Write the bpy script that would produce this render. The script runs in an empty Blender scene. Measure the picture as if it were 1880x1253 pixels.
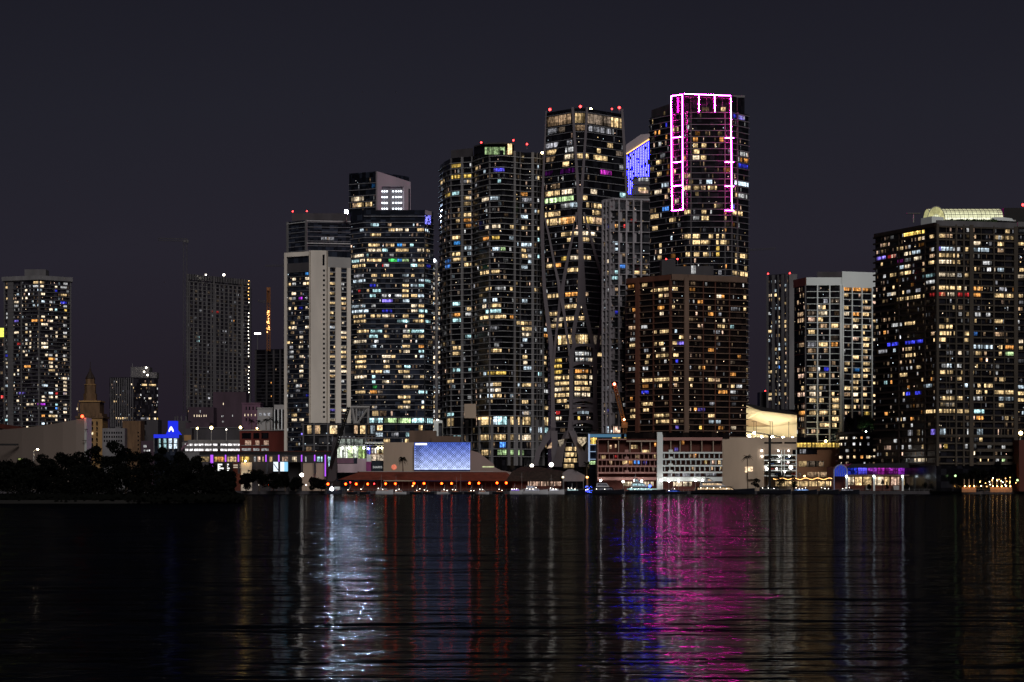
import bpy, math, random, bmesh
from mathutils import Vector
C=bpy.context.scene.collection
F=3400.0; HY=890.0; CH=5.0; GZ=1.5
def X(px,Y): return (px-940.0)/F*Y
def Z(py,Y): return CH+(HY-py)/F*Y
rnd=random.Random(7)
ORD=['first','second','third','fourth','fifth','sixth','seventh','eighth','ninth','tenth','eleventh','twelfth','thirteenth','fourteenth','fifteenth','sixteenth','seventeenth','eighteenth','nineteenth','twentieth','twenty first','twenty second','twenty third','twenty fourth','twenty fifth','twenty sixth']
# ---------------------------------------------------------------- materials
def nodes(name):
    m=bpy.data.materials.new(name); m.use_nodes=True; nt=m.node_tree; nt.nodes.clear()
    o=nt.nodes.new('ShaderNodeOutputMaterial'); return m,nt,o
def solid(name,col,rough=.7,var=.25,scale=.15,metal=0,streak=True,spec=.3):
    m,nt,o=nodes(name); b=nt.nodes.new('ShaderNodeBsdfPrincipled')
    tc=nt.nodes.new('ShaderNodeNewGeometry'); mp=nt.nodes.new('ShaderNodeMapping')
    mp.inputs['Scale'].default_value=(1,1,.25 if streak else 1)
    n=nt.nodes.new('ShaderNodeTexNoise'); n.inputs['Scale'].default_value=scale; n.inputs['Detail'].default_value=5
    nt.links.new(tc.outputs['Position'],mp.inputs['Vector']); nt.links.new(mp.outputs[0],n.inputs['Vector'])
    r=nt.nodes.new('ShaderNodeMapRange'); r.inputs['From Min'].default_value=.3; r.inputs['From Max'].default_value=.7
    r.inputs['To Min'].default_value=1-var; r.inputs['To Max'].default_value=1+var
    mx=nt.nodes.new('ShaderNodeVectorMath'); mx.operation='SCALE'; mx.inputs[0].default_value=col
    nt.links.new(n.outputs[0],r.inputs['Value']); nt.links.new(r.outputs[0],mx.inputs['Scale'])
    nt.links.new(mx.outputs[0],b.inputs['Base Color']); b.inputs['Roughness'].default_value=rough; b.inputs['Metallic'].default_value=metal
    b.inputs['Specular IOR Level'].default_value=spec
    nt.links.new(b.outputs[0],o.inputs[0]); return m
def glass(name,col,cell=3.0,rough=.15):
    # dark curtain-wall glass, each pane a slightly different tint (blinds, curtains)
    m,nt,o=nodes(name); b=nt.nodes.new('ShaderNodeBsdfPrincipled')
    g=nt.nodes.new('ShaderNodeNewGeometry'); mp=nt.nodes.new('ShaderNodeMapping'); mp.inputs['Scale'].default_value=(1/cell,1/cell,1/3.3)
    fl=nt.nodes.new('ShaderNodeVectorMath'); fl.operation='FLOOR'; w=nt.nodes.new('ShaderNodeTexWhiteNoise')
    nt.links.new(g.outputs['Position'],mp.inputs['Vector']); nt.links.new(mp.outputs[0],fl.inputs[0]); nt.links.new(fl.outputs[0],w.inputs['Vector'])
    p=nt.nodes.new('ShaderNodeMath'); p.operation='POWER'; p.inputs[1].default_value=3
    r=nt.nodes.new('ShaderNodeMapRange'); r.inputs['To Min'].default_value=.5; r.inputs['To Max'].default_value=2.6
    s=nt.nodes.new('ShaderNodeVectorMath'); s.operation='SCALE'; s.inputs[0].default_value=col
    nt.links.new(w.outputs['Value'],p.inputs[0]); nt.links.new(p.outputs[0],r.inputs['Value']); nt.links.new(r.outputs[0],s.inputs['Scale'])
    nt.links.new(s.outputs[0],b.inputs['Base Color']); b.inputs['Roughness'].default_value=rough
    nt.links.new(b.outputs[0],o.inputs[0]); return m
def emit(name,col,st,sample=True):
    m,nt,o=nodes(name); e=nt.nodes.new('ShaderNodeEmission'); e.inputs[0].default_value=(*col,1); e.inputs[1].default_value=st
    nt.links.new(e.outputs[0],o.inputs[0])
    m.cycles.emission_sampling='FRONT_BACK' if sample else 'NONE'; return m
def litmat(name,st=1.0,detail=True):
    m,nt,o=nodes(name); a=nt.nodes.new('ShaderNodeAttribute'); a.attribute_name='col'
    e=nt.nodes.new('ShaderNodeEmission')
    g=nt.nodes.new('ShaderNodeNewGeometry'); mp=nt.nodes.new('ShaderNodeMapping'); mp.inputs['Scale'].default_value=(.9,.9,.7)
    n=nt.nodes.new('ShaderNodeTexNoise'); n.inputs['Scale'].default_value=1.0; n.inputs['Detail'].default_value=6; n.inputs['Roughness'].default_value=.7
    nt.links.new(g.outputs['Position'],mp.inputs['Vector']); nt.links.new(mp.outputs[0],n.inputs['Vector'])
    r=nt.nodes.new('ShaderNodeMapRange'); r.inputs['From Min'].default_value=.38; r.inputs['From Max'].default_value=.62
    r.inputs['To Min'].default_value=.15 if detail else .8; r.inputs['To Max'].default_value=1.65 if detail else 1.2
    nt.links.new(n.outputs[0],r.inputs['Value'])
    s=nt.nodes.new('ShaderNodeVectorMath'); s.operation='SCALE'
    nt.links.new(a.outputs['Color'],s.inputs[0]); nt.links.new(r.outputs[0],s.inputs['Scale'])
    nt.links.new(s.outputs[0],e.inputs[0]); e.inputs[1].default_value=st
    nt.links.new(e.outputs[0],o.inputs[0]); m.cycles.emission_sampling='NONE'; return m
M=dict(
 conc=solid('concrete_grey',(.17,.165,.17)), conc2=solid('concrete_mid',(.11,.105,.11)), concd=solid('concrete_dark',(.055,.05,.055)),
 haze=solid('hazy_concrete',(.11,.105,.11)), pale=solid('pale_plaster',(.72,.66,.58),var=.22,scale=.06), white=solid('white_plaster',(.80,.86,.84),var=.08,scale=.04),
 palegrey=solid('pale_grey_paint',(.36,.35,.34),var=.12,scale=.06), slabw=solid('white_slab_edge',(.42,.42,.42),var=.2), slabd=solid('dim_slab_edge',(.22,.22,.24)),
 brown=solid('brown_stucco',(.13,.05,.032)), frame=solid('grid_frame_paint',(.33,.31,.33)), brownl=solid('tan_stucco',(.15,.095,.068)), red=solid('red_brick',(.18,.035,.025)), maroon=solid('maroon_stucco',(.09,.022,.014)),
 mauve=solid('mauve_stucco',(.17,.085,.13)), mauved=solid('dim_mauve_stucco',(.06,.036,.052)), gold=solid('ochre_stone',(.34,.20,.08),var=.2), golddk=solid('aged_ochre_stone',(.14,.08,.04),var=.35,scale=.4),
 beige=solid('beige_plaster',(.46,.36,.27),var=.2,scale=.05), tan=solid('terracotta_plaster',(.38,.19,.10),var=.12,scale=.06), pink=solid('salmon_plaster',(.42,.22,.19),var=.12,scale=.08),
 black=solid('near_black_paint',(.012,.011,.012)), roofred=solid('lamplit_red_roofing',(.16,.035,.02),var=.3,scale=.3,streak=False), thatch=solid('dark_thatch',(.03,.018,.014),var=.5,scale=.8,streak=False),
 steel=solid('steel_paint',(.3,.3,.3),rough=.4,var=.1,metal=.3), land=solid('asphalt_ground',(.04,.038,.036),streak=False), soil=solid('muddy_ground',(.008,.007,.006),streak=False),
 bark=solid('bark',(.07,.05,.035),scale=2), leaf=solid('dark_leaf',(.0022,.0027,.0018),rough=.8,var=.5,scale=.5,streak=False,spec=.1), leafg=solid('green_leaf',(.05,.09,.03),var=.4,scale=.8,streak=False),
 hullk=solid('dark_hull_gloss',(.012,.013,.018),rough=.2), hullw=solid('white_gelcoat',(.5,.5,.52),rough=.25,var=.06), cranek=solid('black_steel',(.010,.010,.010)), craneo=solid('orange_lit_crane_steel',(.3,.12,.04)),  # craneo: orange lamp light put into the crane steel colour
 gnavy=glass('navy_glass',(.016,.020,.030)), gblack=glass('black_glass',(.007,.007,.009)), gbrown=glass('bronze_glass',(.009,.006,.005)), ggrey=glass('grey_glass',(.030,.031,.035)), ghaze=glass('hazy_glass',(.022,.020,.026),2.5),
 lit=litmat('lit_room',1.22), litsoft=litmat('lit_panel',1,False),
 neon=emit('pink_neon_face',(1,.0080,.44),680), neonb=emit('pink_neon_side',(1,.06,.5),3.0), bluel=emit('blue_violet_led',(.0050,.0047,1),210), gneon=glass('smoked_glass',(.008,.008,.010),rough=.5), blue=emit('blue_led',(.03,.06,1),3), purple=emit('purple_led',(.45,.08,1),2.2), purpleglow=emit('violet_column_glow',(.5,.1,1),1.2,False),
 goldl=emit('gold_led',(1,.55,.2),2,False), redl=emit('red_beacon',(1,.03,.03),12,False), orange=emit('sodium_lamp',(1,.055,.005),17), lampw=emit('white_lamp',(1,.93,.8),10), lampww=emit('cool_floodlight',(.55,.72,1),16000), lampy=emit('yellow_lamp',(1,.75,.3),14), smallw=emit('small_white_lamp',(1,.9,.75),9,False), smallo=emit('small_amber_lamp',(1,.5,.15),7,False),
)
# ---------------------------------------------------------------- object helpers
def link(o): C.objects.link(o); return o
def tag(o,label,cat,group=None,kind=None):
    o['label']=label; o['category']=cat
    if group: o['group']=group
    if kind: o['kind']=kind
    return o
def thing(name,label,cat,loc,group=None):
    o=link(bpy.data.objects.new(name,None)); o.location=loc; o.empty_display_size=2; return tag(o,label,cat,group)
class MB:
    def __init__(s): s.v=[]; s.f=[]; s.c=[]
    def face(s,pts,c=(1,1,1)):
        n=len(s.v); s.v+= [tuple(p) for p in pts]; s.f.append(tuple(range(n,n+len(pts)))); s.c.append(c)
    def box(s,x0,x1,y0,y1,z0,z1,c=(1,1,1)):
        s.prism([(x0,y0),(x1,y0),(x1,y1),(x0,y1)],z0,z1,c)
    def prism(s,poly,z0,z1,c=(1,1,1)):
        s.loft([[(x,y,z0) for x,y in poly],[(x,y,z1) for x,y in poly]],c)
    def loft(s,rings,c=(1,1,1),cap=True):
        n=len(rings[0]); b=len(s.v)
        for r in rings: s.v+=[tuple(p) for p in r]
        for k in range(len(rings)-1):
            for i in range(n):
                j=(i+1)%n; s.f.append((b+k*n+i,b+k*n+j,b+(k+1)*n+j,b+(k+1)*n+i)); s.c.append(c)
        if cap:
            s.f.append(tuple(b+i for i in reversed(range(n)))); s.c.append(c)
            t=b+(len(rings)-1)*n; s.f.append(tuple(t+i for i in range(n))); s.c.append(c)
    def tube(s,pts,r,n=6,c=(1,1,1)):
        rings=[]; P=[Vector(p) for p in pts]
        for i,p in enumerate(P):
            d=(P[min(i+1,len(P)-1)]-P[max(i-1,0)]).normalized()
            a=d.cross(Vector((0,0,1)) if abs(d.z)<.9 else Vector((1,0,0))).normalized(); b=d.cross(a)
            rr=r[i] if isinstance(r,(list,tuple)) else r
            rings.append([p+a*math.cos(t*2*math.pi/n)*rr+b*math.sin(t*2*math.pi/n)*rr for t in range(n)])
        s.loft(rings,c)
    def ball(s,p,r,n=8,m=5,c=(1,1,1),sz=1):
        rings=[]
        for k in range(m+1):
            t=-math.pi/2+math.pi*(k+.02)/(m+.04); rings.append([(p[0]+r*math.cos(t)*math.cos(a*2*math.pi/n),p[1]+r*math.cos(t)*math.sin(a*2*math.pi/n),p[2]+sz*r*math.sin(t)) for a in range(n)])
        s.loft(rings,c)
    def build(s,name,mat,parent=None,kind=None,origin=None,smooth=False):
        o=(0,0,0)
        if parent is not None: 
            q=parent
            while q.parent: q=q.parent
            o=tuple(q.location)
        elif origin: o=origin
        me=bpy.data.meshes.new(name); me.from_pydata([(v[0]-o[0],v[1]-o[1],v[2]-o[2]) for v in s.v],[],s.f)
        a=me.color_attributes.new('col','FLOAT_COLOR','CORNER') if mat in (M['lit'],M['litsoft']) else None
        if a:
            vals=[]
            for f,c in zip(s.f,s.c): vals+=[c[0],c[1],c[2],1.0]*len(f)
            a.data.foreach_set('color',vals)
        bm=bmesh.new(); bm.from_mesh(me)
        if not a: bmesh.ops.recalc_face_normals(bm,faces=bm.faces)
        bm.to_mesh(me); bm.free()
        if smooth:
            for p in me.polygons: p.use_smooth=True
        me.materials.append(mat); ob=link(bpy.data.objects.new(name,me))
        if parent is not None: ob.parent=parent
        elif origin: ob.location=origin
        if kind: ob['kind']=kind
        return ob
def struct(name,mb,mat):
    o=mb.build(name,mat); o['kind']='structure'; return o
# colours of lit rooms
COL=dict(w=(.95,.66,.32),W=(1.05,.84,.58),y=(1.1,.72,.16),c=(.72,.88,1.0),t=(.46,.76,.80),g=(.62,.9,.42),o=(.85,.36,.09),d=(.26,.17,.10),D=(.10,.075,.055),b=(.06,.07,.95),
 B=(.10,.32,.95),p=(.35,.03,.5),m=(.75,.05,.6),r=(.75,.05,.05),k=(.50,.50,.50),K=(.22,.22,.24),G=(.08,.7,.15),v=(.30,.22,1.0),n=(.02,.10,.26),s=(.95,.62,.45))
def jit(c,a=.25):
    k=math.exp(rnd.gauss(0,a)); return (c[0]*k,c[1]*k,c[2]*k)
def panes(mb,P,n,u0,u1,z0,z1,col,pw=1.3,d=.12,T=None):
    """quads along direction T from P; outward normal n"""
    w=u1-u0; k=max(1,round(w/pw)); e=w/k; base=jit(col,.15)
    cur=rnd.random()
    for i in range(k):
        a=u0+i*e+.07; b=u0+(i+1)*e-.07
        if b<=a: continue
        s=rnd.choice([1.25,1.05,1,.9,.75,.5,.3]) if k>1 else 1
        if k>3 and rnd.random()<.12: s=.12
        c=(base[0]*s,base[1]*s,base[2]*s)
        def q(a,b,za,zb,c): mb.face([(P[0]+T[0]*u+n[0]*d,P[1]+T[1]*u+n[1]*d,z) for u,z in ((a,za),(b,za),(b,zb),(a,zb))],c)
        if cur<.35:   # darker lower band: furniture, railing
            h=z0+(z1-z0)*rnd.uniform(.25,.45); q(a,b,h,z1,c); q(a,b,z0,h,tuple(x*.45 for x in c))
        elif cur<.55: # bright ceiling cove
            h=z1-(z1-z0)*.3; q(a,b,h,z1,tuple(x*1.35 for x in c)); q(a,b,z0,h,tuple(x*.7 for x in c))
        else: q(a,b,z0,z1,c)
class Tower:
    def __init__(s,name,label,front,ytop,slabs,wall,slab=None,sth=.3,spr=.8,depth=28,ybot=None,prof=None,cat='tower',inset=.05,z0=GZ,group=None,swallow=None,backinset=None):
        s.px=[p[0] for p in front]; s.Ys=[p[1] for p in front]; s.Yr=min(s.Ys); s.prof=prof; s.depth=depth; s.inset=inset
        s.zt=Z(ytop,s.Yr); s.zb=z0 if ybot is None else Z(ybot,s.Yr)
        s.sl=[Z(y,s.Yr) for y in slabs]; s.sth=sth; s.spr=spr
        cx=(X(s.px[0],s.Yr)+X(s.px[-1],s.Yr))/2
        s.root=thing(name,label,cat,(cx,s.Yr,s.zb),group)
        zs=[s.zb,s.zt]
        if prof: zs=sorted(set([s.zb,s.zt]+[Z(y,s.Yr) for y,_,_ in prof if s.zb<Z(y,s.Yr)<s.zt]))
        mb=MB(); mb.loft([[(x,y,z) for x,y in s.ring(z)] for z in zs]); s.wall=mb.build('wall',wall,s.root)
        if slab:
            for z in s.sl:
                if z>s.zt+.1: continue
                mb=MB(); mb.prism(s.off(s.ring(z),spr),z-sth,z); mb.build('floor_slab',slab,s.root)
        s.occ=[]; s.win=[]
    def pxat(s,z):
        if not s.prof: return s.px
        y=HY-(z-CH)*F/s.Yr; pr=s.prof
        if y<=pr[0][0]: L,R=pr[0][1:]
        elif y>=pr[-1][0]: L,R=pr[-1][1:]
        else:
            for a,b in zip(pr,pr[1:]):
                if a[0]<=y<=b[0]:
                    t=(y-a[0])/(b[0]-a[0]); L=a[1]+(b[1]-a[1])*t; R=a[2]+(b[2]-a[2])*t; break
        a,b=s.px[0],s.px[-1]; return [L+(p-a)/(b-a)*(R-L) for p in s.px]
    def ring(s,z):
        px=s.pxat(z); f=[(X(p,Y),Y) for p,Y in zip(px,s.Ys)]
        w=f[-1][0]-f[0][0]; i=s.inset*w; yb=max(s.Ys)+s.depth
        return f+[(f[-1][0]-i,yb),(f[0][0]+i,yb)]
    def off(s,poly,d):
        n=len(poly); out=[]
        for i in range(n):
            p=Vector(poly[i]); a=(p-Vector(poly[i-1])).normalized(); b=(Vector(poly[(i+1)%n])-p).normalized()
            na=Vector((a.y,-a.x)); nb=Vector((b.y,-b.x)); m=(na+nb)
            if m.length<1e-6: m=na
            m.normalize(); k=d/max(.35,m.dot(na)); q=p+m*k; out.append((q.x,q.y))
        return out
    def segs(s,z):
        f=s.ring(z)[:len(s.px)]; r=[]
        for a,b in zip(f,f[1:]):
            A=Vector(a);B=Vector(b);T=(B-A); L=T.length; T=T/L; r.append((A,T,Vector((T.y,-T.x)),L))
        return r
    def hit(s,px,z,clampseg=None):
        q=(px-940)/F; best=None
        for i,(A,T,n,L) in enumerate(s.segs(z)):
            u=(q*A.y-A.x)/(T.x-q*T.y)
            if -.01<=u<=L+.01: return i,u
        return None
    def floor(s,py,Y):
        z=Z(py,Y)
        for k in range(len(s.sl)-1):
            if s.sl[k+1]<=z<s.sl[k]: return k
        return None
    def addwin(s,i,u0,u1,k,col,pw,sill=.75,head=.4,zz=None,dd=.12):
        z0=s.sl[k+1]+sill; z1=s.sl[k]-s.sth-head
        if zz: z0,z1=zz
        if z1<=z0+.2: return
        A,T,n,L=s.segs((z0+z1)/2)[i]; u0=max(.1,u0); u1=min(L-.1,u1)
        if u1-u0<.3: return
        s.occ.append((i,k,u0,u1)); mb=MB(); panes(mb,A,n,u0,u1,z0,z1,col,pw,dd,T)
        if mb.f: s.win.append(((u1-u0)*(z1-z0)*(.02+max(col)),mb))
    def lit(s,ox,oy,sc,text,pw=1.3,**kw):
        for it in text.split(';'):
            it=it.split()
            if len(it)<4: continue
            x0,x1,y=[float(v) for v in it[:3]]; col=COL[it[3]]
            if len(it)>4: col=tuple(v*float(it[4]) for v in col)
            x0=ox+x0*sc; x1=ox+x1*sc; y=oy+y*sc
            Ym=s.Yr
            for _ in range(2):
                h=s.hit((x0+x1)/2,Z(y,Ym))
                if h is None: break
                A,T,n,L=s.segs(Z(y,Ym))[h[0]]; Ym=(A+T*h[1]).y
            if h is None: continue
            k=s.floor(y,Ym)
            if k is None: continue
            i=h[0]; q0=(x0-940)/F; q1=(x1-940)/F
            u0=(q0*A.y-A.x)/(T.x-q0*T.y); u1=(q1*A.y-A.x)/(T.x-q1*T.y)
            if u0<0 and i>0:   # run goes round the corner
                A2,T2,n2,L2=s.segs(Z(y,Ym))[i-1]; s.addwin(i-1,L2+u0,L2,k,col,pw,**kw)
            if u1>L and i<len(s.px)-2: s.addwin(i+1,0,u1-L,k,col,pw,**kw)
            s.addwin(i,u0,u1,k,col,pw,**kw)
    def fill(s,p,pal,bay=4.0,wr=(.3,.95),seg=None,kr=None,bright=.5,pw=1.3,sill=.75,head=.4):
        pal=list(pal)
        for k in range(len(s.sl)-1):
            if kr and not(kr[0]<=k<kr[1]): continue
            fl=rnd.uniform(.5,1.6)
            for i,(A,T,n,L) in enumerate(s.segs(s.sl[k])):
                if seg is not None and i not in seg: continue
                nb=max(1,round(L/bay)); e=L/nb
                for b in range(nb):
                    if rnd.random()>.85*p*fl: continue
                    w=e*rnd.uniform(*wr); a=b*e+.3+rnd.random()*max(0,(e-w-.5)); u0,u1=a,min(a+w,L-.1)
                    if any(o[0]==i and o[1]==k and u0<o[3]+.2 and u1>o[2]-.2 for o in s.occ): continue
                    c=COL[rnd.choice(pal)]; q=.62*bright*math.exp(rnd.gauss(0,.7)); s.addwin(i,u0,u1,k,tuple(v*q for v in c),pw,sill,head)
    def done(s,name='window',spark=True):
        if spark:
            s.fill(.30,'dKDkds',bay=3.2,wr=(.12,.4),bright=.55)
            for _ in range(int(len(s.sl)*2.2)):  # tiny random balcony lights added for sparkle, built in with the windows
                k=rnd.randrange(max(1,len(s.sl)-1)); S=s.segs(s.sl[k]); i=rnd.randrange(len(S)); A,T,n,L=S[i]; u=rnd.uniform(.5,L-.6); z=s.sl[min(k+1,len(s.sl)-1)]+rnd.uniform(.6,2.2); c=COL[rnd.choice('wWkcWs')]; b=rnd.uniform(.6,2.2)
                mb=MB(); panes(mb,A,n,u,u+rnd.uniform(.35,.6),z,z+.45,tuple(v*b for v in c),5,.14,T)
                if mb.f: s.win.append((.05,mb))
        s.win.sort(key=lambda t:-t[0])
        for a,mb in s.win[:100]: mb.build(name,M['lit'],s.root)
        if len(s.win)>100:
            r=MB()
            for a,mb in s.win[100:]:
                for f,c in zip(mb.f,mb.c): r.face([mb.v[i] for i in f],c)
            r.build(name,M['lit'],s.root,kind='stuff')
    def fbox(s,mb,i,u0,u1,z0,z1,d0,d1,zr=None):
        A,T,n,L=s.segs(zr if zr is not None else (z0+z1)/2)[i]
        pts=[]
        for u,d in ((u0,d1),(u1,d1),(u1,d0),(u0,d0)): q=A+T*u+n*d; pts.append((q.x,q.y))
        mb.prism(pts,z0,z1)
    def col(s,px,w,y0,y1,mat,d=1.0,name='column',d0=-.5):
        z0,z1=Z(y1,s.Yr),Z(y0,s.Yr); z0=max(z0,s.zb+.05)
        h=s.hit(px,(z0+z1)/2)
        if h is None: h=(0,0) if px<940 else (len(s.px)-2,s.segs(z0)[-1][3])
        mb=MB(); s.fbox(mb,h[0],h[1]-w/2,h[1]+w/2,z0,z1,d0,d); return mb.build(name,mat,s.root)
    def panel(s,x0,x1,y0,y1,mat,d=.2,name='panel',d0=-.3):
        """raised rectangle given in photo pixels, split at corners"""
        z0,z1=Z(y1,s.Yr),Z(y0,s.Yr); mb=MB()
        for i,(A,T,n,L) in enumerate(s.segs((z0+z1)/2)):
            q0=(x0-940)/F;q1=(x1-940)/F
            u0=max(0,(q0*A.y-A.x)/(T.x-q0*T.y)); u1=min(L,(q1*A.y-A.x)/(T.x-q1*T.y))
            if u1>u0+.05: s.fbox(mb,i,u0,u1,z0,z1,d0,d)
        return mb.build(name,mat,s.root) if mb.f else None
def rng(a,b,step):
    r=[];
    while a<=b+.01: r.append(a); a+=step
    return r
def beacon(px,py,Y,label,mat='redl',r=.55,post=3):
    z=Z(py,Y); x=X(px,Y); o=thing('beacon_light',label,'beacon',(x,Y,z-post),'aircraft warning lights on the rooftops')
    mb=MB(); mb.tube([(x,Y,z-post),(x,Y,z-r*.6)],.12); mb.build('post',M['steel'],o)
    mb=MB(); mb.ball((x,Y,z),r); mb.build('lamp',M[mat],o); return o
WR=0.07; WB=(1.4,.40,.055,2.6); SUN=1.15
# ================================================================ TOWERS
def sl(*segs):
    out=[]
    for a,b,st in segs: out+=rng(a,b,st)
    return out
def boxthing(name,label,cat,px0,px1,py0,py1,Y,depth,mat,group=None,part='wall',z0=None):
    x0,x1=X(px0,Y),X(px1,Y); z1=Z(py0,Y); zb=GZ if z0 is None else z0
    if py1 is not None: zb=Z(py1,Y)
    o=thing(name,label,cat,((x0+x1)/2,Y,zb),group); mb=MB(); mb.box(x0,x1,Y,Y+depth,zb,z1); mb.build(part,mat,o); return o
def sub(o,px0,px1,py0,py1,Y,d0,d1,mat,name,c=(1,1,1)):
    """box in pixel rectangle at distance Y, from Y-d1 (front) to Y-d0"""
    mb=MB(); mb.box(X(px0,Y),X(px1,Y),Y-d1,Y-d0,Z(py1,Y),Z(py0,Y),c); return mb.build(name,mat,o)
# ---- far left tower
S1=.2554
t=Tower('apartment_tower','white-lit apartment tower with overhanging flat roof slab at the far left',[(9,1712),(72,1700),(129,1716)],507,sl((515,790,7.0)),M['ghaze'],M['haze'],sth=.5,spr=1.1,depth=26,inset=.14)
for p in (9,20,40,72,129): t.col(p,1.2 if p!=20 else 6,515,800,M['conc2'],.9)
mb=MB(); mb.prism(t.off(t.ring(t.zt),2.2),t.zt-3.6,t.zt+.3); mb.build('roof_slab',M['conc'],t.root)
mb=MB(); mb.box(X(45,1722),X(84,1722),1722,1734,t.zt+.3,Z(495,1722)); mb.build('penthouse',M['haze'],t.root)
t.lit(0,470,S1,"""240 310 178 w;240 280 205 k;290 315 205 W;455 485 208 k;40 58 240 w;180 196 236 W;395 411 234 W;270 281 258 c;295 322 260 W;435 480 236 k;395 411 258 b .4;435 480 291 w;
80 102 297 d 2;45 58 298 w;152 165 292 W;103 133 322 W;183 198 292 W;355 375 318 k;435 480 343 b .5;270 282 341 c;297 322 341 c;103 133 348 k;152 165 350 W;355 378 373 W;395 410 400 t 1.5;455 480 372 k;462 480 400 y .7;
45 58 405 k;80 105 432 k;45 58 432 k;272 282 427 W;297 322 427 W;228 305 456 o 1.4;357 380 455 W;398 413 455 W;455 480 457 W;103 133 460 v .4;297 343 482 W;183 198 485 W;357 377 512 W;455 480 510 k;183 198 513 k;103 135 543 W;212 224 540 W;398 413 540 W;
272 283 538 w;325 345 566 W;212 224 568 W;455 480 568 k;398 413 566 W;183 198 540 w;272 283 600 W;183 198 598 k;455 480 595 W;297 345 620 W;272 283 628 W;212 224 622 W;183 198 622 W;297 345 645 W;272 283 652 W;125 148 630 r .8;212 224 650 W;165 178 682 W;455 480 676 W;455 480 705 k;183 198 708 W;
325 345 705 W;350 376 705 k;398 413 705 W;25 78 716 b .5;350 395 733 o 1.2;398 413 733 k;455 483 758 W;30 60 768 W;350 380 760 W;175 220 792 o 1.6;125 137 820 W;355 380 786 W;398 413 786 W;45 60 796 k;85 108 850 W;350 395 828 w;400 415 840 W;125 137 846 k;437 480 868 W;
30 60 873 k;182 200 878 w;455 480 895 W;272 284 918 W;300 343 922 c;30 60 927 c;85 105 930 W;398 413 926 W;455 480 925 W;455 480 950 W;398 413 950 k;272 283 950 k;350 380 975 c;455 480 978 W;120 185 985 v .5;398 415 978 r .7;
300 322 1005 W;350 380 1005 W;455 480 1000 v .7;398 413 1005 W;120 137 1035 W;455 480 1060 W;190 240 1062 W;270 325 1060 p;398 415 1062 t;300 322 1032 W;455 480 1090 k;398 413 1090 B;300 322 1140 o;357 380 1120 k;350 395 1140 w;398 413 1145 W;455 480 1115 W;398 413 1170 W;
190 203 1172 W;125 137 1173 k;45 60 1150 k;30 80 1180 t 1.2;300 320 1200 c;190 203 1223 W""",pw=2.2)
t.fill(.22,'kKdkc',bay=4,wr=(.2,.6),bright=.35,pw=2); t.done()
mb=MB()
t=Tower('office_tower','tower at the left edge of the skyline with a glowing yellow-green crown sign',[(-40,1800),(8,1800)],605,sl((622,790,7.4)),M['ghaze'],M['haze'],depth=20)
sub(t.root,-38,11,603,619,1800,0,2,emit('yellow_green_sign',(.85,.95,.12),1.6,False),'crown_sign')
t.fill(.3,'kWdcr',bay=3.5,bright=.5); t.done()
# ---- domed Spanish-style tower
def cupola():
    Y=1500; o=thing('campanile_tower','ochre stone tower stepping up to a dark pointed cupola',"tower",(X(163,Y),Y,GZ))
    def tier(a,b,y0,y1,mat,nm='tier',dep=None):
        w=(X(b,Y)-X(a,Y)); cx=(X(a,Y)+X(b,Y))/2; mb=MB(); mb.box(cx-w/2,cx+w/2,Y+12-w/2,Y+12+w/2,Z(y1,Y) if y1 else GZ,Z(y0,Y)); return mb.build(nm,mat,o)
    tier(140,187,768,None,M['gold'],'shaft'); tier(138,189,764,768,M['golddk'],'cornice'); tier(142,186,759,764,M['golddk'],'parapet')
    tier(145,181,738,759,M['golddk'],'belfry'); tier(143,183,735.5,738,M['gold'],'cornice')
    def octa(a,b,y0,y1,mat,nm,a2=None,b2=None):
        cx=(X(a,Y)+X(b,Y))/2; r=(X(b,Y)-X(a,Y))/2; r2=r if a2 is None else (X(b2,Y)-X(a2,Y))/2; mb=MB()
        mb.loft([[(cx+q*math.cos(math.pi/8+k*math.pi/4),Y+12+q*math.sin(math.pi/8+k*math.pi/4),z) for k in range(8)] for q,z in ((r,Z(y1,Y)),(r2,Z(y0,Y)))]); return mb.build(nm,mat,o)
    octa(147,172,722,735.5,M['golddk'],'arcade'); octa(149,170,706,722,M['golddk'],'lantern'); octa(148,171,704.5,706,M['gold'],'cornice'); octa(151,168,694,704.5,M['golddk'],'lantern')
    octa(150,169,681,694,M['thatch'],'dome',157,162); octa(157,162,672,681,M['thatch'],'spire',159,160); octa(159,160,663,672,M['thatch'],'finial')
    for a in range(143,182,4): sub(o,a,a+1.2,740,757,Y-.1+12-6.2,0,.5,M['gold'],'pilaster')
    for r in range(5):
        for cx in (161,169.5,178):
            y=774+r*10
            sub(o,cx-1.3,cx+1.3,y,y+5,Y,-.3,.12,M['gblack'] if (r,cx)!=(2,169.5) else M['lit'],'window',(1,.8,.5))
    for a,c in ((141,'W'),(147,'W'),(152,'d'),(157,'w'),(166,'d')): sub(o,a,a+1.2,749,753,Y+5.5,-.3,.12,M['lit'],'window',COL[c])
    for a in (144,150,156,168,174,180): sub(o,a,a+.8,760,765,Y,-.3,.25,M['golddk'],'merlon')
cupola()
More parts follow.
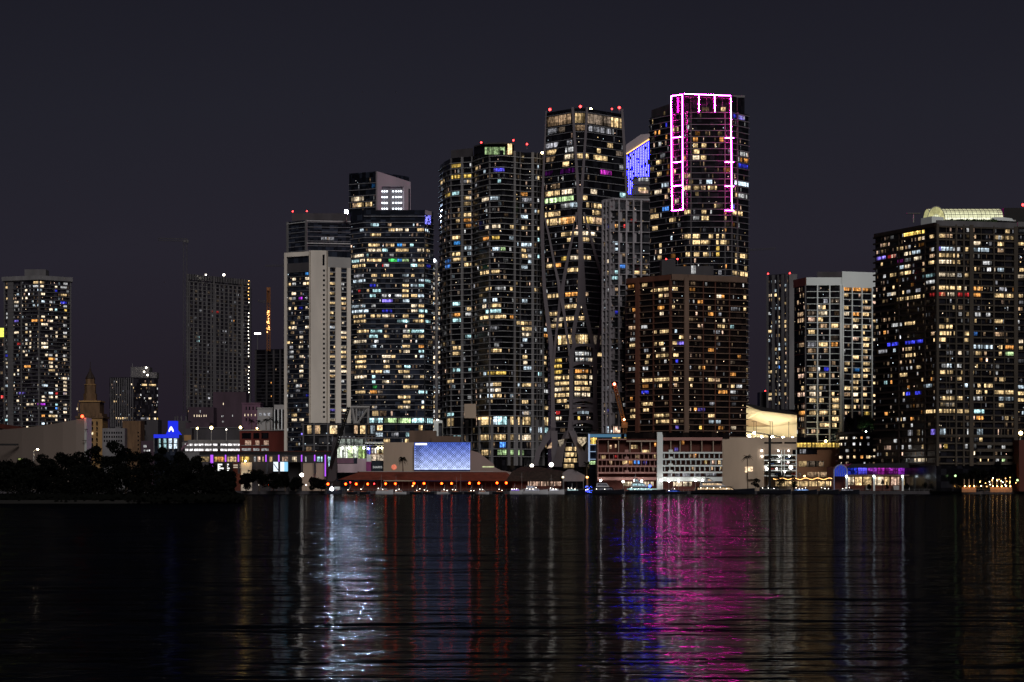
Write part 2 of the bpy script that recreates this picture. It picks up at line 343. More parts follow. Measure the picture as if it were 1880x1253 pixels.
# ---- left background blocks
t=Tower('office_block','dark ribbed office block with stepped rooftop box standing right of the cupola tower',[(201,1650),(246,1646),(290,1660)],693,sl((697,780,6.2)),M['ghaze'],None,depth=30,inset=.18)
for p in range(204,246,4): t.col(p,.8,694,785,M['haze'],.5,'rib')
mb=MB(); mb.box(X(240,1665),X(274,1665),1665,1680,t.zt,Z(674,1665)); mb.box(X(274,1668),X(288,1668),1668,1678,t.zt,Z(684,1668)); mb.build('penthouse',M['haze'],t.root)
mb=MB(); mb.tube([(X(243,1664),1664,Z(674,1665)),(X(243,1664),1664,Z(668,1664))],.25); mb.build('antenna',M['steel'],t.root)
t.lit(0,470,S1,"1018 1055 932 w;1070 1120 932 w;940 950 930 W;955 962 940 w;1128 1138 890 w;1068 1088 1030 W;1035 1042 1030 k;818 825 1040 w;832 838 1040 w;1008 1016 995 k;1128 1138 965 k;1128 1138 1008 k;1128 1138 1055 k;1108 1122 1130 W;1010 1070 1170 K;830 840 1168 w;847 858 1168 W;862 872 1168 w;878 888 1168 w;893 902 1168 W;907 916 1168 w;1105 1122 1168 W;1068 1078 1165 w;1130 1140 1165 y",pw=2)
t.fill(.07,'Kdk',bay=3,bright=.4,seg=[1]); t.done()
for (px,py) in ((268.5,675.5),(264.5,683),(271,689)):
    o=thing('roof_lamp','small white lamp on the stepped roof box of the ribbed office block','lamp',(X(px,1660),1660,Z(py,1660)-1),'lamps on the ribbed office block roof'); mb=MB(); mb.ball((X(px,1660),1660,Z(py,1660)),.8); mb.build('bulb',M['smallw'],o); mb=MB(); mb.box(X(px,1660)-.15,X(px,1660)+.15,1660-.1,1660.2,Z(py,1660)-1.6,Z(py,1660)-.7); mb.build('post',M['steel'],o)
# hazy tower under construction
t=Tower('unfinished_tower','hazy grey unfinished tower with work lights down its right edge',[(343,2000),(459,2060)],503,sl((516,752,7.0)),M['ghaze'],M['haze'],sth=.9,spr=.5,depth=30)
for p in range(346,446,8):
    t.panel(p,p+2.6,518,752,M['haze'],.4,'partition')
for p in (343.5,392,445,458): t.col(p,1.6,504,752,M['haze'],.9)
mb=MB()
for p in rng(344,458,3): h=t.hit(p,t.zt-3); A,T,n,L=t.segs(0)[0]; q=A+T*h[1]; mb.box(q.x-.35,q.x+.35,q.y-.9,q.y-.3,t.zt-6,t.zt)
mb.build('parapet',M['conc2'],t.root)
t.fill(.42,'DDKD',bay=8,wr=(.3,.5),bright=.45,pw=3); t.lit(280,420,.2714,"300 318 752 t 1.2;300 318 735 t .5;390 450 560 r .25;545 552 620 o;475 500 700 K;475 495 765 K;390 400 925 k;510 520 968 k;275 282 655 k",pw=3); t.done(spark=False)  # dull grey glowing panes put in to stand for the haze
for k,y in enumerate(rng(516,722,6.6)):
    if 560<=y<=574 or (660<y<672): continue
    px=456.5; Yq=2050; o=thing('work_light','small warm bulb in the vertical string on the hazy unfinished tower edge','lamp',(X(px,Yq),Yq,Z(y,Yq)),'work lights on the unfinished tower')
    mb=MB(); mb.ball((X(px,Yq)+rnd.uniform(-.4,.4),Yq,Z(y,Yq)),.42); ob=mb.build('bulb',M['smallw'] if k>5 else M['smallo'],o)
    mb=MB(); mb.box(X(px,Yq)-.5,X(px,Yq)+.5,Yq+.3,Yq+6,Z(y,Yq)-.2,Z(y,Yq)+.1); mb.build('bracket',M['haze'],o)
for px in (378,411):
    o=thing('roof_lamp','white lamp on the parapet of the hazy unfinished tower, '+('left' if px<400 else 'brighter right')+' one of two','lamp',(X(px,2008),2008,Z(506,2008)-2)); mb=MB(); mb.ball((X(px,2008),2008,Z(505,2008)),.8 if px<400 else 1.3); mb.build('bulb',M['smallw'],o); mb=MB(); mb.tube([(X(px,2008),2008,Z(506,2008)-5),(X(px,2008),2008,Z(505,2008)-.5)],.15); mb.build('post',M['steel'],o)
# tower cranes (lattice)
def lattice(mb,p,q,w,r,n):
    p=Vector(p);q=Vector(q); d=(q-p).normalized(); a=d.cross(Vector((0,1,0))).normalized()*w/2; b=Vector((0,1,0)).cross(a).normalized(); b=d.cross(a).normalized()*w/2
    cs=[(a+b),(a-b),(-a-b),(-a+b)]
    for c in cs: mb.tube([p+c,q+c],r,4)
    for k in range(n):
        u=p+(q-p)*(k/n); v=p+(q-p)*((k+1)/n)
        for i in range(4): mb.tube([u+cs[i],v+cs[(i+1)%4]],r*.7,4)
def crane(label,Y,mast,jib,counter,mat,lights=None,w=2.2,r=.14,cab=True):
    (mx,my0,my1)=mast; o=thing('tower_crane',label,'crane',(X(mx,Y),Y,max(GZ,Z(my1,Y))))
    mb=MB(); lattice(mb,(X(mx,Y),Y,max(GZ,Z(my1,Y))),(X(mx,Y),Y,Z(my0,Y)),w,r,24); mb.build('mast',mat,o)
    mb=MB(); lattice(mb,(X(mx,Y),Y,Z(my0,Y)),(X(jib[0],Y),Y,Z(jib[1],Y)),w*.7,r,18); mb.build('jib',mat,o)
    if counter: 
        mb=MB(); lattice(mb,(X(mx,Y),Y,Z(my0,Y)),(X(counter[0],Y),Y,Z(counter[1],Y)),w*.7,r,5); mb.box(X(counter[0],Y)-1.5,X(counter[0],Y)+1.5,Y-1,Y+1,Z(counter[1],Y)-3,Z(counter[1],Y)); mb.build('counter_jib',mat,o)
    if cab: mb=MB(); mb.box(X(mx,Y)-1.2,X(mx,Y)+1.2,Y-2.4,Y-1.2,Z(my0,Y)-3,Z(my0,Y)-.4); mb.build('cab',mat,o)
    return o
crane('dim crane behind the left edge of the hazy unfinished tower',2150,(340,441,760),(290,440),(344,441),M['haze'],w=4)
crane('faint crane jib right of the neon tower',2100,(1368,460,760),(1424,456.5),None,M['conc2'])
oc=crane('orange-lit tower crane mast standing on the dark half-built block left of the pale tower',1600,(493,528,645),(494,556),None,M['craneo'],w=2.6,r=.2)
mb=MB(); 
for k in range(46):
    y=rnd.uniform(570,612); mb.ball((X(493+rnd.uniform(-2.5,2.5),1600),1598,Z(y,1600)),.28,5,3)
mb.build('light_string',M['smallo'],oc,kind='stuff')
mb=MB(); lattice(mb,(X(493,1600),1600,Z(556,1600)),(X(473,1600),1600,Z(553,1600)),1.4,.12,6); mb.build('jib',M['conc2'],oc)
crane('faint tower crane jib behind the pale tower top edge',2300,(524,488,700),(487,488.5),None,M['haze'],cab=False)
t=Tower('unfinished_tower','dark half-built block with the orange-lit crane on its roof',[(468,1620),(526,1610)],641,sl((650,742,6.2)),M['gblack'],M['concd'],sth=.4,spr=.6,depth=26)
for p in (470,490,503,515): t.col(p,1.4,642,745,M['concd'],.9)
t.lit(280,420,.2714,"815 822 985 W;815 822 1100 W;832 838 960 d;800 806 1050 o;802 806 1130 o;770 776 1120 o"); t.done(spark=False)
o=boxthing('billboard','small bright white sign floating on a dark post left of the half-built block','sign',467,478.5,611.5,614,1900,1,M['smallw'],part='sign_panel'); sub(o,472,473.2,614,760,1900,-1,-.4,M['haze'],'post')
def simple(label,px0,px1,y0,Y,wall,rows=(),cat='building',depth=16,name='building',winmat='lit',cornice=None,dark=()):
    o=boxthing(name,label,cat,px0,px1,y0,None,Y,depth,wall)
    if cornice: sub(o,px0-.8,px1+.8,y0-1.2,y0+.8,Y,-depth,.6,cornice,'cornice')
    for (y,h,xs,w,c) in rows:
        for x in xs: sub(o,x,x+w,y,y+h,Y,-.4,.1,M['lit'],'window',jit(COL[c],.2) if isinstance(c,str) else c)
    for (y,h,xs,w) in dark:
        for x in xs: sub(o,x,x+w,y,y+h,Y,-.4,.1,M['gblack'],'window')
    return o
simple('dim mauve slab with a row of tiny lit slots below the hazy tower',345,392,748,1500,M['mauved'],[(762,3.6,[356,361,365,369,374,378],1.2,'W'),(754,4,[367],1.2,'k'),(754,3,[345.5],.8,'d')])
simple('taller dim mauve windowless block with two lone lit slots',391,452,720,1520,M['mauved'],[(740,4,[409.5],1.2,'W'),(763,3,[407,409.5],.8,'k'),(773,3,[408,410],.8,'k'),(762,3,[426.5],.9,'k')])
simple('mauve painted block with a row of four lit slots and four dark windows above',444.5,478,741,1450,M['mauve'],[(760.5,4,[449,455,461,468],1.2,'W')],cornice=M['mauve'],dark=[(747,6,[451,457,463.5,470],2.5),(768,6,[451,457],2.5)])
simple('small grey-white stuccoed block with three square shutters',472.5,500.5,750,1400,M['palegrey'],[(758.5,5,[476,484,491.5],4.6,'K')],cornice=M['palegrey'])
o=simple('white colonnaded block with tall dark openings beside the pale tower',503,527,743.5,1390,M['palegrey'],dark=[(752,36,[505,512.5,519],4.2)])
for x in (503.6,510,516.6): sub(o,x,x+1.6,752,790,1390,0,1.2,M['white'],'column')
simple('low dim block with rooftop vents under the mauve blocks',341,385,776,1440,M['mauved'],[(763,0.1,[350],.2,'K')])
simple('dark ochre office slab with a gold-lit right wall and one column of small windows',225,258,773,1450,M['golddk'],dark=[(793,3.2,[252.6],2.4),(800,3.2,[252.6],2.4),(807.5,3.2,[252.6],2.4),(815.5,3.2,[252.6],2.4),(823,3.2,[252.6],2.4)])
o=simple('low pale office block with a grid of dark windows between two ochre walls',188,229,786.5,1440,M['conc'],dark=[(y,3.8,[190.5,195,199.5,204.5,208.5,213,217,221.5],2.6) for y in (793,800.5,808)])
sub(o,211,221,783.6,786.5,1440,-6,-1,M['conc2'],'roof_box')
simple('plain dim service block with dark recess beside the ochre slab',258.5,290,771,1480,M['concd'],dark=[(773,7,[259],10),(790,10,[262],5)])
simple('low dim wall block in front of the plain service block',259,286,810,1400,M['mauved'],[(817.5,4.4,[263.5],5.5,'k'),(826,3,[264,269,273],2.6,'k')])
o=simple('dark ridge-roofed service building with four rooftop vent pipes',320,346,773,1470,M['concd'])
for x in (321.5,326,333,341.5): 
    mb=MB(); mb.tube([(X(x,1472),1472,Z(773,1470)),(X(x,1472),1472,Z(764,1470))],.5); mb.build('vent_pipe',M['conc2'],o)
o=simple('wide dim grey parking-level block with yellow-lit patch behind the roof lamps',328,352,787,1420,M['concd'])
sub(o,338,351,799,809.5,1420,0,.3,M['gold'],'panel')  # ochre panel stands in for the patch of yellow light
simple('long dim grey windowless hall behind the parking lot lamps',350,442,786,1430,M['concd'],cornice=M['conc2'])
# blue-lit bank-like building with caret emblem
Yb=1350; o=thing('office_building','small blue-lit building with sloped blue crown carrying a glowing white pointed arch emblem','building',(X(305,Yb),Yb,GZ))
mb=MB(); mb.box(X(283,Yb),X(328,Yb),Yb,Yb+16,GZ,Z(798,Yb)); mb.build('wall',M['gnavy'],o)
sub(o,282.5,328.5,798,804.5,Yb,0,.8,emit('blue_wash_glow',(.02,.035,.75),1,False),'parapet')  # blue light on parapet and crown put in as their own glow
for x in (282.5,290.5,299,308.5,317.5,326.5): sub(o,x,x+1.2,804.5,830,Yb,0,.9,M['conc'],'column')
mb=MB(); a=[(X(303.5,Yb),Yb+2),(X(328.5,Yb),Yb+2),(X(328.5,Yb),Yb+12),(X(303.5,Yb),Yb+12)]; b=[(X(307,Yb),Yb+3),(X(322.5,Yb),Yb+3),(X(322.5,Yb),Yb+10),(X(307,Yb),Yb+10)]
mb.loft([[(x,y,Z(798,Yb)) for x,y in a],[(x,y,Z(789,Yb)) for x,y in b],[(x,y,Z(773,Yb)) for x,y in b]]); mb.build('crown',emit('blue_crown_glow',(.015,.03,.85),1,False),o)
mb=MB()
for s in (-1,1):
    P=[(314,783),(314+s*2.0,785),(314+s*4.2,789.5),(314+s*4.6,793),(314+s*3.2,793.2),(314+s*1.2,790.2),(314,788.6)]
    P=P if s>0 else P
    fr=[(X(x,Yb+1),Yb+1,Z(y,Yb+1)) for x,y in P]; bk=[(x,Yb+1.6,z) for x,y,z in fr]; mb.loft([fr,bk])
mb.build('emblem',emit('white_emblem',(1,1,1),1.6,False),o)
for i,x in enumerate((292,300.5,302.5,310,319.5)):
    for j,y in enumerate((805.5,815.5)): sub(o,x,x+(3 if i in(0,1,2) else 5.5),y,y+8.5,Yb,-.3,.1,M['lit'],'window',COL['c'] if i>2 else tuple(.6*v for v in COL['t']))
# parking garage, two lit decks
Yg=1330; o=thing('parking_garage','low white-lit two-deck parking garage with long glowing openings','building',(X(385,Yg),Yg,GZ))
mb=MB(); mb.box(X(333,Yg),X(441,Yg),Yg+3,Yg+30,GZ,Z(812,Yg)); mb.build('wall',M['conc'],o)
sub(o,345,441,808,814.5,Yg,-3,.3,M['conc'],'parapet'); sub(o,338,441,819.5,824,Yg,-3,.3,M['conc'],'parapet'); 
mb=MB(); p=[(X(333,Yg),Yg-.5,Z(823,Yg)),(X(345,Yg),Yg-.5,Z(812,Yg)),(X(345,Yg),Yg-.5,Z(815,Yg)),(X(333,Yg),Yg-.5,Z(828,Yg))]; mb.loft([p,[(x,y+3,z) for x,y,z in p]]); mb.build('ramp',M['mauve'],o)
for y in (815.2,824.6):
    for x,w in ((340,6),(348,6),(356,7),(364.5,9),(376,12),(391,8),(405,12),(419,12),(432,8.5)):
        sub(o,x,x+w,y,y+3.6,Yg+2.7,-.3,.1,M['lit'],'opening',jit((1,.95,.95),.15))
for i,(px,ty,m,r) in enumerate(((362,788.5,'lampy',.75),(388,788.5,'lampy',1.15),(415.5,790,'lampw',.45),(441.5,787.5,'lampy',1.0))):
    Y=1325; q=thing('parking_lamp','tall post lamp on the parking roof, '+ORD[i]+' from the left of four','street lamp',(X(px,Y),Y,Z(810,Y)),'tall lamps above the parking garage')
    mb=MB(); mb.tube([(X(px,Y),Y,Z(810,Y)),(X(px,Y),Y,Z(ty,Y)-.3)],.28); mb.build('post',M['palegrey'],q); mb=MB(); mb.ball((X(px,Y),Y,Z(ty,Y)+r*.9),r); mb.build('lamp_head',M[m],q)
# red brick building with roof garden
Yr=1250; o=thing('brick_building','dark red brick building with lit window strips and palms on its roof','building',(X(483,Yr),Yr,GZ))
mb=MB(); mb.box(X(440,Yr),X(526,Yr),Yr,Yr+22,GZ,Z(791,Yr)); mb.build('wall',M['red'],o); sub(o,439,526,789.5,791.2,Yr,-22,.6,M['palegrey'],'roof_ledge')
for x,w in ((444,17),(465,11),(480,13)):
    sub(o,x,x+w,795,806,Yr,-.3,.1,M['gblack'],'window'); sub(o,x+w*.35,x+w,809,817.5,Yr,-.3,.12,M['lit'],'window',tuple(.35*v for v in COL['s'])); sub(o,x-1,x+w+1,817.5,818.7,Yr,0,.5,M['palegrey'],'sill')
    sub(o,x,x+w,823.5,828,Yr,-.3,.12,M['lit'],'window',tuple(.45*v for v in COL['k']))
q=thing('roof_lamp','small amber garden lamp among the palms on the red brick roof','lamp',(X(472,1252),1252,Z(790,1252))); mb=MB(); mb.ball((X(472,1249),1249,Z(787,1252)),.45); mb.build('bulb',emit('amber_garden',(1,.6,.2),60),q); mb=MB(); mb.tube([(X(472,1249),1249,Z(790,1252)),(X(472,1249),1249,Z(788,1252))],.1); mb.build('post',M['steel'],q)
# ---- pale tower (front left of the cluster)
S3=.2634
t=Tower('apartment_tower','pale cream tower with a tall blank fin and dark glass at left',[(523.5,1148),(571,1140),(600,1140),(643,1146)],462,sl((498,848,8.95)),M['gnavy'],None,depth=30,inset=.12)
for y in sl((498,848,8.95)): t.panel(528,570.5,y-.5,y+.6,M['conc2'],.5,'floor_slab')
t.panel(523.5,571,462,470,M['pale'],1.0,'fin'); t.col(525.5,1.7,462,850,M['pale'],1.1,'fin'); t.panel(528,570.5,482,497,M['concd'],.4,'panel')
t.panel(545,570,470,480,M['palegrey'],-.1,'penthouse',-4)
o=t.panel(570.8,590.5,461,777,M['pale'],2.2,'fin')
t.panel(590.5,600.4,461,777,M['pale'],1.9,'fin'); t.panel(600.4,643.2,472,491,M['palegrey'],1.2,'parapet')
for y in sl((496,768,8.95)): sub(t.root,593,596.6,y-.8,y+3.2,1138.2,0,.12,M['gblack'],'window')
sub(t.root,592.2,596,468,488,1138.2,0,.15,M['gblack'],'opening')
t.panel(600.4,604.5,491,777,M['pale'],1.2,'pier'); t.panel(614.8,625.2,491,777,M['pale'],1.2,'pier'); t.panel(636,643.2,491,777,M['pale'],1.2,'pier')
for k,y in enumerate(sl((491,777,8.95))): t.panel(604.5,614.8,y-.9,y+.9,M['palegrey'],.9,'spandrel'); t.panel(625.2,636,y-.9,y+.9,M['palegrey'],.9,'spandrel')
t.lit(500,290,S3,"""400 440 875 w;480 500 880 k;140 165 840 W;230 265 828 W;230 262 795 n 2;140 165 795 v .8;115 130 870 w;215 235 868 W;240 268 868 w;140 165 880 k;400 432 948 w;480 512 985 w;135 165 955 W;115 135 990 W;185 210 985 p 2;135 165 992 K;235 245 975 K;185 212 1052 b .35;232 245 1050 W;255 270 1050 k;400 435 1020 w;480 512 1018 w;115 130 1055 W;155 170 1050 w;400 425 1085 w;480 510 1050 d 2;
230 268 1120 k;135 170 1190 W;115 130 1190 w;230 268 1195 W;480 515 1220 W;400 435 1188 K 2;190 215 1220 K;485 500 1155 W;400 435 1150 D""")
t.lit(500,600,S3,"""145 170 15 W;478 515 45 W;478 515 75 w;400 435 12 c;190 215 75 W;190 215 110 d;478 512 145 W;185 215 148 W;427 440 150 w;120 145 150 K;120 130 185 K;132 148 182 k;190 218 213 W;478 512 180 w;400 437 212 w;478 512 210 w;120 150 215 k;190 215 280 W;478 515 280 w;400 440 308 W;478 520 312 W;190 218 315 W;190 215 345 W;400 440 345 w;400 440 330 o;480 500 385 k;150 172 382 W;260 270 412 v;235 258 480 b .4;235 250 545 k;480 515 580 W;400 440 580 v .4;135 172 630 w;135 172 662 W;190 220 662 W;400 440 658 W;235 272 700 w;235 272 715 w;300 335 715 d;300 335 750 d;240 275 830 w;200 212 765 v""")
t.fill(.2,'dDKkw',seg=[0],bay=4,bright=.5); t.fill(.15,'dwK',seg=[2],bay=6,bright=.3); t.done()
# lower podium terrace of the pale tower
t=Tower('apartment_podium','grey glass podium floors with lit rooms spreading under the pale tower',[(556,1122),(690,1122)],777,[779,799,818,834,850],M['ggrey'],M['conc2'],sth=.5,spr=.8,depth=14)
for p in (557,577,602,632,672): t.col(p,.9,778,850,M['conc2'],.9)
t.lit(540,730,.15957,"""280 300 370 w;410 495 380 W;410 495 420 w;690 730 370 d 2;760 830 370 w;690 735 420 d 2;760 830 420 w;230 290 430 d 2;150 200 350 w;880 930 420 c .6;950 1010 420 W;500 560 500 k;560 700 500 K;140 200 560 d 2""")
t.fill(.25,'dDK',bright=.6); t.done()
# trellis frame / pergola on the podium
Yp=1108; o=thing('steel_pergola','white steel pergola frame with a diagonal brace standing on the podium terrace','pergola',(X(660,Yp),Yp,Z(778,Yp)))
def bar(a,b,r=.5,mat=M['palegrey'],nm='beam',par=None,Y=Yp):
    mb=MB(); mb.tube([(X(a[0],Y),Y,Z(a[1],Y)),(X(b[0],Y),Y,Z(b[1],Y))],r,4); return mb.build(nm,mat,par)
for a,b,r in (((644,748.5),(679,748.5),.9),((646,749),(651,778),.9),((654,750),(654.5,778),.5),((676,749),(676,778),.7),((674,752),(656,778),.6),((660,750),(660,778),.25),((668,750),(668,762),.25)): bar(a,b,r,M['steel'] if r<.3 else M['palegrey'],'beam' if r>.3 else 'rod',o)
# ---- dark glass block behind
t=Tower('office_tower','dark unlit navy glass tower rising behind the pale cream tower',[(528,1412),(563,1400),(645,1404)],404,sl((408,470,8.6)),M['gnavy'],M['slabd'],sth=.35,spr=.4,depth=34,inset=.12)
for p in (528.3,562.5): t.col(p,1.6,404,470,M['conc'],.8,'fin')
t.panel(563,645,405,407,M['slabw'],.9,'trim'); t.panel(528,562,407,408.6,M['slabw'],.9,'trim'); t.panel(563,645,446,448,M['slabw'],.9,'trim')
mb=MB(); mb.box(X(536,1410),X(642,1410),1410,1430,t.zt-.5,Z(392,1410)); mb.build('penthouse',M['concd'],t.root)
t.fill(.03,'dDK',bright=.3); t.lit(500,290,S3,"340 430 580 K;380 400 560 d"); t.done(spark=False)
beacon(537.5,388.5,1412,'red warning light on the dark navy tower roof, left one of the pair'); beacon(563.5,388,1412,'red warning light on the dark navy tower roof, right one of the pair')
# ---- sloped crown tower with white recess
t=Tower('apartment_tower','tower with a slanted pale mauve crown wall framing rows of white round lights',[(641,1450),(690,1440),(751,1462)],316,sl((324,398,11.2)),M['gnavy'],M['slabd'],sth=.4,spr=.5,depth=28,ybot=470,inset=.1)
t.root.location=t.root.location
bpy.data.objects.remove(t.root.children[0]); 
A=[(X(641,1450),1450),(X(690,1440),1440)]; B=(X(751,1462),1462); bk=[(X(749,1462),1490),(X(645,1450),1490)]
zt=Z(315,1440); zr=Z(334.5,1462); zb=GZ
mb=MB(); mb.loft([[(x,y,zb) for x,y in A+[B]+bk],[(A[0][0],A[0][1],zt),(A[1][0],A[1][1],zt),(B[0],B[1],zr),(bk[0][0],bk[0][1],zr),(bk[1][0],bk[1][1],zt)]]); mb.build('wall',M['gnavy'],t.root)
def onf(px,py,d):
    P=Vector(A[1]);Q=Vector(B);T=Q-P;q=(px-940)/F;u=(q*P.y-P.x)/(T.x-q*T.y); p=P+T*u; n=Vector((T.y,-T.x)).normalized(); return (p.x+n.x*d,p.y+n.y*d,Z(py,p.y))
def quad3(pts,d0,d1,mat,nm,c=(1,1,1)):
    mb=MB(); mb.loft([[onf(x,y,d1) for x,y in pts],[onf(x,y,d0) for x,y in pts]],c); return mb.build(nm,mat,t.root)
mv=solid('mauve_white_crown',(.40,.34,.37),var=.12,scale=.05)
quad3([(690,315.5),(751,335),(751,343),(690,343)],-.5,2,mv,'crown_wall'); quad3([(690,343),(698,343),(698,388),(690,388)],-.5,2,mv,'crown_wall'); quad3([(739,343),(751,343),(751,388),(739,388)],-.5,2,mv,'crown_wall')
quad3([(698,343),(739,343),(739,388),(698,388)],-.4,.2,solid('recess_panel',(.2,.2,.22)),'recess')
quad3([(747,347),(749.5,348),(749.5,388),(747,388)],2,2.15,M['gnavy'],'window')
for r in range(4):
    for c_ in (700,704.5,709,720.5,726,730.5,735):
        p=onf(c_,352+r*10.6,1.0); mb=MB(); mb.ball(p,.6,8,5); mb.build('spotlight',emit('recess_spot',(.85,.92,1),5) if r==0 and c_==700 else bpy.data.materials['recess_spot'],t.root)
t.lit(500,290,S3,"550 638 288 W;590 638 325 w;650 695 325 w;560 590 325 d 2;610 625 340 w",pw=1.5); t.fill(.08,'nKK',seg=[0],bright=.4)
t.done()
# floodlight on its corner
Yf=1395; o=thing('floodlight','very bright blue-white floodlight on the corner between the two dark tower roofs','floodlight',(X(636.5,Yf),Yf,Z(397,Yf)))
mb=MB(); mb.tube([(X(636.5,Yf),Yf,Z(404,Yf)),(X(636.5,Yf),Yf,Z(391.5,Yf))],.3); mb.build('mast',M['steel'],o); zc=Z(390,Yf); xc=X(636.5,Yf); circ=lambda r,y: [(xc+r*math.cos(k*math.pi/6),y,zc+r*math.sin(k*math.pi/6)) for k in range(12)]
mb=MB(); mb.loft([circ(1.7,Yf-3.2),circ(1.7,Yf+1),circ(.6,Yf+1.4)],cap=False); mb.loft([circ(1.55,Yf-3.2),circ(1.55,Yf+.9)],cap=False); mb.loft([circ(1.65,Yf+.3),circ(1.65,Yf+.5)]); mb.build('housing',M['cranek'],o)
mb=MB(); mb.loft([circ(1.53,Yf-.2),circ(1.53,Yf)]); mb.build('lamp_head',M['lampww'],o)
# ---- glass tower with many lights (643-795)
sl4=sl((408.5,756,9.3))+[766,779,792.5,804,815,830,845]
t=Tower('apartment_tower','broad banded navy glass tower with many lit rooms behind the crane boom',[(643.5,1150),(668,1142),(780,1142),(795.5,1152)],386,sl4,M['gnavy'],M['slabd'],sth=.35,spr=.55,depth=30,inset=.06)
t.panel(668,795,397,398.2,M['slabd'],.8,'trim')
t.col(779.5,.8,386,850,M['ggrey'],.6,'mullion',0); t.panel(780,791,386,394,mv,.5,'panel')
t.lit(500,290,S3,"""685 742 470 t .8;685 742 480 c .9;612 640 488 c .6;805 830 465 d 2;980 990 470 c;810 852 510 w;860 908 510 W;925 950 512 W;1010 1060 508 w;1063 1090 515 c;680 757 555 w;670 705 595 w;705 748 598 w;790 820 592 d 2;825 850 592 w;870 905 592 n 4;905 930 592 d 2;960 985 595 t 1.6;670 760 632 W;768 805 632 t 1.8;860 950 632 w;1010 1065 630 W;1075 1095 632 w;
565 640 680 W;655 670 678 t;660 700 712 w;700 760 710 w;810 870 706 G 1.6;870 905 706 n 4;905 952 706 g .9;555 605 715 t .7;612 642 715 W;1015 1062 705 w;560 645 757 w;765 775 755 r;775 815 748 k;965 1010 745 t 1.5;1015 1060 750 w;1075 1100 750 b .3;570 640 825 K 1.5;690 730 822 w;760 812 822 w;820 840 825 w;905 950 822 c .8;968 990 822 w;565 645 862 c .8;700 725 858 W;1020 1060 855 c .9;1065 1100 850 t;
600 615 935 r .5;680 720 893 b .5;905 950 890 w;965 1010 890 c .8;1020 1060 888 t 1.2;700 757 930 t 1.3;680 720 968 t 1.2;905 950 925 w;765 825 965 k;905 950 960 w;968 1010 962 w;1015 1060 962 c;765 840 1000 v .9;910 955 1000 c;555 645 1040 c .6;690 720 1040 k;968 1010 1038 W;1020 1060 1032 w;556 650 1075 c 1.1;655 670 1078 c;765 835 1072 b .5;968 1010 1068 W;1020 1095 1068 t 1.5;
565 645 1110 w;570 648 1148 w;685 715 1108 w;728 755 1108 w;765 820 1108 W;825 850 1108 d 2;910 950 1105 w;1020 1060 1105 w;870 955 1140 t 1.8;980 1015 1140 w;1020 1060 1140 w;1065 1100 1140 t;780 808 1175 d 2;590 650 1218 w;685 765 1218 t 1.5;910 955 1212 k;970 1060 1212 t 1.3;675 720 1245 t""")
t.lit(500,600,S3,"""590 650 42 w;660 672 42 w;685 765 40 t 1.4;680 735 75 t 1.3;778 815 72 w;925 960 38 g;910 958 72 w;970 1065 35 t 1.2;1020 1060 72 w;562 650 113 W;685 725 145 c .8;905 960 140 w;1020 1065 140 o;1020 1065 172 t;885 898 178 w;912 958 178 W;575 650 215 w;765 825 212 W;830 858 215 w;995 1008 210 W;1030 1062 210 c .8;580 648 252 w;775 815 250 W;580 650 290 w;775 818 288 w;920 962 283 t 1.6;
690 765 322 w;775 818 320 c;878 908 320 w;915 958 320 w;575 652 358 W;695 718 355 t 1.3;915 960 355 W;1030 1065 352 w;695 718 390 t 1.2;765 828 393 W;700 730 430 G .5;912 960 425 w;970 1015 425 w;580 645 468 w;680 730 465 o;735 770 465 D 2;1020 1095 460 t;875 910 500 w;915 962 498 w;912 962 530 w;1040 1062 530 c;875 912 570 w;915 962 570 W;1040 1062 570 w;695 730 568 w;695 730 558 K;
678 770 652 t 2.2;778 866 652 g 1.35;874 965 652 g 1.35;972 1068 652 t 2.2;1078 1115 650 t 1.8;730 768 712 w;680 770 747 c .5;1020 1048 710 w;775 820 780 w;830 880 748 K;930 955 745 t;925 952 790 w""",pw=1.4)
t.fill(.10,'dDKkw',bay=5,bright=.35); t.done()
o=thing('roof_sign','crumpled blue-violet led lights on the right corner of the banded navy glass tower','sign',(X(785,1139),1139,Z(410,1139)))
mb=MB()
for k in range(60): mb.ball((X(rnd.uniform(780,791),1139),1139+rnd.uniform(-.6,.3),Z(rnd.uniform(396,412),1139)),.25,5,3)
mb.build('bulb_string',emit('roof_sign_blue',(.2,.2,1),2.5,False),o,kind='stuff')
# thin tower behind
t=Tower('apartment_tower','slim white-lit tower in the gap left of the curved balcony tower',[(794,1500),(809,1500)],487,sl((490,800,9)),M['ghaze'],M['conc2'],sth=.5,spr=.4,depth=20)
t.col(801.5,1.8,480,800,M['conc'],.8)
t.fill(.7,'WWkckw',bay=2.6,wr=(.4,.9),bright=1.0); t.done()
o=thing('roof_lamp','white lamp on the roof of the slim tower in the gap','lamp',(X(797,1500),1500,Z(482,1500)));mb=MB(); mb.ball((X(797.5,1499),1499,Z(479,1500)),1.2); mb.build('bulb',emit('gap_lamp',(.8,.9,1),20),o); mb=MB(); mb.tube([(X(797.5,1499),1499,Z(487,1500)),(X(797.5,1499),1499,Z(481,1500))],.2); mb.build('post',M['steel'],o)
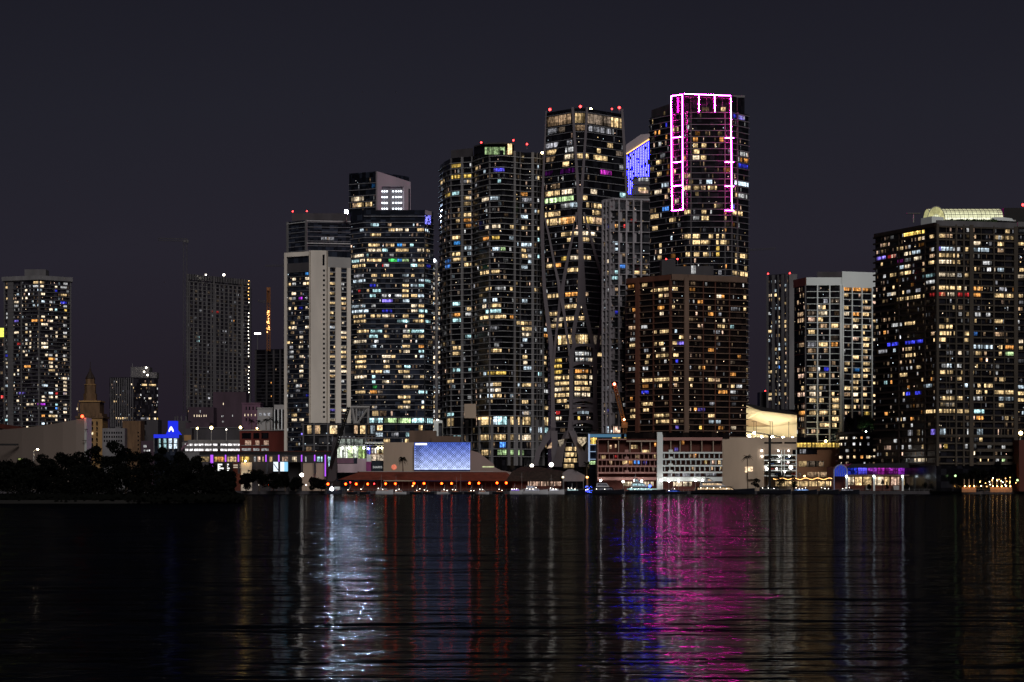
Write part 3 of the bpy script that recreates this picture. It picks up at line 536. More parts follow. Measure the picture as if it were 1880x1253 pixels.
# ---- curved balcony tower (808-1000)
SU=.1916; slU=sl((286,770,10.37))+[782,796,810,824,838]
front=[(808,1166),(816,1152),(828,1140),(847,1136),(868,1134),(880,1124),(900,1114),(922,1112),(945,1116),(962,1120),(980,1120),(996,1124),(1006,1130)]
t=Tower('apartment_tower','wide wavy-fronted balcony tower left of the sculpted tower',front,276,slU,M['gblack'],M['slabd'],sth=.34,spr=1.1,depth=30,inset=.08)
g=solid('balcony_slab',(.30,.30,.305))
for ch in t.root.children:
    if ch.name.startswith('floor_slab'): ch.data.materials[0]=g
for p,w in ((829,.5),(849,1.5),(867,.9),(900,.4),(944,1.3),(954,.5),(978,1.6),(985,.4),(990,.4),(996,1.0)): t.col(p,w,276,855,M['conc'] if w>.8 else M['conc2'],.95)
for a in (815,822): t.col(a,.4,300,855,M['conc2'],.95)
mb=MB(); pp=[(X(a,Y+3),Y+3) for a,Y in ((870,1124),(889,1116),(925,1114),(944,1118))]+[(X(944,1138),1138),(X(870,1138),1138)]; mb.prism(pp,t.zt,Z(264,1114)); mb.build('penthouse',M['gblack'],t.root)
mb=MB(); mb.prism([(X(a,Y+2),Y+2) for a,Y in ((828,1140),(869,1132))]+[(X(869,1148),1148),(X(828,1148),1148)],t.zt,Z(272,1134)); mb.build('penthouse',M['concd'],t.root)
mb=MB(); mb.prism([(X(a,Y+2),Y+2) for a,Y in ((870,1124),(889,1114),(925,1112),(944,1116))]+[(X(944,1136),1136),(X(870,1136),1136)],Z(264,1114),Z(261.5,1114)); mb.build('roof_slab',M['concd'],t.root)
def strip(ob,px0,px1,py0,py1,Y,col,nm='window',pw=1.3):
    mb=MB(); panes(mb,(X(px0,Y),Y),(0,-1),0,X(px1,Y)-X(px0,Y),Z(py1,Y),Z(py0,Y),col,pw,.1,(1,0)); return mb.build(nm,M['lit'],ob)
strip(t.root,890,927,270.5,284,1112.5,tuple(.4*v for v in COL['g'])); strip(t.root,932,940,264.5,284,1112.5,COL['w']); 
t.lit(800,260,SU,"""80 122 137 w;838 918 120 w;965 998 118 w;48 80 212 W;150 245 248 k;150 245 252 y .45;325 345 248 k;385 405 285 w;555 660 255 b;555 660 259 v;970 985 228 c;970 995 330 w;595 625 375 t;150 245 357 y .8;270 345 355 y .9;235 345 405 K;300 345 408 w;50 82 375 w;812 872 488 o;820 918 545 K 1.4;970 998 560 k;92 142 527 y .8;160 225 520 t 1.2;270 345 567 w;320 342 517 k;
445 520 548 W;520 615 545 c .8;395 410 545 d 2;270 345 622 w;270 345 678 w;970 990 655 w;480 495 655 k;812 875 707 c 1.2;270 345 780 o .8;330 345 775 w;195 230 785 w;475 522 815 W;540 620 815 W;710 755 808 w;815 878 815 w;975 995 815 w;290 345 830 o .5;970 998 922 t 1.9;455 525 922 o;540 612 920 y .6;160 235 945 w;175 235 1000 n 2;780 792 985 c;820 868 975 c 1.1;878 928 980 c;
545 620 1027 c;625 668 1030 g .8;705 725 1027 k;275 350 1047 c .9;820 860 1028 w;820 878 1085 w;885 918 1085 k;970 998 1085 t 1.6;160 235 1105 w;165 245 1158 w;275 350 1157 w;95 145 1165 B .5;95 145 1220 B;815 880 1190 c .8;428 525 1240 w;535 612 1240 w;885 925 1150 c .6""")
t.lit(780,520,.3033,"""370 400 27 w;425 490 33 k;515 530 27 w;355 372 97 c;410 440 97 c;585 620 95 c .6;170 215 142 t 1.6;350 372 130 W;380 462 132 w;255 290 142 w;350 462 163 t 1.3;245 290 175 k;335 400 200 w;400 493 200 w;515 535 195 o;170 215 208 o;170 228 240 t 1.6;555 620 232 w;585 655 265 w;585 655 298 W;395 450 268 K 1.3;590 620 332 c;710 735 298 c;710 742 325 o;245 290 308 t .7;
170 218 378 w;170 215 410 w;420 450 370 k;400 465 403 w;590 620 432 w;595 620 467 W;595 615 500 c;620 655 505 c;685 705 537 t 1.5;715 735 437 w;715 735 470 w;170 215 512 t .8;265 292 510 t .6;372 493 538 y .9;140 165 580 w;375 405 603 k;412 462 603 w;380 410 637 k;415 460 637 W;380 405 672 c;410 465 672 w;585 658 603 w;562 575 603 c;515 545 672 c;585 625 705 w;590 628 773 w;585 640 800 K 1.4;720 755 770 w;715 740 580 w;715 745 640 k;
135 165 785 t .9;320 400 845 w;415 440 845 c;445 495 843 t 2;515 537 843 w;560 572 840 w;590 640 840 w;720 745 838 w;635 658 872 c;685 708 872 c;720 745 872 t .7;135 165 855 w .5;320 405 942 w;415 490 942 w;515 540 942 w;560 655 936 W;685 720 936 w;455 490 983 B 2.2;175 230 925 t 1.1;345 405 1040 w;440 495 1042 g 1.1;517 540 1042 g .8;565 600 1035 g .8;590 655 1067 g 1.1;450 490 1095 o;450 490 1080 o""")
t.fill(.09,'dDKcwk',bay=4,bright=.4); t.done()
sub(t.root,852.5,874,742,768,1118,-6,1,M['beige'],'blank_panel')
for p,w in ((858,1.5),(882,1.2),(904,1.5),(933,1.8),(947,1.6),(955,1),(984,2.2),(996,1.5)): t.col(p,w,770,855,M['conc'],1.3,'pier')
for px,y,l in ((883.5,262,'left end'),(942.5,258,'middle'),(967.5,265,'right')): beacon(px,y,1125,'red warning light on the curved balcony tower roof, '+l+' of three')
o=thing('roof_lamp','warm lamp at the right top corner of the curved balcony tower','lamp',(X(995.5,1118),1118,Z(283,1118))); mb=MB(); mb.ball((X(995.5,1116),1116,Z(282,1118)),.8); mb.build('bulb',emit('corner_lamp',(1,.75,.4),15),o); mb=MB(); mb.tube([(X(995.5,1116),1116,Z(286,1118)),(X(995.5,1116),1116,Z(283.5,1118))],.12); mb.build('post',M['steel'],o)
# ---- sculpted exoskeleton tower
SV=.19149
prof=[(196,1003,1143),(375,1000,1150),(620,1008,1136),(860,1013,1130)]
slV=[206,228,242]+sl((254.8,400,12.8))+sl((412,622,11.15))+sl((633.5,800,10.75))+[812,830,848]
t=Tower('sculpted_tower','tallest black glass tower wrapped in branching grey curved ribs',[(1003,1114),(1053,1100),(1074,1100),(1143,1118)],199,slV,M['gblack'],M['slabd'],sth=.32,spr=.5,depth=30,prof=prof,inset=.08)
ribm=solid('rib_concrete',(.14,.122,.136),var=.1,scale=.05)
t.lit(980,180,SV,"""125 235 200 d 1.4;240 358 200 d 1.6;395 492 180 w .7;395 490 262 d;515 640 180 D 1.8;640 735 180 D 1.5;735 832 180 d 2.4;125 235 285 K;240 300 285 D;525 740 275 K 1.2;740 842 280 w 1.1;
115 245 480 K 2;255 380 470 k;115 250 545 w;255 385 545 W;410 470 535 w;490 525 535 w;572 705 545 w;605 640 478 w;705 758 480 w;788 850 545 D 2;120 220 620 d;270 340 615 w;110 390 690 p .12;640 745 690 p .5;640 745 705 m;165 250 830 d;100 250 890 w;270 385 885 W;545 605 870 W;95 265 955 g 1.1;270 388 950 g 1.2;472 515 942 w;825 892 950 t 1.4;260 350 1020 k .8;350 412 1020 c .7;498 530 1020 w;575 662 1022 w;195 240 1085 d;
110 255 1140 w;265 400 1135 w 1.2;490 560 1135 y;560 635 1135 w;125 260 1205 w;265 400 1195 o 1.2;480 565 1195 w;565 650 1195 d 2;820 858 672 k .6""")
t.lit(980,400,SV,"""265 400 160 w;400 430 160 W;470 645 160 W;320 360 215 w;470 530 215 w;545 630 215 W;265 320 395 y .7;345 430 390 W;478 560 385 w 1.1;100 190 460 w;205 260 458 o 1.2;325 425 500 w;585 610 525 c;640 665 518 W;695 725 510 w;115 235 740 w;305 412 735 o 1.3;345 370 790 k;495 540 730 d 2;295 405 855 w 1.1;440 465 855 W;525 655 855 w .7;135 235 915 w;190 285 970 W;305 395 970 w 1.2;430 485 970 w 1.2;522 635 962 w 1.1;
148 270 1032 w;535 630 1028 W 1.1;235 370 1200 w 1.2;400 530 1200 w;695 725 1190 w;570 655 1200 D""")
t.lit(980,620,.19956,"""380 520 155 k;385 535 210 k .8;500 535 220 W;190 258 212 y .9;190 258 268 y .9;190 262 322 y .7;585 655 155 w;380 510 325 o;190 262 378 w;270 325 378 w;375 500 378 w;510 538 380 W;585 640 378 w;195 325 435 w;375 505 435 w;510 530 440 W;585 695 430 w;195 255 490 W;260 325 490 w;375 535 490 w 1.2;585 620 485 w;195 325 545 w;375 535 545 W;585 615 545 W;205 255 605 w;265 305 605 w;290 325 650 w;385 430 648 w;
205 242 708 r;400 520 710 c .45;205 255 768 W;405 425 765 y;595 655 850 t 1.6""",pw=1.2)
t.fill(.06,'dDKo',bay=6,bright=.35); t.done()
def rib(paths,Yo=0,th=1.6,nm='rib'):
    """ribbon of varying width following photo points, wrapped on the facade"""
    def at(px,py):
        z=Z(py,t.Yr); h=t.hit(px,z)
        if h is None:
            S=t.segs(z); h=(0,0) if px<1070 else (len(S)-1,S[-1][3])
            A,T,n,L=S[h[0]]; p=A+T*h[1]; return Vector((X(px,p.y),p.y)),n
        A,T,n,L=t.segs(z)[h[0]]; return A+T*h[1],n
    P=[]
    for (a,b) in zip(paths,paths[1:]):
        k=max(2,int(abs(b[1]-a[1])/12)); 
        for j in range(k): u=j/k; P.append(tuple(a[i]+(b[i]-a[i])*u for i in range(3)))
    P.append(paths[-1]); rings=[]
    for px,py,w in P:
        c,n=at(px,py); z=Z(py,c.y); hw=w/2/F*c.y
        rings.append([(c.x-hw,c.y-th,z),(c.x+hw,c.y-th,z),(c.x+hw,c.y+1.5,z),(c.x-hw,c.y+1.5,z)])
    mb=MB(); mb.loft(rings); return mb.build(nm,ribm,t.root)
def cr(pts,ox,oy,s,dw=1): return [(ox+x*s,oy+y*s,w*s*dw) for x,y,w in pts]
A5=(980,180,SV);A6=(980,400,SV);A7=(980,620,.19956)
rib(cr([(372,95,24),(385,300,24),(405,600,26),(425,900,30),(430,1010,34)],*A5),th=1.9)
rib(cr([(510,95,22),(500,300,22),(480,600,24),(458,900,28),(450,1010,34)],*A5),th=1.93)
rib(cr([(845,110,22),(862,400,24),(880,700,26),(893,960,28)],*A5)); 
rib(cr([(118,130,10),(108,400,14),(98,600,18),(85,900,24),(78,1150,34)],*A5)+cr([(80,100,36),(88,400,32),(102,700,34),(125,900,36),(150,1100,44),(165,1200,44)],*A6)+cr([(165,150,42),(172,300,36),(173,500,34),(176,700,36),(180,830,50),(150,900,60)],*A7),th=1.8)
rib(cr([(440,990,46),(440,1250,40)],*A5)+cr([(445,100,42),(450,300,48),(455,500,62),(458,700,78),(455,830,90)],*A6),th=2.1)
rib(cr([(105,0,16),(150,200,20),(200,460,22),(240,640,30),(262,780,46)],*A6),th=1.7)
rib(cr([(410,1100,20),(395,1253,22)],*A5)+cr([(395,40,20),(360,230,26),(310,470,30),(280,640,34),(265,780,46)],*A6),th=1.75)
rib(cr([(480,1100,18),(515,1253,22)],*A5)+cr([(515,60,22),(560,250,24),(600,400,26),(650,560,30),(662,700,30),(655,850,26),(640,1000,26),(615,1180,28),(605,1250,26)],*A6),th=1.72)
rib(cr([(262,780,46),(232,960,24),(208,1180,22)],*A6)+cr([(200,30,22),(188,160,24),(178,260,30)],*A7),th=1.66)
rib(cr([(268,780,40),(295,950,24),(320,1150,24)],*A6)+cr([(318,60,22),(335,170,26),(345,280,38)],*A7),th=1.69)
rib(cr([(440,810,50),(405,960,38),(375,1150,36)],*A6)+cr([(372,50,36),(350,160,38),(345,300,38),(345,500,36),(345,700,40),(340,850,60),(330,930,90)],*A7),th=1.95)
rib(cr([(470,810,50),(505,950,38),(550,1150,40)],*A6)+cr([(535,40,36),(560,160,40),(562,300,38),(562,500,36),(565,700,40),(565,850,60)],*A7),th=1.85)
rib(cr([(605,20,24),(585,110,26),(565,190,30)],*A7),th=1.62)
# flared feet and arches
rib(cr([(160,860,70),(100,960,60),(40,1060,50),(15,1180,44)],*A7),th=3.2)
rib(cr([(185,860,60),(190,960,60),(190,1060,60),(200,1190,60)],*A7),th=2.6)
rib(cr([(320,860,60),(270,960,60),(240,1060,70),(215,1190,90)],*A7),th=2.9)
rib(cr([(350,860,60),(400,980,60),(440,1080,70),(455,1190,80)],*A7),th=2.4)
rib(cr([(560,860,60),(530,960,70),(500,1060,90),(490,1190,110)],*A7),th=2.3)
for y in (95,262,600,655,690,800):   # curved beams between the two central piers
    y0=y-22; P=[(365,y+18,12),(400,y-14,8)]
    pts=[(360+ (550-360)*k/12, y+ (22*abs(k-6)**2/36.0) -16) for k in range(13)]
    mb=MB(); fr=[]
    for k,(x,yy) in enumerate(pts):
        px,py=980+x*.19956,620+yy*.19956; Yq=1098.6; w=1.1+1.6*abs(k-6)/6
        fr.append([(X(px,Yq),Yq,Z(py,Yq)),(X(px,Yq),Yq,Z(py,Yq)+w),(X(px,Yq),Yq+2,Z(py,Yq)+w),(X(px,Yq),Yq+2,Z(py,Yq))])
    mb.loft(fr); mb.build('arch_beam',ribm,t.root)
# lit lobby fins, triangular glass and entry
for k in range(4):
    strip(t.root,1038.5-k*1.2,1058+k*.6 if k<3 else 1054,821+k*10.5,828+k*10.5,1094,COL['w'],pw=.9)
mb=MB(); Yq=1094; pts=[(1060,803),(1076,803),(1077,811),(1069,820),(1061,812)]; mb.face([(X(a,Yq),Yq,Z(b,Yq)) for a,b in pts],(.42,.33,.22)); mb.build('lobby_glass',M['lit'],t.root)
mb=MB(); pts=[(1024,809),(1036,806),(1034,816),(1028,821)]; mb.face([(X(a,Yq),Yq,Z(b,Yq)) for a,b in pts],(.22,.18,.13)); mb.build('lobby_glass',M['lit'],t.root); mb=MB(); pts=[(1006,820),(1013,812),(1013,823),(1004,824)]; mb.face([(X(a,Yq),Yq,Z(b,Yq)) for a,b in pts],(.5,.33,.2)); mb.build('lobby_glass',M['lit'],t.root)
for px,y,l in ((1009.5,201.5,'far left'),(1065.5,196,'middle'),(1123.5,200.5,'faint right'),(1137,198,'brightest right')): beacon(px,y,1120,'red warning light on the sculpted tower roof, '+l+' of four',r=.8 if px!=1123.5 else .5)
o=thing('roof_lamp','greenish yellow lamp on the sculpted tower roof between the warning lights','lamp',(X(1084.5,1118),1118,Z(203,1118))); mb=MB(); mb.ball((X(1084.5,1118),1118,Z(201,1118)),.9); mb.build('bulb',emit('roof_yellow',(1,.95,.4),20),o); mb=MB(); mb.tube([(X(1084.5,1118),1118,Z(206,1118)),(X(1084.5,1118),1118,Z(203,1118))],.12); mb.build('post',M['steel'],o)
# helipad dishes on roof
for a,b in ((1038,1052),(1082,1110)):
    mb=MB(); mb.prism([(X((a+b)/2,1122)+(X(b,1122)-X(a,1122))/2*math.cos(k*.5236),1122+4*math.sin(k*.5236)) for k in range(12)],t.zt,t.zt+1.0); mb.build('roof_disc',M['conc2'],t.root)
# ---- blue-violet led tower behind
Yx=1600; o=thing('led_tower','distant tower crown covered in vertical blue-violet led strings under a slanted gold-edged top','tower',(X(1175,Yx),Yx,GZ))
mb=MB(); fr=[(X(1150,Yx),Z(283,Yx)),(X(1200,Yx),Z(252,Yx)),(X(1200,Yx),GZ),(X(1150,Yx),GZ)]
mb.loft([[(x,Yx,z) for x,z in fr],[(x,Yx+40,z) for x,z in fr]]); mb.build('wall',M['haze'],o)
mb=MB(); fr=[(X(1149,Yx),Z(267,Yx)),(X(1176,Yx),Z(248,Yx)),(X(1200,Yx),Z(246,Yx)),(X(1200,Yx),Z(254,Yx)),(X(1151,Yx),Z(284,Yx)),(X(1149,Yx),Z(284,Yx))]
mb.loft([[(x,Yx-2,z) for x,z in fr],[(x,Yx+30,z) for x,z in fr]]); mb.build('crown_wall',mv,o)
mb=MB(); mb.tube([(X(1150,Yx),Yx-2.4,Z(284,Yx)),(X(1194.5,Yx),Yx-2.4,Z(255,Yx))],.55); mb.build('edge_light',M['goldl'],o)
for k in range(15):
    px=1151.3+k*3; top=286-(px-1150)*.66+2; mb=MB(); y=top
    bot=357 if px<1160 else (325 if px>1161 else 345)
    while y<bot:
        h=rnd.uniform(1.5,5); 
        if rnd.random()>.13: mb.face([(X(px+u_,Yx),Yx-1.2,Z(v_,Yx)) for u_,v_ in ((-.5,min(y+h,bot)),(.5,min(y+h,bot)),(.5,y),(-.5,y))])
        y+=h+.7
    mb.build('led_strip',M['bluel'],o); sub(o,px-.8,px+.8,top,bot,Yx,0,1.1,M['black'],'led_channel')
for (a,b,y,c) in ((1172,1194,330,'k'),(1172,1186,348,'w'),(1174,1190,352,'s')): strip(o,a,b,y-3,y+3,Yx-.5,COL[c],pw=2)
sub(o,1162,1200,325,326.5,Yx,0,1,M['conc2'],'floor_slab'); sub(o,1162,1200,338,339.5,Yx,0,1,M['conc2'],'floor_slab'); sub(o,1162,1200,357,358.5,Yx,0,1,M['conc2'],'floor_slab')
# ---- egg-crate frame building right of sculpted tower
t=Tower('apartment_tower','grey tower with an irregular concrete grid right of the sculpted tower',[(1108,1054),(1128,1048),(1192,1052)],364,[368]+sl((378,790,10.6))+[800],M['ggrey'],None,depth=26,inset=.12)
t.panel(1108,1192,364,370,M['frame'],.6,'parapet')
for p in (1108.4,1115,1121.3): t.col(p,.7,366,795,M['frame'],1.4)
for k,y in enumerate(sl((378,790,21.2))): t.panel(1108,1128,y-.9,y+.9,M['frame'],1.2,'frame')
for k,y in enumerate(sl((388,790,21.2))): t.panel(1108,1122,y-.4,y+.4,M['conc'],.9,'frame')
ys=sl((367,790,19.6))
for k,(a,b) in enumerate(zip(ys,ys[1:])):
    for j,x in enumerate((1123,1136,1149,1162,1176)):
        x1=(1136,1149,1162,1176,1192)[j]
        if (k+j)%2==0 and x<1176: t.panel(x+.4,x+(x1-x)*.42,a+1,b,M['frame'],.7,'balcony_wall')
        if rnd.random()<.5: t.panel(x,x1,(a+b)/2-.5,(a+b)/2+.5,M['conc'],1.0,'balcony')
    t.panel(1123,1192,a-.6,a+.6,M['frame'],1.5,'frame')
for p in (1123,1135.5,1149,1162,1176): t.col(p,.9,366,790,M['frame'],1.6)
t.lit(980,400,SV,"750 812 250 c;750 812 300 c;820 885 450 B;820 885 480 B;750 812 560 t 1.1;750 812 600 t .9;755 812 680 d 1.6;765 815 935 b .4;795 808 60 w;820 880 350 d;700 720 400 W",pw=2)
t.lit(1100,150,.2873,"90 110 925 o 1.4;60 75 935 b .4;155 170 925 r 1.6;120 165 900 d .6;200 240 895 r .35;80 125 1040 c;130 172 1180 B;215 300 1210 w;80 125 1230 t;45 60 1205 w",pw=2)
t.lit(980,620,.19956,"595 655 850 t 1.9;668 722 850 c;730 795 830 s;680 700 700 b .15",pw=2)
t.fill(.12,'dDKD',bay=5,bright=.25); t.done()
# ---- neon tower
SN=.2873; slN=sl((195.5,790,11.1))
t=Tower('neon_tower','dark glass tower outlined by pink neon tubes around its crown and corners',[(1193,1315),(1231,1300),(1262,1290),(1341,1290),(1374,1304)],204,slN,M['gblack'],M['slabw'],sth=.3,spr=.8,depth=30,inset=.06)
nb=solid('neon_tower_slab',(.26,.25,.27))
for ch in t.root.children:
    if ch.name.startswith('floor_slab'): ch.data.materials[0]=nb
Ya=1290
mb=MB(); q=[(X(1231,1304),1304),(X(1254,1291),1291),(X(1341,1291),1291),(X(1367,1302),1302),(X(1362,1325),1325),(X(1238,1325),1325)]
mb.prism(q,t.zt-1,Z(176,1291)); mb.build('crown',M['gblack'],t.root)
mb=MB(); mb.prism([(X(1196,1332),1332),(X(1229,1310),1310),(X(1229,1335),1335),(X(1199,1345),1345)],t.zt-1,Z(199,1325)); mb.build('roof_box',M['concd'],t.root)
sub(t.root,1341,1367,176,180,1302,-20,1,M['conc'],'parapet'); 
for x in (1268,1281,1297,1326,1353): sub(t.root,x,x+.7,179,204,1291,0,.4,M['conc2'],'mullion')
for p in (1268.5,1331,1342.5,1353): t.col(p,.6,204,790,M['conc2'],1.0,'mullion')
def neon(a,b,Ya,Yb,r=.2,m='neon'):
    P=Vector((X(a[0],Ya),Ya-.6,Z(a[1],Ya))); Q=Vector((X(b[0],Yb),Yb-.6,Z(b[1],Yb))); s=(Q-P).normalized().cross(Vector((0,1,0))).normalized()*r; f=Vector((0,.7,0))
    mb=MB(); mb.loft([[P-s,P+s,P+s+f,P-s+f],[Q-s,Q+s,Q+s+f,Q-s+f]]); o_=mb.build('neon_tube',M['neonb'],t.root); e=Vector((0,-.03,0)); mb=MB(); mb.face([P-s+e,P+s+e,Q+s+e,Q-s+e]); mb.loft([[P-s*.96+e*.9,P+s*.96+e*.9,P+s*.96,P-s*.96],[Q-s*.96+e*.9,Q+s*.96+e*.9,Q+s*.96,Q-s*.96]]) if 0 else None; fo=mb.build('lit_face',M['neon'],o_); return o_
YL=1299; YC=1290; YM=1287.2
neon((1232,177),(1233.5,387.5),YL,YL); neon((1252.5,175),(1253.5,385.5),YC,YC); neon((1232,177),(1252.5,174.5),YL,YC); neon((1256,173),(1341.5,176.5),YM,YM)
for y in (253,298.5,342,387): neon((1234,y+.6),(1253.5,y-1.2),YL,YC,.18)
neon((1283,176),(1283.2,206),YM,YM,.18); neon((1312,176),(1312.3,206),YM,YM,.18); neon((1341.5,180),(1343.5,388),YM,YM)
for y in (254,298.5,342.5,387): neon((1331,y),(1347,y),YM,YM,.16)
t.lit(1100,150,SN,"""778 808 168 w;850 880 225 b .6;890 930 245 v;890 930 225 k;425 435 270 b .5;470 480 300 w;497 508 300 w;560 575 300 k;340 345 275 w;355 365 325 o;380 390 340 o;425 435 340 o;380 398 388 k;600 630 380 o;770 795 375 o;600 630 412 w;655 685 410 w;738 748 415 d 2;365 400 508 w;598 640 455 w;598 640 485 W;650 685 488 w;900 945 455 k;925 960 495 o;890 950 525 b .8;372 400 578 w;480 490 575 w;560 582 610 d 2;
640 655 640 K;685 722 640 c;400 445 655 c;865 955 650 c 1.1;355 400 695 W;540 580 695 w;598 640 685 w;650 680 685 d 2;695 752 685 w;868 880 725 w;890 945 725 k;485 510 768 W;420 440 735 d 2;850 865 805 v;405 445 805 B;545 582 838 w;655 685 835 w;710 720 835 k;735 748 795 w;850 915 843 w;330 380 855 w;450 490 880 w;600 640 878 k;655 700 878 w;340 375 930 w;800 812 825 o;800 812 855 w;800 812 885 w;800 812 960 o;
455 468 995 c;545 582 1000 w;598 645 990 w 1.1;598 645 1030 w 1.1;650 710 1028 w;700 728 990 w;748 765 990 w;748 765 1025 w;785 805 990 w;775 812 1030 w;385 400 1040 w;385 400 1080 W;375 400 1115 w;748 768 1070 y;748 768 1100 y;550 580 1108 w;605 640 1105 w;665 700 1108 w;868 885 1108 w;900 945 1112 w;868 885 1145 w;805 815 1185 o;850 890 1225 w;900 948 1225 w""")
t.fill(.11,'dDKwo',bay=5,bright=.35); t.fill(.2,'odw',seg=[0],bay=4,wr=(.2,.5),bright=.3,kr=(0,18)); t.done()
for px,y,l in ((1223,476,'left'),(1244,475.5,'right')): pass
# ---- brown hotel tower
SB=.27135; slB=sl((514,802,11.05))
t=Tower('hotel_tower','reddish-brown balcony tower with a vertical pier standing in front of the neon tower',[(1152,1024),(1232,1004),(1262,1006),(1370,1018)],504,slB,M['gbrown'],M['brownl'],sth=.42,spr=1.0,depth=30,inset=.06)
for ch in list(t.root.children):
    pass
t.panel(1143,1232,505,514.5,M['brown'],1.3,'parapet'); t.panel(1232,1370,504,514.5,M['brownl'],1.3,'parapet')
t.col(1172.5,2.4,510,795,M['brown'],1.6,'pier'); t.col(1259,2.6,510,795,M['brownl'],1.7,'pier'); t.col(1232,.8,514,795,M['brown'],1.2,'pier')
for p in (1201,1290,1312,1338): t.col(p,.35,514,795,M['brown'],1.1,'divider')
mb=MB(); mb.box(X(1215,1022),X(1240,1022),1022,1036,t.zt,Z(477,1022)); mb.box(X(1240,1024),X(1310,1024),1024,1036,t.zt,Z(489,1024)); mb.build('rooftop_plant',M['concd'],t.root)
strip(t.root,1269,1277.5,488,503,1023.8,tuple(.9*v for v in COL['k']),pw=.8)
for ch in (0,): pass
t.lit(1080,470,SB,"""365 400 185 w;430 465 222 w;472 543 222 w 1.1;570 605 222 w;478 505 263 w;515 545 263 d 2;868 900 268 W;900 920 268 o;740 780 303 o 1.2;708 718 300 k;300 325 352 o;470 515 343 o;568 585 345 w;485 510 387 W;810 845 385 o 1.3;810 830 345 w;880 900 388 K;240 260 478 w;275 325 475 d 2;360 400 475 k;440 465 512 w;485 545 512 w;585 600 515 c;910 925 432 W;875 900 470 w;905 922 470 w;960 985 475 t;740 758 470 d 2;615 645 548 w;285 330 555 k;280 330 600 w;440 465 580 w;480 510 592 w;570 600 592 w;600 645 592 v .9;
495 520 632 W;810 850 632 o .8;395 415 675 w;460 545 675 w;575 610 672 w;1008 1033 675 o 1.3;385 410 718 w;515 530 716 k;590 608 718 b .8;275 330 763 k;370 405 758 k;745 758 752 w;770 790 752 o;365 435 840 w;440 550 838 w;575 610 838 w;680 712 838 w 1.1;812 840 838 w;845 890 838 d 2;960 998 797 o 1.2;362 410 920 b .7;285 300 965 o;360 440 1005 w 1.1;285 335 1045 w;372 410 1045 w;285 335 1088 w;445 550 1080 w;460 520 1125 w;520 550 1125 w;578 612 1125 w;875 900 880 w;965 990 880 w;1000 1040 880 k 1.3;880 940 920 o;962 998 920 k;
820 860 1000 K;810 860 1082 w;815 895 1125 c .5;750 768 1165 y;880 912 1165 o;965 1000 1165 W;590 612 1165 v .5;715 735 1038 o;740 790 1038 v .25;690 705 880 w;750 775 838 D;480 500 880 w;580 600 880 d 2;1050 1070 280 w;1050 1070 355 w""")
t.fill(.10,'odDKo',bay=5,bright=.4); t.done()
for px,y,l in ((1223,476.5,'left'),(1244,476,'right')): beacon(px,y,1024,'dim red warning light on the brown tower roof, '+l+' of the pair',r=.45,post=1.5 if px<1230 else 3.5)
# ---- slim grey tower right of the gap
t=Tower('office_tower','slim grey tower with paired vertical window strips behind the white-framed tower',[(1409,1520),(1440,1510),(1462,1514)],503,sl((512,752,8.3)),M['ghaze'],None,depth=30,inset=.2)
for p,w in ((1409.5,1.6),(1420,2.2),(1429,.8),(1437.5,2.2),(1444,.8)): t.col(p,w,504,752,M['conc2'],.8,'pier')
t.panel(1447.5,1462,503,752,M['conc'],1.4,'pier')
t.lit(1380,360,.399,"70 84 450 w;88 98 450 W;105 115 450 w;120 130 480 w;70 84 465 k;120 130 510 c;150 164 420 c;150 164 490 w;75 85 535 k;120 130 550 w;137 148 570 w;150 164 575 w;150 164 600 w;75 95 620 w;150 164 660 w;120 130 680 c;137 148 655 k;120 130 745 w;150 164 770 w;120 130 785 B;75 95 820 w;150 164 800 w;75 85 840 k;88 98 820 w;120 130 880 k;150 164 880 w;75 98 940 W;120 130 945 w;137 164 915 w;150 164 965 w;75 98 920 w",pw=1.2)
t.fill(.35,'wWkDc',bay=3.4,wr=(.3,.6),bright=.6,seg=[0,1]); t.done()
beacon(1410,503,1523,'red warning light on the slim grey tower, left of the pair',r=.6,post=1.5); beacon(1450,502,1516,'red warning light on the slim grey tower, right of the pair',r=.6,post=1.5)
simple('small dim plant building beside the slim grey tower base',1395,1408.5,720,1540,M['haze'])
beacon(1405,718,1545,'tiny red light on the small plant building left of the slim grey tower',r=.5,post=1)
# ---- white framed tower
t=Tower('apartment_tower','dark glass tower gridded by bright white frames with a white blank crown',[(1458,1150),(1480,1136),(1545,1136),(1610,1142)],510,sl((524.5,815,11.4)),M['gblack'],None,depth=30,inset=.12)
wf=M['white']
t.panel(1457.5,1480,510,524.5,M['brown'],.6,'parapet'); t.panel(1480,1545,510,524.5,wf,1.0,'crown_wall')
mb=MB(); fr=[(X(1545,1137),1135.0),(X(1611,1142),1141.0),(X(1606,1160),1160),(X(1548,1160),1160)]; mb.prism(fr,Z(528,1136),Z(499,1136)); mb.build('crown_wall',wf,t.root)
mb=MB(); fr=[(X(1500,1145),1145),(X(1546,1145),1145),(X(1546,1160),1160),(X(1504,1160),1160)]; mb.prism(fr,t.zt,Z(499.5,1145)); mb.build('penthouse',M['concd'],t.root)
for y in sl((535.9,810,11.4)):
    t.panel(1481,1541,y-.5,y+.5,wf,.9,'frame_bar')
for y in sl((538.7,765,11.4)): t.panel(1547,1612,y-.5,y+.5,wf,.9,'frame_bar')
for y in sl((535.9,810,22.8)): t.panel(1460,1480,y-.35,y+.35,M['brown'],.6,'frame_bar')
for p in (1500.5,1523): t.col(p,.7,524,815,wf,1.2,'mullion')
for p,w in ((1479.8,.3),(1541,.5)): t.col(p,w,524,815,M['conc2'],.8,'mullion')
t.panel(1541.5,1547.5,524,793,wf,1.5,'pier')
for p in (1563.5,1581.5,1600): t.col(p,.6,527,768,wf,1.2,'mullion')
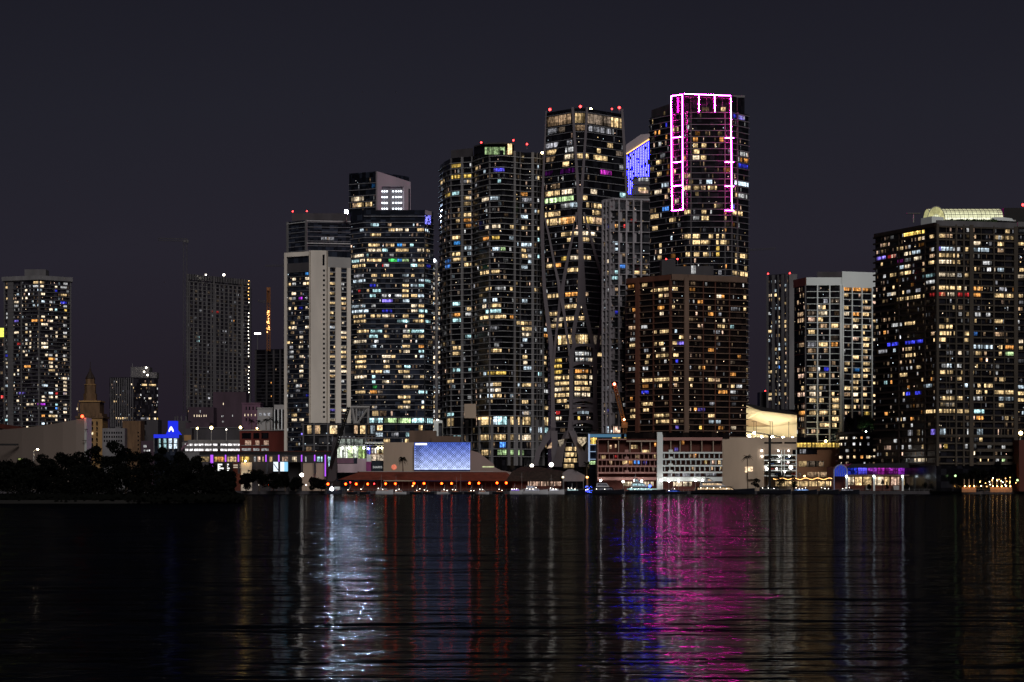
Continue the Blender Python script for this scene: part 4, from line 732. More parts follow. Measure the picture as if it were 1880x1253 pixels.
t.lit(1440,480,SV,"""565 640 275 o;650 730 275 o;745 835 275 o;565 615 330 w;845 890 335 W;150 160 320 d;180 188 320 d;125 140 380 d 2;375 415 375 K 1.5;450 525 382 D;750 765 393 w;775 795 393 w;840 890 395 s;325 365 437 W;365 395 440 w;570 615 450 w;750 825 452 d 2;130 190 495 d 2;225 305 500 D 1.5;325 410 500 W;568 620 512 W;655 715 510 o 1.2;750 810 512 w;230 295 560 s;130 190 560 d 2;325 370 557 w;655 715 572 w;845 890 575 w;
330 410 625 d 2;450 515 620 w;570 625 630 d;655 705 630 W;750 792 632 w;230 292 682 w .8;752 770 690 w;655 712 750 s .9;752 815 750 w;845 870 750 W;135 190 795 d;225 305 800 K;330 415 803 w;450 512 803 o .8;755 810 812 w;225 300 860 d;380 415 858 d 2;755 795 870 w;655 712 930 w;755 800 930 d 2;575 625 990 w;455 490 980 d;755 818 990 w;380 425 1050 b;575 605 1050 w;660 720 1050 n;755 818 1050 w;135 190 1100 s;240 272 1105 w;335 392 1100 w;455 480 1100 d 2;660 725 1108 w;755 798 1110 w;850 890 1110 W;660 708 1168 w;850 895 1168 w;
165 192 1220 w;240 300 1222 W;335 365 1220 w .5;575 630 1225 w;660 705 1225 w;755 790 1225 d 2""")
t.lit(1440,660,SV,"""240 300 285 W;165 190 280 w;130 195 345 s;240 300 345 W;335 355 340 W;455 480 340 w;240 300 405 w .7;335 378 400 w;458 520 400 w;660 705 350 W;755 790 350 w;575 630 350 d 2;850 895 345 w;665 710 405 w;855 870 405 W;458 522 460 w;458 495 520 w;458 522 580 w;580 630 465 w;665 685 465 w;758 808 465 w;140 200 525 o;240 302 525 w;335 415 520 w;580 600 525 d 2;765 815 525 y .5;860 880 525 W;160 190 580 d 2;340 430 640 w 1.1;458 500 640 w;180 200 700 w;260 298 700 d 2""")
t.fill(.08,'dDs',bay=7,wr=(.3,.8),bright=.5); t.done()
# terrace + terracotta podium
Yp2=1090
o=thing('hotel_podium','terracotta podium building with a string-lit terrace under the white-framed tower','building',(X(1500,Yp2),Yp2,GZ))
mb=MB(); mb.box(X(1460,Yp2),X(1541,Yp2),Yp2,Yp2+40,GZ,Z(822,Yp2)); mb.build('wall',M['tan'],o)
sub(o,1458,1500,803,834.5,Yp2,-8,.2,M['gblack'],'glazing')
strip(o,1461,1541,813.5,821.5,Yp2-1.1,COL['y'],nm='terrace_lights',pw=1); sub(o,1460,1541,821.5,823,Yp2,0,1.6,M['concd'],'railing')
for (a,b,y0,y1,c,k) in ((1466,1481,846.5,857.5,'w',.6),(1481.5,1513,846.5,857.5,'D',1),(1503,1512,848,857,'d',1),(1482,1524,866.5,876.5,'d',1.4),(1465,1471,868,875,'D',1),(1468,1480,825,833,'K',1)):
    sub(o,a,b,y0,y1,Yp2,-.4,.15,M['gblack'],'window'); strip(o,a+.3,b-.3,y0+.4,y1-.4,Yp2-.15,tuple(v*k for v in COL[c]),pw=.9)
q=thing('wall_lamp','warm lamp above the string-lit terrace of the terracotta podium','lamp',(X(1516,Yp2-2),Yp2-2,Z(812,Yp2))); mb=MB(); mb.ball((X(1516,Yp2-2),Yp2-2,Z(810.5,Yp2)),.8); mb.build('bulb',M['lampy'],q); mb=MB(); mb.tube([(X(1516,Yp2-2),Yp2-2,Z(822,Yp2)),(X(1516,Yp2-2),Yp2-2,Z(812,Yp2))],.12); mb.build('post',M['steel'],q)
# ---- big dark tower at right
SR=.22346
sR=sl((415,795,11.93))+[801,813,826,838,850]
t=Tower('apartment_tower','huge dark right-hand tower with a glowing glass barrel vault on top',[(1607,1002),(1719,958),(1783,962),(1866,968)],411,sR,M['gblack'],None,depth=40,inset=.14)
sd=solid('dim_brown_slab_edge',(.022,.014,.011)); sg=solid('lit_taupe_slab_edge',(.06,.048,.036))  # left face dark, right face lighter: light from the right put into the colours
for y in sR: 
    z=Z(y,t.Yr)
    if z>t.zt: continue
    mb=MB()
    A_,T_,n_,L_=t.segs(z)[0]; t.fbox(mb,0,-1.2,L_,z-.9,z,-.3,.7)
    mb.build('balcony',sd,t.root); mb=MB()
    for i in (1,2): A_,T_,n_,L_=t.segs(z)[i]; t.fbox(mb,i,0.02,L_-.02,z-.75,z,-.3,.85)
    mb.build('balcony',sg,t.root)
t.panel(1719,1866,405,415,M['conc2'],1.0,'parapet'); t.panel(1607,1719,409,416,sd,1.0,'parapet')
for p,w in ((1720,1.4),(1754,.9),(1768,.9),(1782,2.2),(1823,.7),(1863.5,2.2)): t.col(p,w,412,856,sg,1.2)
for p in (1736,1742,1800,1843): t.col(p,.3,412,800,sg,.9,'divider')
for p in (1652,1700): t.col(p,.5,412,850,sd,.9,'divider')
t.panel(1722,1866,798,802,sg,1.3,'beam'); 
for y in (812,824,837,848): t.panel(1792,1862,y,y+5.5,sg,1.4,'spandrel')
t.panel(1688,1708,395,409,wf,-1,'roof_tank',-9) 
t.lit(1600,370,SR,"""45 85 258 W;120 262 252 y 1.7;268 410 250 y 1.8;418 440 240 y 1.5;220 260 195 K;270 295 190 k;330 365 190 d 2;370 412 185 d 2;430 450 185 k;385 410 298 w;418 440 298 W;480 515 293 w;540 600 292 w;600 665 293 d 2;93 115 365 d 2;305 322 352 k;280 300 352 d;210 262 408 w .7;270 325 408 W;335 402 405 c .9;495 515 398 k;535 570 395 v;570 665 400 c .9;670 728 402 k;40 118 475 v 1.4;135 200 465 r .3;165 200 465 s;215 262 465 m .3;275 325 462 k;350 412 458 W;
480 520 450 d 2;555 665 450 w .8;670 718 450 w .8;232 265 518 c;275 325 515 W;420 440 508 d 2;470 515 503 w;550 655 503 W;665 728 508 w .8;155 205 578 w;230 262 572 w .6;275 325 572 w;340 352 572 k;98 118 630 k;255 268 628 K;420 540 612 t .35;545 688 612 W .6;690 740 612 k;765 795 615 w;450 520 660 k;840 902 348 W;1035 1088 348 w;1185 1250 352 w;815 965 402 c 1.1;1035 1085 402 d 2;845 858 295 d 2;1000 1165 300 w .5;1040 1070 300 c .8;1100 1135 240 w;
915 988 508 k 1.2;845 860 560 w;995 1015 560 W;1035 1090 562 c;1215 1250 562 w;1200 1250 618 W;545 685 718 w;690 735 718 w;755 780 718 W;490 520 715 d 2;840 912 715 o 1.1;870 912 712 w 1.1;1050 1110 718 K 1.6;130 160 785 k;165 200 780 W;210 270 780 w .7;280 345 780 w .7;355 402 775 w;425 445 768 w;480 530 768 r .4;540 605 768 r .7;570 605 772 w .7;625 680 772 W .6;692 802 772 r .8;835 900 775 o;1000 1085 778 w .8;1095 1165 778 w 1.1;1210 1245 778 w;
95 115 730 d 2;175 190 728 w;255 268 725 w;290 320 722 K;365 405 720 K;850 900 935 k;940 975 938 k;1000 1075 988 w;845 862 990 w .6;100 125 995 d 2;140 155 992 d;165 250 992 k .8;275 335 988 w .8;340 358 985 w;555 665 1035 w;100 120 1100 o;490 520 1085 d 2;560 655 1085 w 1.1;675 690 1085 w;755 800 1090 w;1000 1090 1090 d 2.3;555 610 1140 w;755 805 1142 w 1.1;130 222 1148 b .9;278 425 1140 b 1.3;1210 1245 1148 W;280 332 1200 w .6;180 200 1200 c .5;820 910 1198 c;920 995 1198 c 1.1;1045 1075 1198 w;1098 1172 1198 o 1.2;510 520 1142 w;840 870 1100 B .5;855 905 1248 w;1200 1220 880 s""")
t.lit(1600,620,SR,"""60 130 138 K 1.4;282 335 135 w .6;350 362 135 w;710 740 138 W;615 655 130 K;855 905 128 w;925 945 130 d 2;1045 1070 135 w;1098 1175 135 g;235 250 188 d 2;315 328 185 d 2;890 908 183 o;320 335 237 k;372 408 236 w .7;575 660 234 k;620 658 232 c;680 740 238 k .9;230 280 298 w;282 295 298 w;563 605 288 w;622 670 290 w .5;825 840 288 w;105 130 352 t .7;158 172 350 o 1.4;412 425 342 w;488 500 340 o;700 740 335 w;1008 1030 345 d;1050 1098 347 w .8;
432 498 397 c .8;762 790 397 c;870 895 395 w;925 998 397 w;1195 1250 397 c .7;860 905 450 w;930 950 450 w;1008 1180 452 w 1.2;1198 1250 450 w 1.1;285 318 450 b;360 410 448 b;260 273 455 w;610 660 448 k;565 692 502 w;700 748 503 w .8;830 910 503 k 1.1;1045 1175 503 c .35;1200 1250 505 w;258 275 500 K;565 682 552 w .5;565 682 552 k .5;1045 1095 555 w .9;433 530 610 w 1.1;555 695 610 w 1.2;703 757 610 w 1.1;765 818 612 w;842 925 610 t 1.8;110 135 612 o;860 918 662 o 1.4;215 225 665 k;242 250 665 w;262 282 662 k;
325 340 712 k;488 530 768 v .8;560 610 768 c .7;785 795 770 k;865 915 765 c .8;300 340 768 K;885 912 832 w;595 625 885 y .9;745 790 885 k;1070 1098 885 k 1.2;838 850 938 W;1070 1098 990 g .8;890 900 990 w;955 962 990 w;355 410 990 W;415 455 992 W;185 210 832 k;310 325 832 k;305 330 885 k;250 265 885 k;125 160 892 s .5""")
t.fill(.16,'dDKowdk',bay=4,wr=(.15,.6),bright=.35); t.done()
# barrel vault
Yv=975; zb_=Z(405,Yv); zt_=Z(380,Yv); R=zt_-zb_; xa,xb=X(1708,Yv),X(1842,Yv); W2=9.0
o=thing('glass_vault','glowing yellow-green glass barrel vault on the roof of the huge dark right tower','skylight',((xa+xb)/2,Yv,zb_))
mb=MB(); nA=14; nB=34
prof_=[(Yv+W2-W2*math.cos(math.pi*k/nA),zb_+R*math.sin(math.pi*k/nA)) for k in range(nA+1)]
for j in range(nB):
    x0=xa+(xb-xa)*j/nB; x1=xa+(xb-xa)*(j+1)/nB; 
    for k in range(nA):
        (y0,z0),(y1,z1)=prof_[k],prof_[k+1]; e=.05; c=jit((.58,.56,.34) if k>2 else ((.85,.85,.54) if k>0 else (1.3,1.3,.95)),.05)
        mb.face([(x0+e,y0,z0+.1),(x1-e,y0,z0+.1),(x1-e,y1,z1-.1 if z1>z0 else z1+.1),(x0+e,y1,z1-.1 if z1>z0 else z1+.1)],c)
mb.build('glazing',M['litsoft'],o)
mb=MB(); pts=[(xa,y,z) for y,z in prof_]; 
for k in range(nA): mb.face([pts[k],pts[k+1],(xa,Yv+W2,zb_)],(.40,.38,.18))
# quarter-dome end facing left, swept forward
for a in range(6):
    for k in range(nA//2+1,nA//2+1): pass
mb.build('end_glass',M['litsoft'],o)
for j in range(0,nB+1,2):
    x0=xa+(xb-xa)*j/nB; mb=MB(); mb.tube([(x0,y-.1,z+.05) for y,z in prof_],.13,4); mb.build('rib',M['conc2'],o)
for k in (2,4,6): mb=MB(); y,z=prof_[k]; mb.tube([(xa,y-.15,z+.1),(xb,y-.15,z+.1)],.1,4); mb.build('purlin',M['conc2'],o)
# round front of the vault end: half cone glazing
mb=MB()
for k in range(10):
    a0=math.pi*k/10; a1=math.pi*(k+1)/10; cx=X(1719,Yv-1); rr=X(1735,Yv)-X(1703,Yv)
    p=lambda a,q: (cx-q*rr/2*math.cos(a),Yv-1.0,zb_+.2+q*(R-.4)*math.sin(a))
    mb.face([p(a0,1),p(a1,1),p(a1,.45),p(a0,.45)],jit((.5,.47,.22),.15))
mb.build('end_glass',M['litsoft'],o)
mb=MB(); mb.tube([(X(1719,Yv-1.2)-math.cos(math.pi*k/14)*rr/2,Yv-1.2,zb_+.2+(R-.2)*math.sin(math.pi*k/14)) for k in range(15)],.2,4); mb.build('arch_frame',M['palegrey'],o)
mb=MB(); mb.prism([(X(1702,Yv-2),Yv-2),(X(1865,Yv-2),Yv-2),(X(1862,Yv+24),Yv+24),(X(1704,Yv+24),Yv+24)],Z(408,Yv),zb_); mb.build('base',M['palegrey'],o)
mb=MB(); mb.loft([[(X(a,Yv-3),Yv-3,Z(b,Yv)) for a,b in P] for P in ([(1822,406),(1822,401),(1845,401),(1858,403),(1862,408)],)]+[[(X(a,Yv),Yv+16,Z(b,Yv)) for a,b in [(1822,406),(1822,401),(1845,401),(1858,403),(1862,408)]]]); mb.build('shell',M['white'],o)
o=thing('roof_antenna','flat dark dish aerial beside the white tank on the right tower roof','antenna',(X(1676,985),985,Z(408,985))); mb=MB(); mb.tube([(X(1677,985),985,Z(409,985)),(X(1677,985),985,Z(393,985))],.3); mb.build('mast',M['steel'],o); mb=MB(); mb.prism([(X(1665,985),984),(X(1689,985),984),(X(1689,985),986),(X(1665,985),986)],Z(393,985),Z(391.6,985)); mb.build('dish',M['conc2'],o)
# roof garden shrub hedge
# far right wing
t=Tower('apartment_tower','taller dark wing cut off by the right edge with terrace lamps',[(1868,990),(1935,990)],412,sl((418,795,11.93))+[801,818,836],M['gblack'],sd,sth=.6,spr=.8,depth=30)
t.panel(1867,1935,408,417,M['conc2'],.9,'parapet'); mb=MB(); mb.box(X(1843,1003),X(1950,1003),1003,1020,t.zt-3,Z(382,1003)); mb.build('roof_wing',M['black'],t.root)
t.lit(1600,370,SR,"1185 1250 352 w;1215 1250 562 w;1200 1250 618 W;1210 1245 778 w;1205 1240 880 d 2;1190 1215 980 k;1210 1245 1148 W"); t.lit(1600,620,SR,"1195 1250 397 c .7;1198 1250 450 w;1200 1250 505 w;1235 1248 612 c"); t.fill(.15,'dwKc',bright=.4); t.done()
beacon(1878,376.5,1003,'red warning light at the top right edge of the picture',r=.7,post=2)
q=thing('wall_lamp','warm amber lamp on the terrace of the far right wing','lamp',(X(1874,985),985,Z(798,985))); mb=MB(); mb.ball((X(1874,985),985,Z(795.5,985)),1.1); mb.build('bulb',M['lampy'],q); mb=MB(); mb.tube([(X(1874,985),985,Z(812,985)),(X(1874,985),985,Z(798.5,985))],.15); mb.build('post',M['steel'],q)
boxthing('building','dark maroon corner building with a drum top at the right edge','building',1871,1935,808,None,955,20,M['maroon'])
# ---- low dark hotel wing
t=Tower('hotel_wing','low dark brown hotel wing with scattered white windows left of the huge right tower',[(1541,1060),(1560,1048),(1725,1040)],793,[797,808,820,832,844,856],M['gbrown'],sd,sth=1.0,spr=.9,depth=24)
t.panel(1528,1725,793,797,M['concd'],3,'canopy')
t.lit(1440,660,SV,"530 570 745 W;585 605 750 W;655 680 770 k;730 750 770 o 1.3;785 815 768 k;525 555 805 W;655 680 830 k;720 735 830 k;795 815 830 K;590 620 888 k;858 892 890 W;528 560 958 W;598 620 958 W;660 685 955 w;730 755 945 o;785 825 955 w;852 890 955 W"); t.lit(1600,620,SR,"15 48 942 W;12 48 998 W;88 108 998 W;125 160 998 w;185 208 830 k;310 325 830 k;125 160 890 o;250 268 888 k;305 330 888 W;360 410 992 w;415 457 992 W;70 75 832 W")
t.fill(.3,'kKdDo',bay=4,wr=(.1,.35),bright=.5); t.done()
# ---- tent-roofed arena, glowing white canopy
Yc=1120; o=thing('canopy_hall','glowing cream hall with a folded tent-like ceiling','hall',(X(1415,Yc),Yc,Z(804,Yc)))
mb=MB(); P=[(1367,742),(1400,748),(1462,760),(1462,806),(1367,806)]
mb.loft([[(X(a,Yc+22),Yc+22,Z(b,Yc+22)) for a,b in P],[(X(a,Yc+24),Yc+24,Z(b,Yc+24)) for a,b in P]]); mb.build('back_wall',M['beige'],o)
cw=solid('canopy_white',(.8,.74,.6),var=.04)
def fold(pts,nm,mat=cw,d=1.2):
    mb=MB(); a=[(X(p[0],p[2]),p[2],Z(p[1],p[2])) for p in pts]; mb.loft([a,[(x,y+.2,z+d) for x,y,z in a]]); return mb.build(nm,mat,o)
fold([(1366,743,Yc),(1396,755,Yc),(1376,769,Yc+20),(1366,772,Yc+20)],'canopy_fold')
fold([(1396,755,Yc),(1463,763,Yc),(1463,778,Yc+18),(1418,784,Yc+20),(1376,769,Yc+20)],'canopy_fold')
fold([(1366,785,Yc+21),(1418,784,Yc+20.5),(1463,779,Yc+19),(1463,806,Yc+21.5),(1366,806,Yc+21.5)],'lower_wall',cw,.3)
mb=MB(); a=[(X(p[0],Yc-1),Yc-1,Z(p[1],Yc)) for p in ((1366,740),(1402,748),(1463,758.5),(1463,762),(1400,754.5),(1366,743.5))]; mb.loft([a,[(x,y+30,z) for x,y,z in a]]); mb.build('roof_edge',M['black'],o)
mb=MB(); a=[(X(p[0],Yc+12),Yc+12,Z(p[1],Yc+12)) for p in ((1366,791.5),(1398,795),(1449,804),(1449,806),(1396,797.5),(1366,793.5))]; mb.loft([a,[(x,y+1,z) for x,y,z in a]]); mb.build('ramp_beam',M['black'],o)
for x in (1384,1388.5,1414,1418.5,1448): mb=MB(); mb.tube([(X(x,Yc+4),Yc+4,Z(804,Yc)),(X(x,Yc+4),Yc+4,Z(774,Yc))],.14,4); mb.build('mast',M['cranek'],o)
for x0,x1 in ((1380,1389),(1411,1419)): mb=MB(); mb.tube([(X(x0,Yc+4),Yc+4,Z(774,Yc)),(X(x1,Yc+4),Yc+4,Z(774,Yc))],.14,4); mb.build('crossbar',M['cranek'],o)
for (x,y,s) in ((1375,790,1),(1398,792,1),(1418,792,1.2),(1438,793,1.2),(1455,794,1),(1385,785,1)):
    mb=MB(); mb.ball((X(x,Yc+6),Yc+6,Z(y+10,Yc)),.6); mb.build('uplight',bpy.data.materials.get('canopy_fill') or emit('canopy_fill',(1,.83,.52),250),o)  # lamps added behind the beam to brighten the folded ceiling
# ---- beige wall + lit parking garage
Yw=1000
o=boxthing('beige_hall','large blank beige wall between the balcony hotel and the lit garage','building',1326,1391,803.5,None,Yw,30,M['beige'])
sub(o,1368,1382,857.5,867.5,Yw,-.3,.15,M['lit'],'window',(1.1,.8,.5)); sub(o,1372,1390,866,880,Yw,0,2,M['beige'],'porch'); 
o=thing('parking_garage','five-deck parking garage full of brilliant white lights and cars','building',(X(1427,Yw),Yw,GZ))
mb=MB(); mb.box(X(1391,Yw),X(1463,Yw),Yw,Yw+2,Z(826,Yw),Z(803.5,Yw)); mb.box(X(1391,Yw),X(1403,Yw),Yw+.1,Yw+14,GZ,Z(826,Yw)); mb.box(X(1403.05,Yw),X(1463,Yw),Yw+16,Yw+18,GZ,Z(803.5,Yw)); mb.build('wall',M['beige'],o)
sub(o,1403,1436,812,815,Yw,-.3,.1,M['gblack'],'opening'); sub(o,1440,1462,812,815,Yw,-.3,.1,M['gblack'],'opening')
for y in (835,844.5,854,863.5,873): sub(o,1403.1,1463,y,y+1.8,Yw,-15.9,0,M['white'],'deck')
for x in (1411.5,1434.5,1439.5,1461.5): sub(o,x,x+1.2,826,878,Yw,-.6,.1,M['white'],'pillar')
gl=emit('garage_light',(1,.95,.88),16)
for i,(x,y) in enumerate(((1398.5,828),(1399,838),(1429,828),(1448,828),(1431,838),(1449,838),(1430,848),(1447,849),(1406,858),(1426,861),(1412,850),(1441,866))):
    q=thing('ceiling_lamp','brilliant white deck lamp in the parking garage','lamp',(X(x,Yw+1.6),Yw-.5,Z(y,Yw)),'white deck lamps of the right parking garage'); mb=MB(); mb.ball((X(x,Yw-.5),Yw-.5,Z(y,Yw)),.42,8,5); mb.build('bulb',gl,q); mb=MB(); mb.box(X(x,Yw)-.2,X(x,Yw)+.2,Yw-.5,Yw+.1,Z(y,Yw)+.4,Z(y,Yw)+.55); mb.build('bracket',M['steel'],q)
def flood(px,py,Y,r,label,mat='lampw',base=None,grp=None):
    z=Z(py,Y); zb=GZ if base is None else base; q=thing('floodlight',label,'floodlight',(X(px,Y),Y,zb),grp); mb=MB(); mb.tube([(X(px,Y),Y,zb),(X(px,Y),Y,z-r*.8)],.14); mb.build('post',M['cranek'],q); mb=MB(); mb.ball((X(px,Y),Y,z),r,10,6); mb.build('lamp_head',M[mat],q); return q
flood(1452,858.5,985,1.0,'brightest white floodlight in front of the lit parking garage'); flood(1407.5,861,985,.8,'smaller white floodlight beside the dark pole at the garage')
flood(976.5,855.5,1000,.95,'white floodlight above the dark thatched hall, left of the pair'); flood(1012,853.5,1000,1.15,'white floodlight above the dark thatched hall, right and larger of the pair')
flood(554,872.5,975,1.0,'warm white floodlight among the dark shore trees left of the orange lamps'); 
def car(px,py,Y,label,col):
    x=X(px,Y); z=Z(py,Y); q=thing('parked_car',label,'car',(x,Y,z),'cars parked on the garage decks')
    mb=MB(); P=[(-2.2,.3),(-2.25,.75),(-1.5,.9),(1.3,.92),(2.1,.78),(2.2,.3)]; mb.loft([[(x+a,Y-.85,z+b) for a,b in P],[(x+a,Y+.85,z+b) for a,b in P]]); mb.build('body',col,q)
    mb=MB(); P=[(-1.5,.9),(-1.0,1.42),(.5,1.45),(1.2,.92)]; mb.loft([[(x+a,Y-.7,z+b) for a,b in P],[(x+a,Y+.7,z+b) for a,b in P]]); mb.build('cabin',M['gblack'],q)
    for w in (-1.35,1.35):
        for s in (-.86,.7): mb=MB(); mb.loft([[(x+w+.32*math.cos(t_*.785),Y+s+dy,z+.32+.32*math.sin(t_*.785)) for t_ in range(8)] for dy in (0,.16)]); mb.build('wheel',M['black'],q)
cc=[solid('car_paint_'+n,c,rough=.3,var=.03) for n,c in (('silver',(.4,.4,.42)),('black',(.02,.02,.02)),('white',(.7,.7,.7)),('red',(.3,.03,.02)),('blue',(.04,.08,.2)))]; cn=['silver','black','white','red','blue']
i=0
for lv,y in enumerate((844.3,853.8,863.3,872.8)):
    for x in (1418,1428.5,1446,1456):
        k=(i*7+lv)%5; car(x,y,Yw+4,cn[k]+' car parked on garage deck, '+ORD[i%4]+' from the left on the '+['top','second','third','lowest'][lv]+' visible deck',cc[k]); i+=1
o=boxthing('chimney_pole','tall black square pole in front of the bright parking garage','pole',1411.4,1415.6,800,None,980,1.2,M['cranek'],part='shaft'); sub(o,1410.6,1416.2,799,801.5,980,-1.5,.3,M['cranek'],'cap')
# warm string-lit restaurant terrace below
o=thing('terrace_bar','amber string-lit open bar along the quay below the garage','restaurant',(X(1470,975),975,GZ))
mb=MB(); mb.box(X(1424,975),X(1530,975),975,986,Z(881,975),Z(879.3,975)); mb.build('roof',M['brownl'],o)
for k in range(12): x=1425+k*9.4; sub(o,x,x+.5,881,900,975,-.3,0,M['brownl'],'post')
for x0,x1,k in ((1424,1440,.7),(1441,1458,.9),(1460,1500,.5),(1502,1526,.6)): strip(o,x0,x1,884,893,983,tuple(v*k*1.5 for v in COL['w']),nm='lit_room',pw=.7)
mb=MB()
for k in range(70): x=1420+k*1.55; mb.ball((X(x,973),973,Z(879.4+1.4*math.sin(k*.45),973)),.16,5,3)
mb.build('light_string',M['smallo'],o,kind='stuff')
mb=MB(); mb.ball((X(1477,974.2),974.2,Z(874.5,974)),.4); mb.build('lamp',M['lampy'],o)
# ---- pavilion with blue arch and purple loggia
Yk=978; o=thing('waterfront_pavilion','waterfront pavilion with a blue-lit arched gable, purple-lit upper windows and bright shopfronts','building',(X(1615,Yk),Yk,GZ))
mb=MB(); mb.box(X(1532,Yk),X(1745,Yk),Yk+3,Yk+24,GZ,Z(857,Yk)); mb.build('wall',M['maroon'],o)
mb=MB(); a=[(X(x,Yk),Yk-1.5,Z(y,Yk)) for x,y in ((1552,859),(1562,852),(1700,850),(1712,860))]; mb.loft([a,[(x,y+26,z) for x,y,z in a]]); mb.build('roof',M['black'],o)
cx=X(1542,Yk); rr=X(1554,Yk)-cx; zc=Z(866,Yk)
mb=MB(); arc=[(cx+rr*math.cos(math.pi*k/16),zc+rr*1.0*math.sin(math.pi*k/16)) for k in range(17)]
mb.tube([(cx+rr,Yk-2,GZ)]+[(x,Yk-2,z) for x,z in arc]+[(cx-rr,Yk-2,GZ)],.35,6); mb.build('arch_frame',solid('arch_paint',(.3,.32,.5)),o)
mb=MB(); mb.face([(x,Yk-1.6,z) for x,z in arc]+[(cx-rr,Yk-1.6,Z(875,Yk)),(cx+rr,Yk-1.6,Z(875,Yk))],(.02,.04,.35)); mb.build('arch_glass',M['litsoft'],o)
for k in range(5): mb=MB(); x=cx+rr*(-.6+.3*k); mb.tube([(x,Yk-1.8,Z(875,Yk)),(x,Yk-1.8,zc+rr*math.sqrt(max(0,1-(.6-.3*k)**2)))],.08,4); mb.build('glazing_bar',M['steel'],o)
for x0,x1,c in ((1556,1574,(.04,.07,.95)),(1575,1592,(.10,.08,.85)),(1593,1610,(.30,.04,.45)),(1611,1630,(.34,.02,.32)),(1631,1648,(.35,.03,.40)),(1649,1665,(.32,.03,.55)),(1667,1680,(.9,.55,.45)),(1682,1696,(.8,.5,.4))): strip(o,x0,x1,859.5,865,Yk+2.6,c,pw=2); strip(o,x0,x1,865.5,871.5,Yk+2.6,tuple(v*.35 for v in c),pw=2)
sub(o,1553,1712,872,874.5,Yk+3,0,4,M['brownl'],'canopy')
for x0,x1,c in ((1557,1568,'W'),(1570,1582,'w'),(1584,1600,'w'),(1606,1622,'W'),(1624,1634,'w'),(1636,1654,'s'),(1658,1674,'w'),(1680,1700,'c'),(1702,1716,'k')): strip(o,x0,x1,876,891,Yk+2.6,tuple(v*1.15 for v in COL[c]),nm='shopfront',pw=.8)
strip(o,1727,1752,860.5,871,Yk+2.6,(.85,.85,.55),nm='window',pw=1)
sub(o,1716,1756,858,873,Yk+3,0,.12,M['concd'],'panel')
for i,x in enumerate((1554,1604.5,1657)):
    q=thing('lamp_pillar','white-lit pillar with a bright cool lamp on the pavilion front, '+ORD[i]+' from the left','lamp',(X(x,Yk-3),Yk-3,GZ),'lamp pillars of the waterfront pavilion'); mb=MB(); mb.box(X(x-1.6,Yk-2),X(x+1.6,Yk-2),Yk-2.6,Yk-2,GZ,Z(876,Yk-2)); mb.build('pillar',M['white'],q); mb=MB(); mb.ball((X(x,Yk-3.4),Yk-3.4,Z(875,Yk)),.62); mb.build('bulb',emit('pillar_lamp',(.8,.93,1),9) if i==0 else bpy.data.materials['pillar_lamp'],q)
for i,(x,w) in enumerate(((1590,7),(1640,10),(1668,8),(1692,3))): sub(o,x,x+w,892,900,Yk,-2,1+i*.1,M['palegrey'] if i!=3 else M['white'],'kiosk')
# closed parasol silhouette
Ys=958; q=thing('closed_parasol','closed dark parasol standing on the quay before the pavilion','parasol',(X(1620,Ys),Ys,GZ)); mb=MB(); mb.tube([(X(1620,Ys),Ys,GZ),(X(1620,Ys),Ys,Z(888,Ys))],.2); mb.build('pole',M['cranek'],q); mb=MB(); mb.tube([(X(1620,Ys),Ys,Z(889,Ys)),(X(1620,Ys),Ys,Z(886,Ys)),(X(1620,Ys),Ys,Z(883,Ys)),(X(1620,Ys),Ys,Z(879,Ys))],[.9,.75,.45,.05]); mb.build('canopy',M['cranek'],q)
# ---- balcony hotel (low, in front)
Yh=970; o=thing('balcony_hotel','low hotel with rows of balconies and a white central fin','hotel',(X(1212,Yh),Yh,GZ))
mb=MB(); mb.box(X(1098,Yh),X(1326,Yh),Yh+3,Yh+26,GZ,Z(806,Yh)); mb.build('wall',M['maroon'],o)
mb=MB(); mb.box(X(1150,Yh+2),X(1340,Yh+2),Yh+4,Yh+20,Z(806,Yh),Z(794,Yh)); mb.build('penthouse',M['gbrown'],o)
sub(o,1097,1150,806,808,Yh,-3,.4,M['pink'],'parapet'); sub(o,1150,1206,809,811.5,Yh,-3,.4,M['beige'],'parapet'); sub(o,1216,1326,803.5,809,Yh,-3,.4,M['pink'],'parapet')
wl=M['white']
for y in (831,843,855,867): sub(o,1097,1206.3,y,y+2.9,Yh,-3,.5,M['pink'] ,'balcony'); sub(o,1216.3,1326,y-.8,y+2.1,Yh,-3,.5,wl,'balcony')
sub(o,1097,1206,876.3,882,Yh,-3,.6,M['pink'],'band'); sub(o,1216.3,1326,867.5,869,Yh,-3,.55,wl,'band'); sub(o,1216.3,1326,876,884,Yh,-3,.6,wl,'band')
mb=MB(); a=[(X(1206,Yh),GZ),(X(1216.5,Yh),GZ),(X(1216.5,Yh),Z(800,Yh)),(X(1215,Yh),Z(794,Yh)),(X(1206,Yh),Z(794,Yh))]; mb.loft([[(x,Yh-1.6,z) for x,z in a],[(x,Yh+3,z) for x,z in a]]); mb.build('fin',wl,o)
for x in (1097.2,): sub(o,x,x+1.2,808,884,Yh,-3,.45,M['pink'],'column')
for x,y in ((1147,824),(1147,837),(1147,849.5),(1147,862),(1228,824),(1228,837),(1228,849.5),(1228,861.5)): sub(o,x,x+7,y+2,y+7,Yh,-3,.6,M['pink'] if x<1200 else wl,'balcony_wall')
for k,x in enumerate(rng(1102,1204,8)):
    for j,y in enumerate((834,846,858)): sub(o,x+(j*3)%5,x+(j*3)%5+1.1,y,y+9,Yh+.2,-3,0,M['pink'],'partition')
for k,x in enumerate(rng(1219,1324,9.2)):
    for j,y in enumerate((832,844,856)): sub(o,x+(j*3)%5,x+(j*3)%5+1.3,y,y+9,Yh+.2,-3,0,wl,'partition')
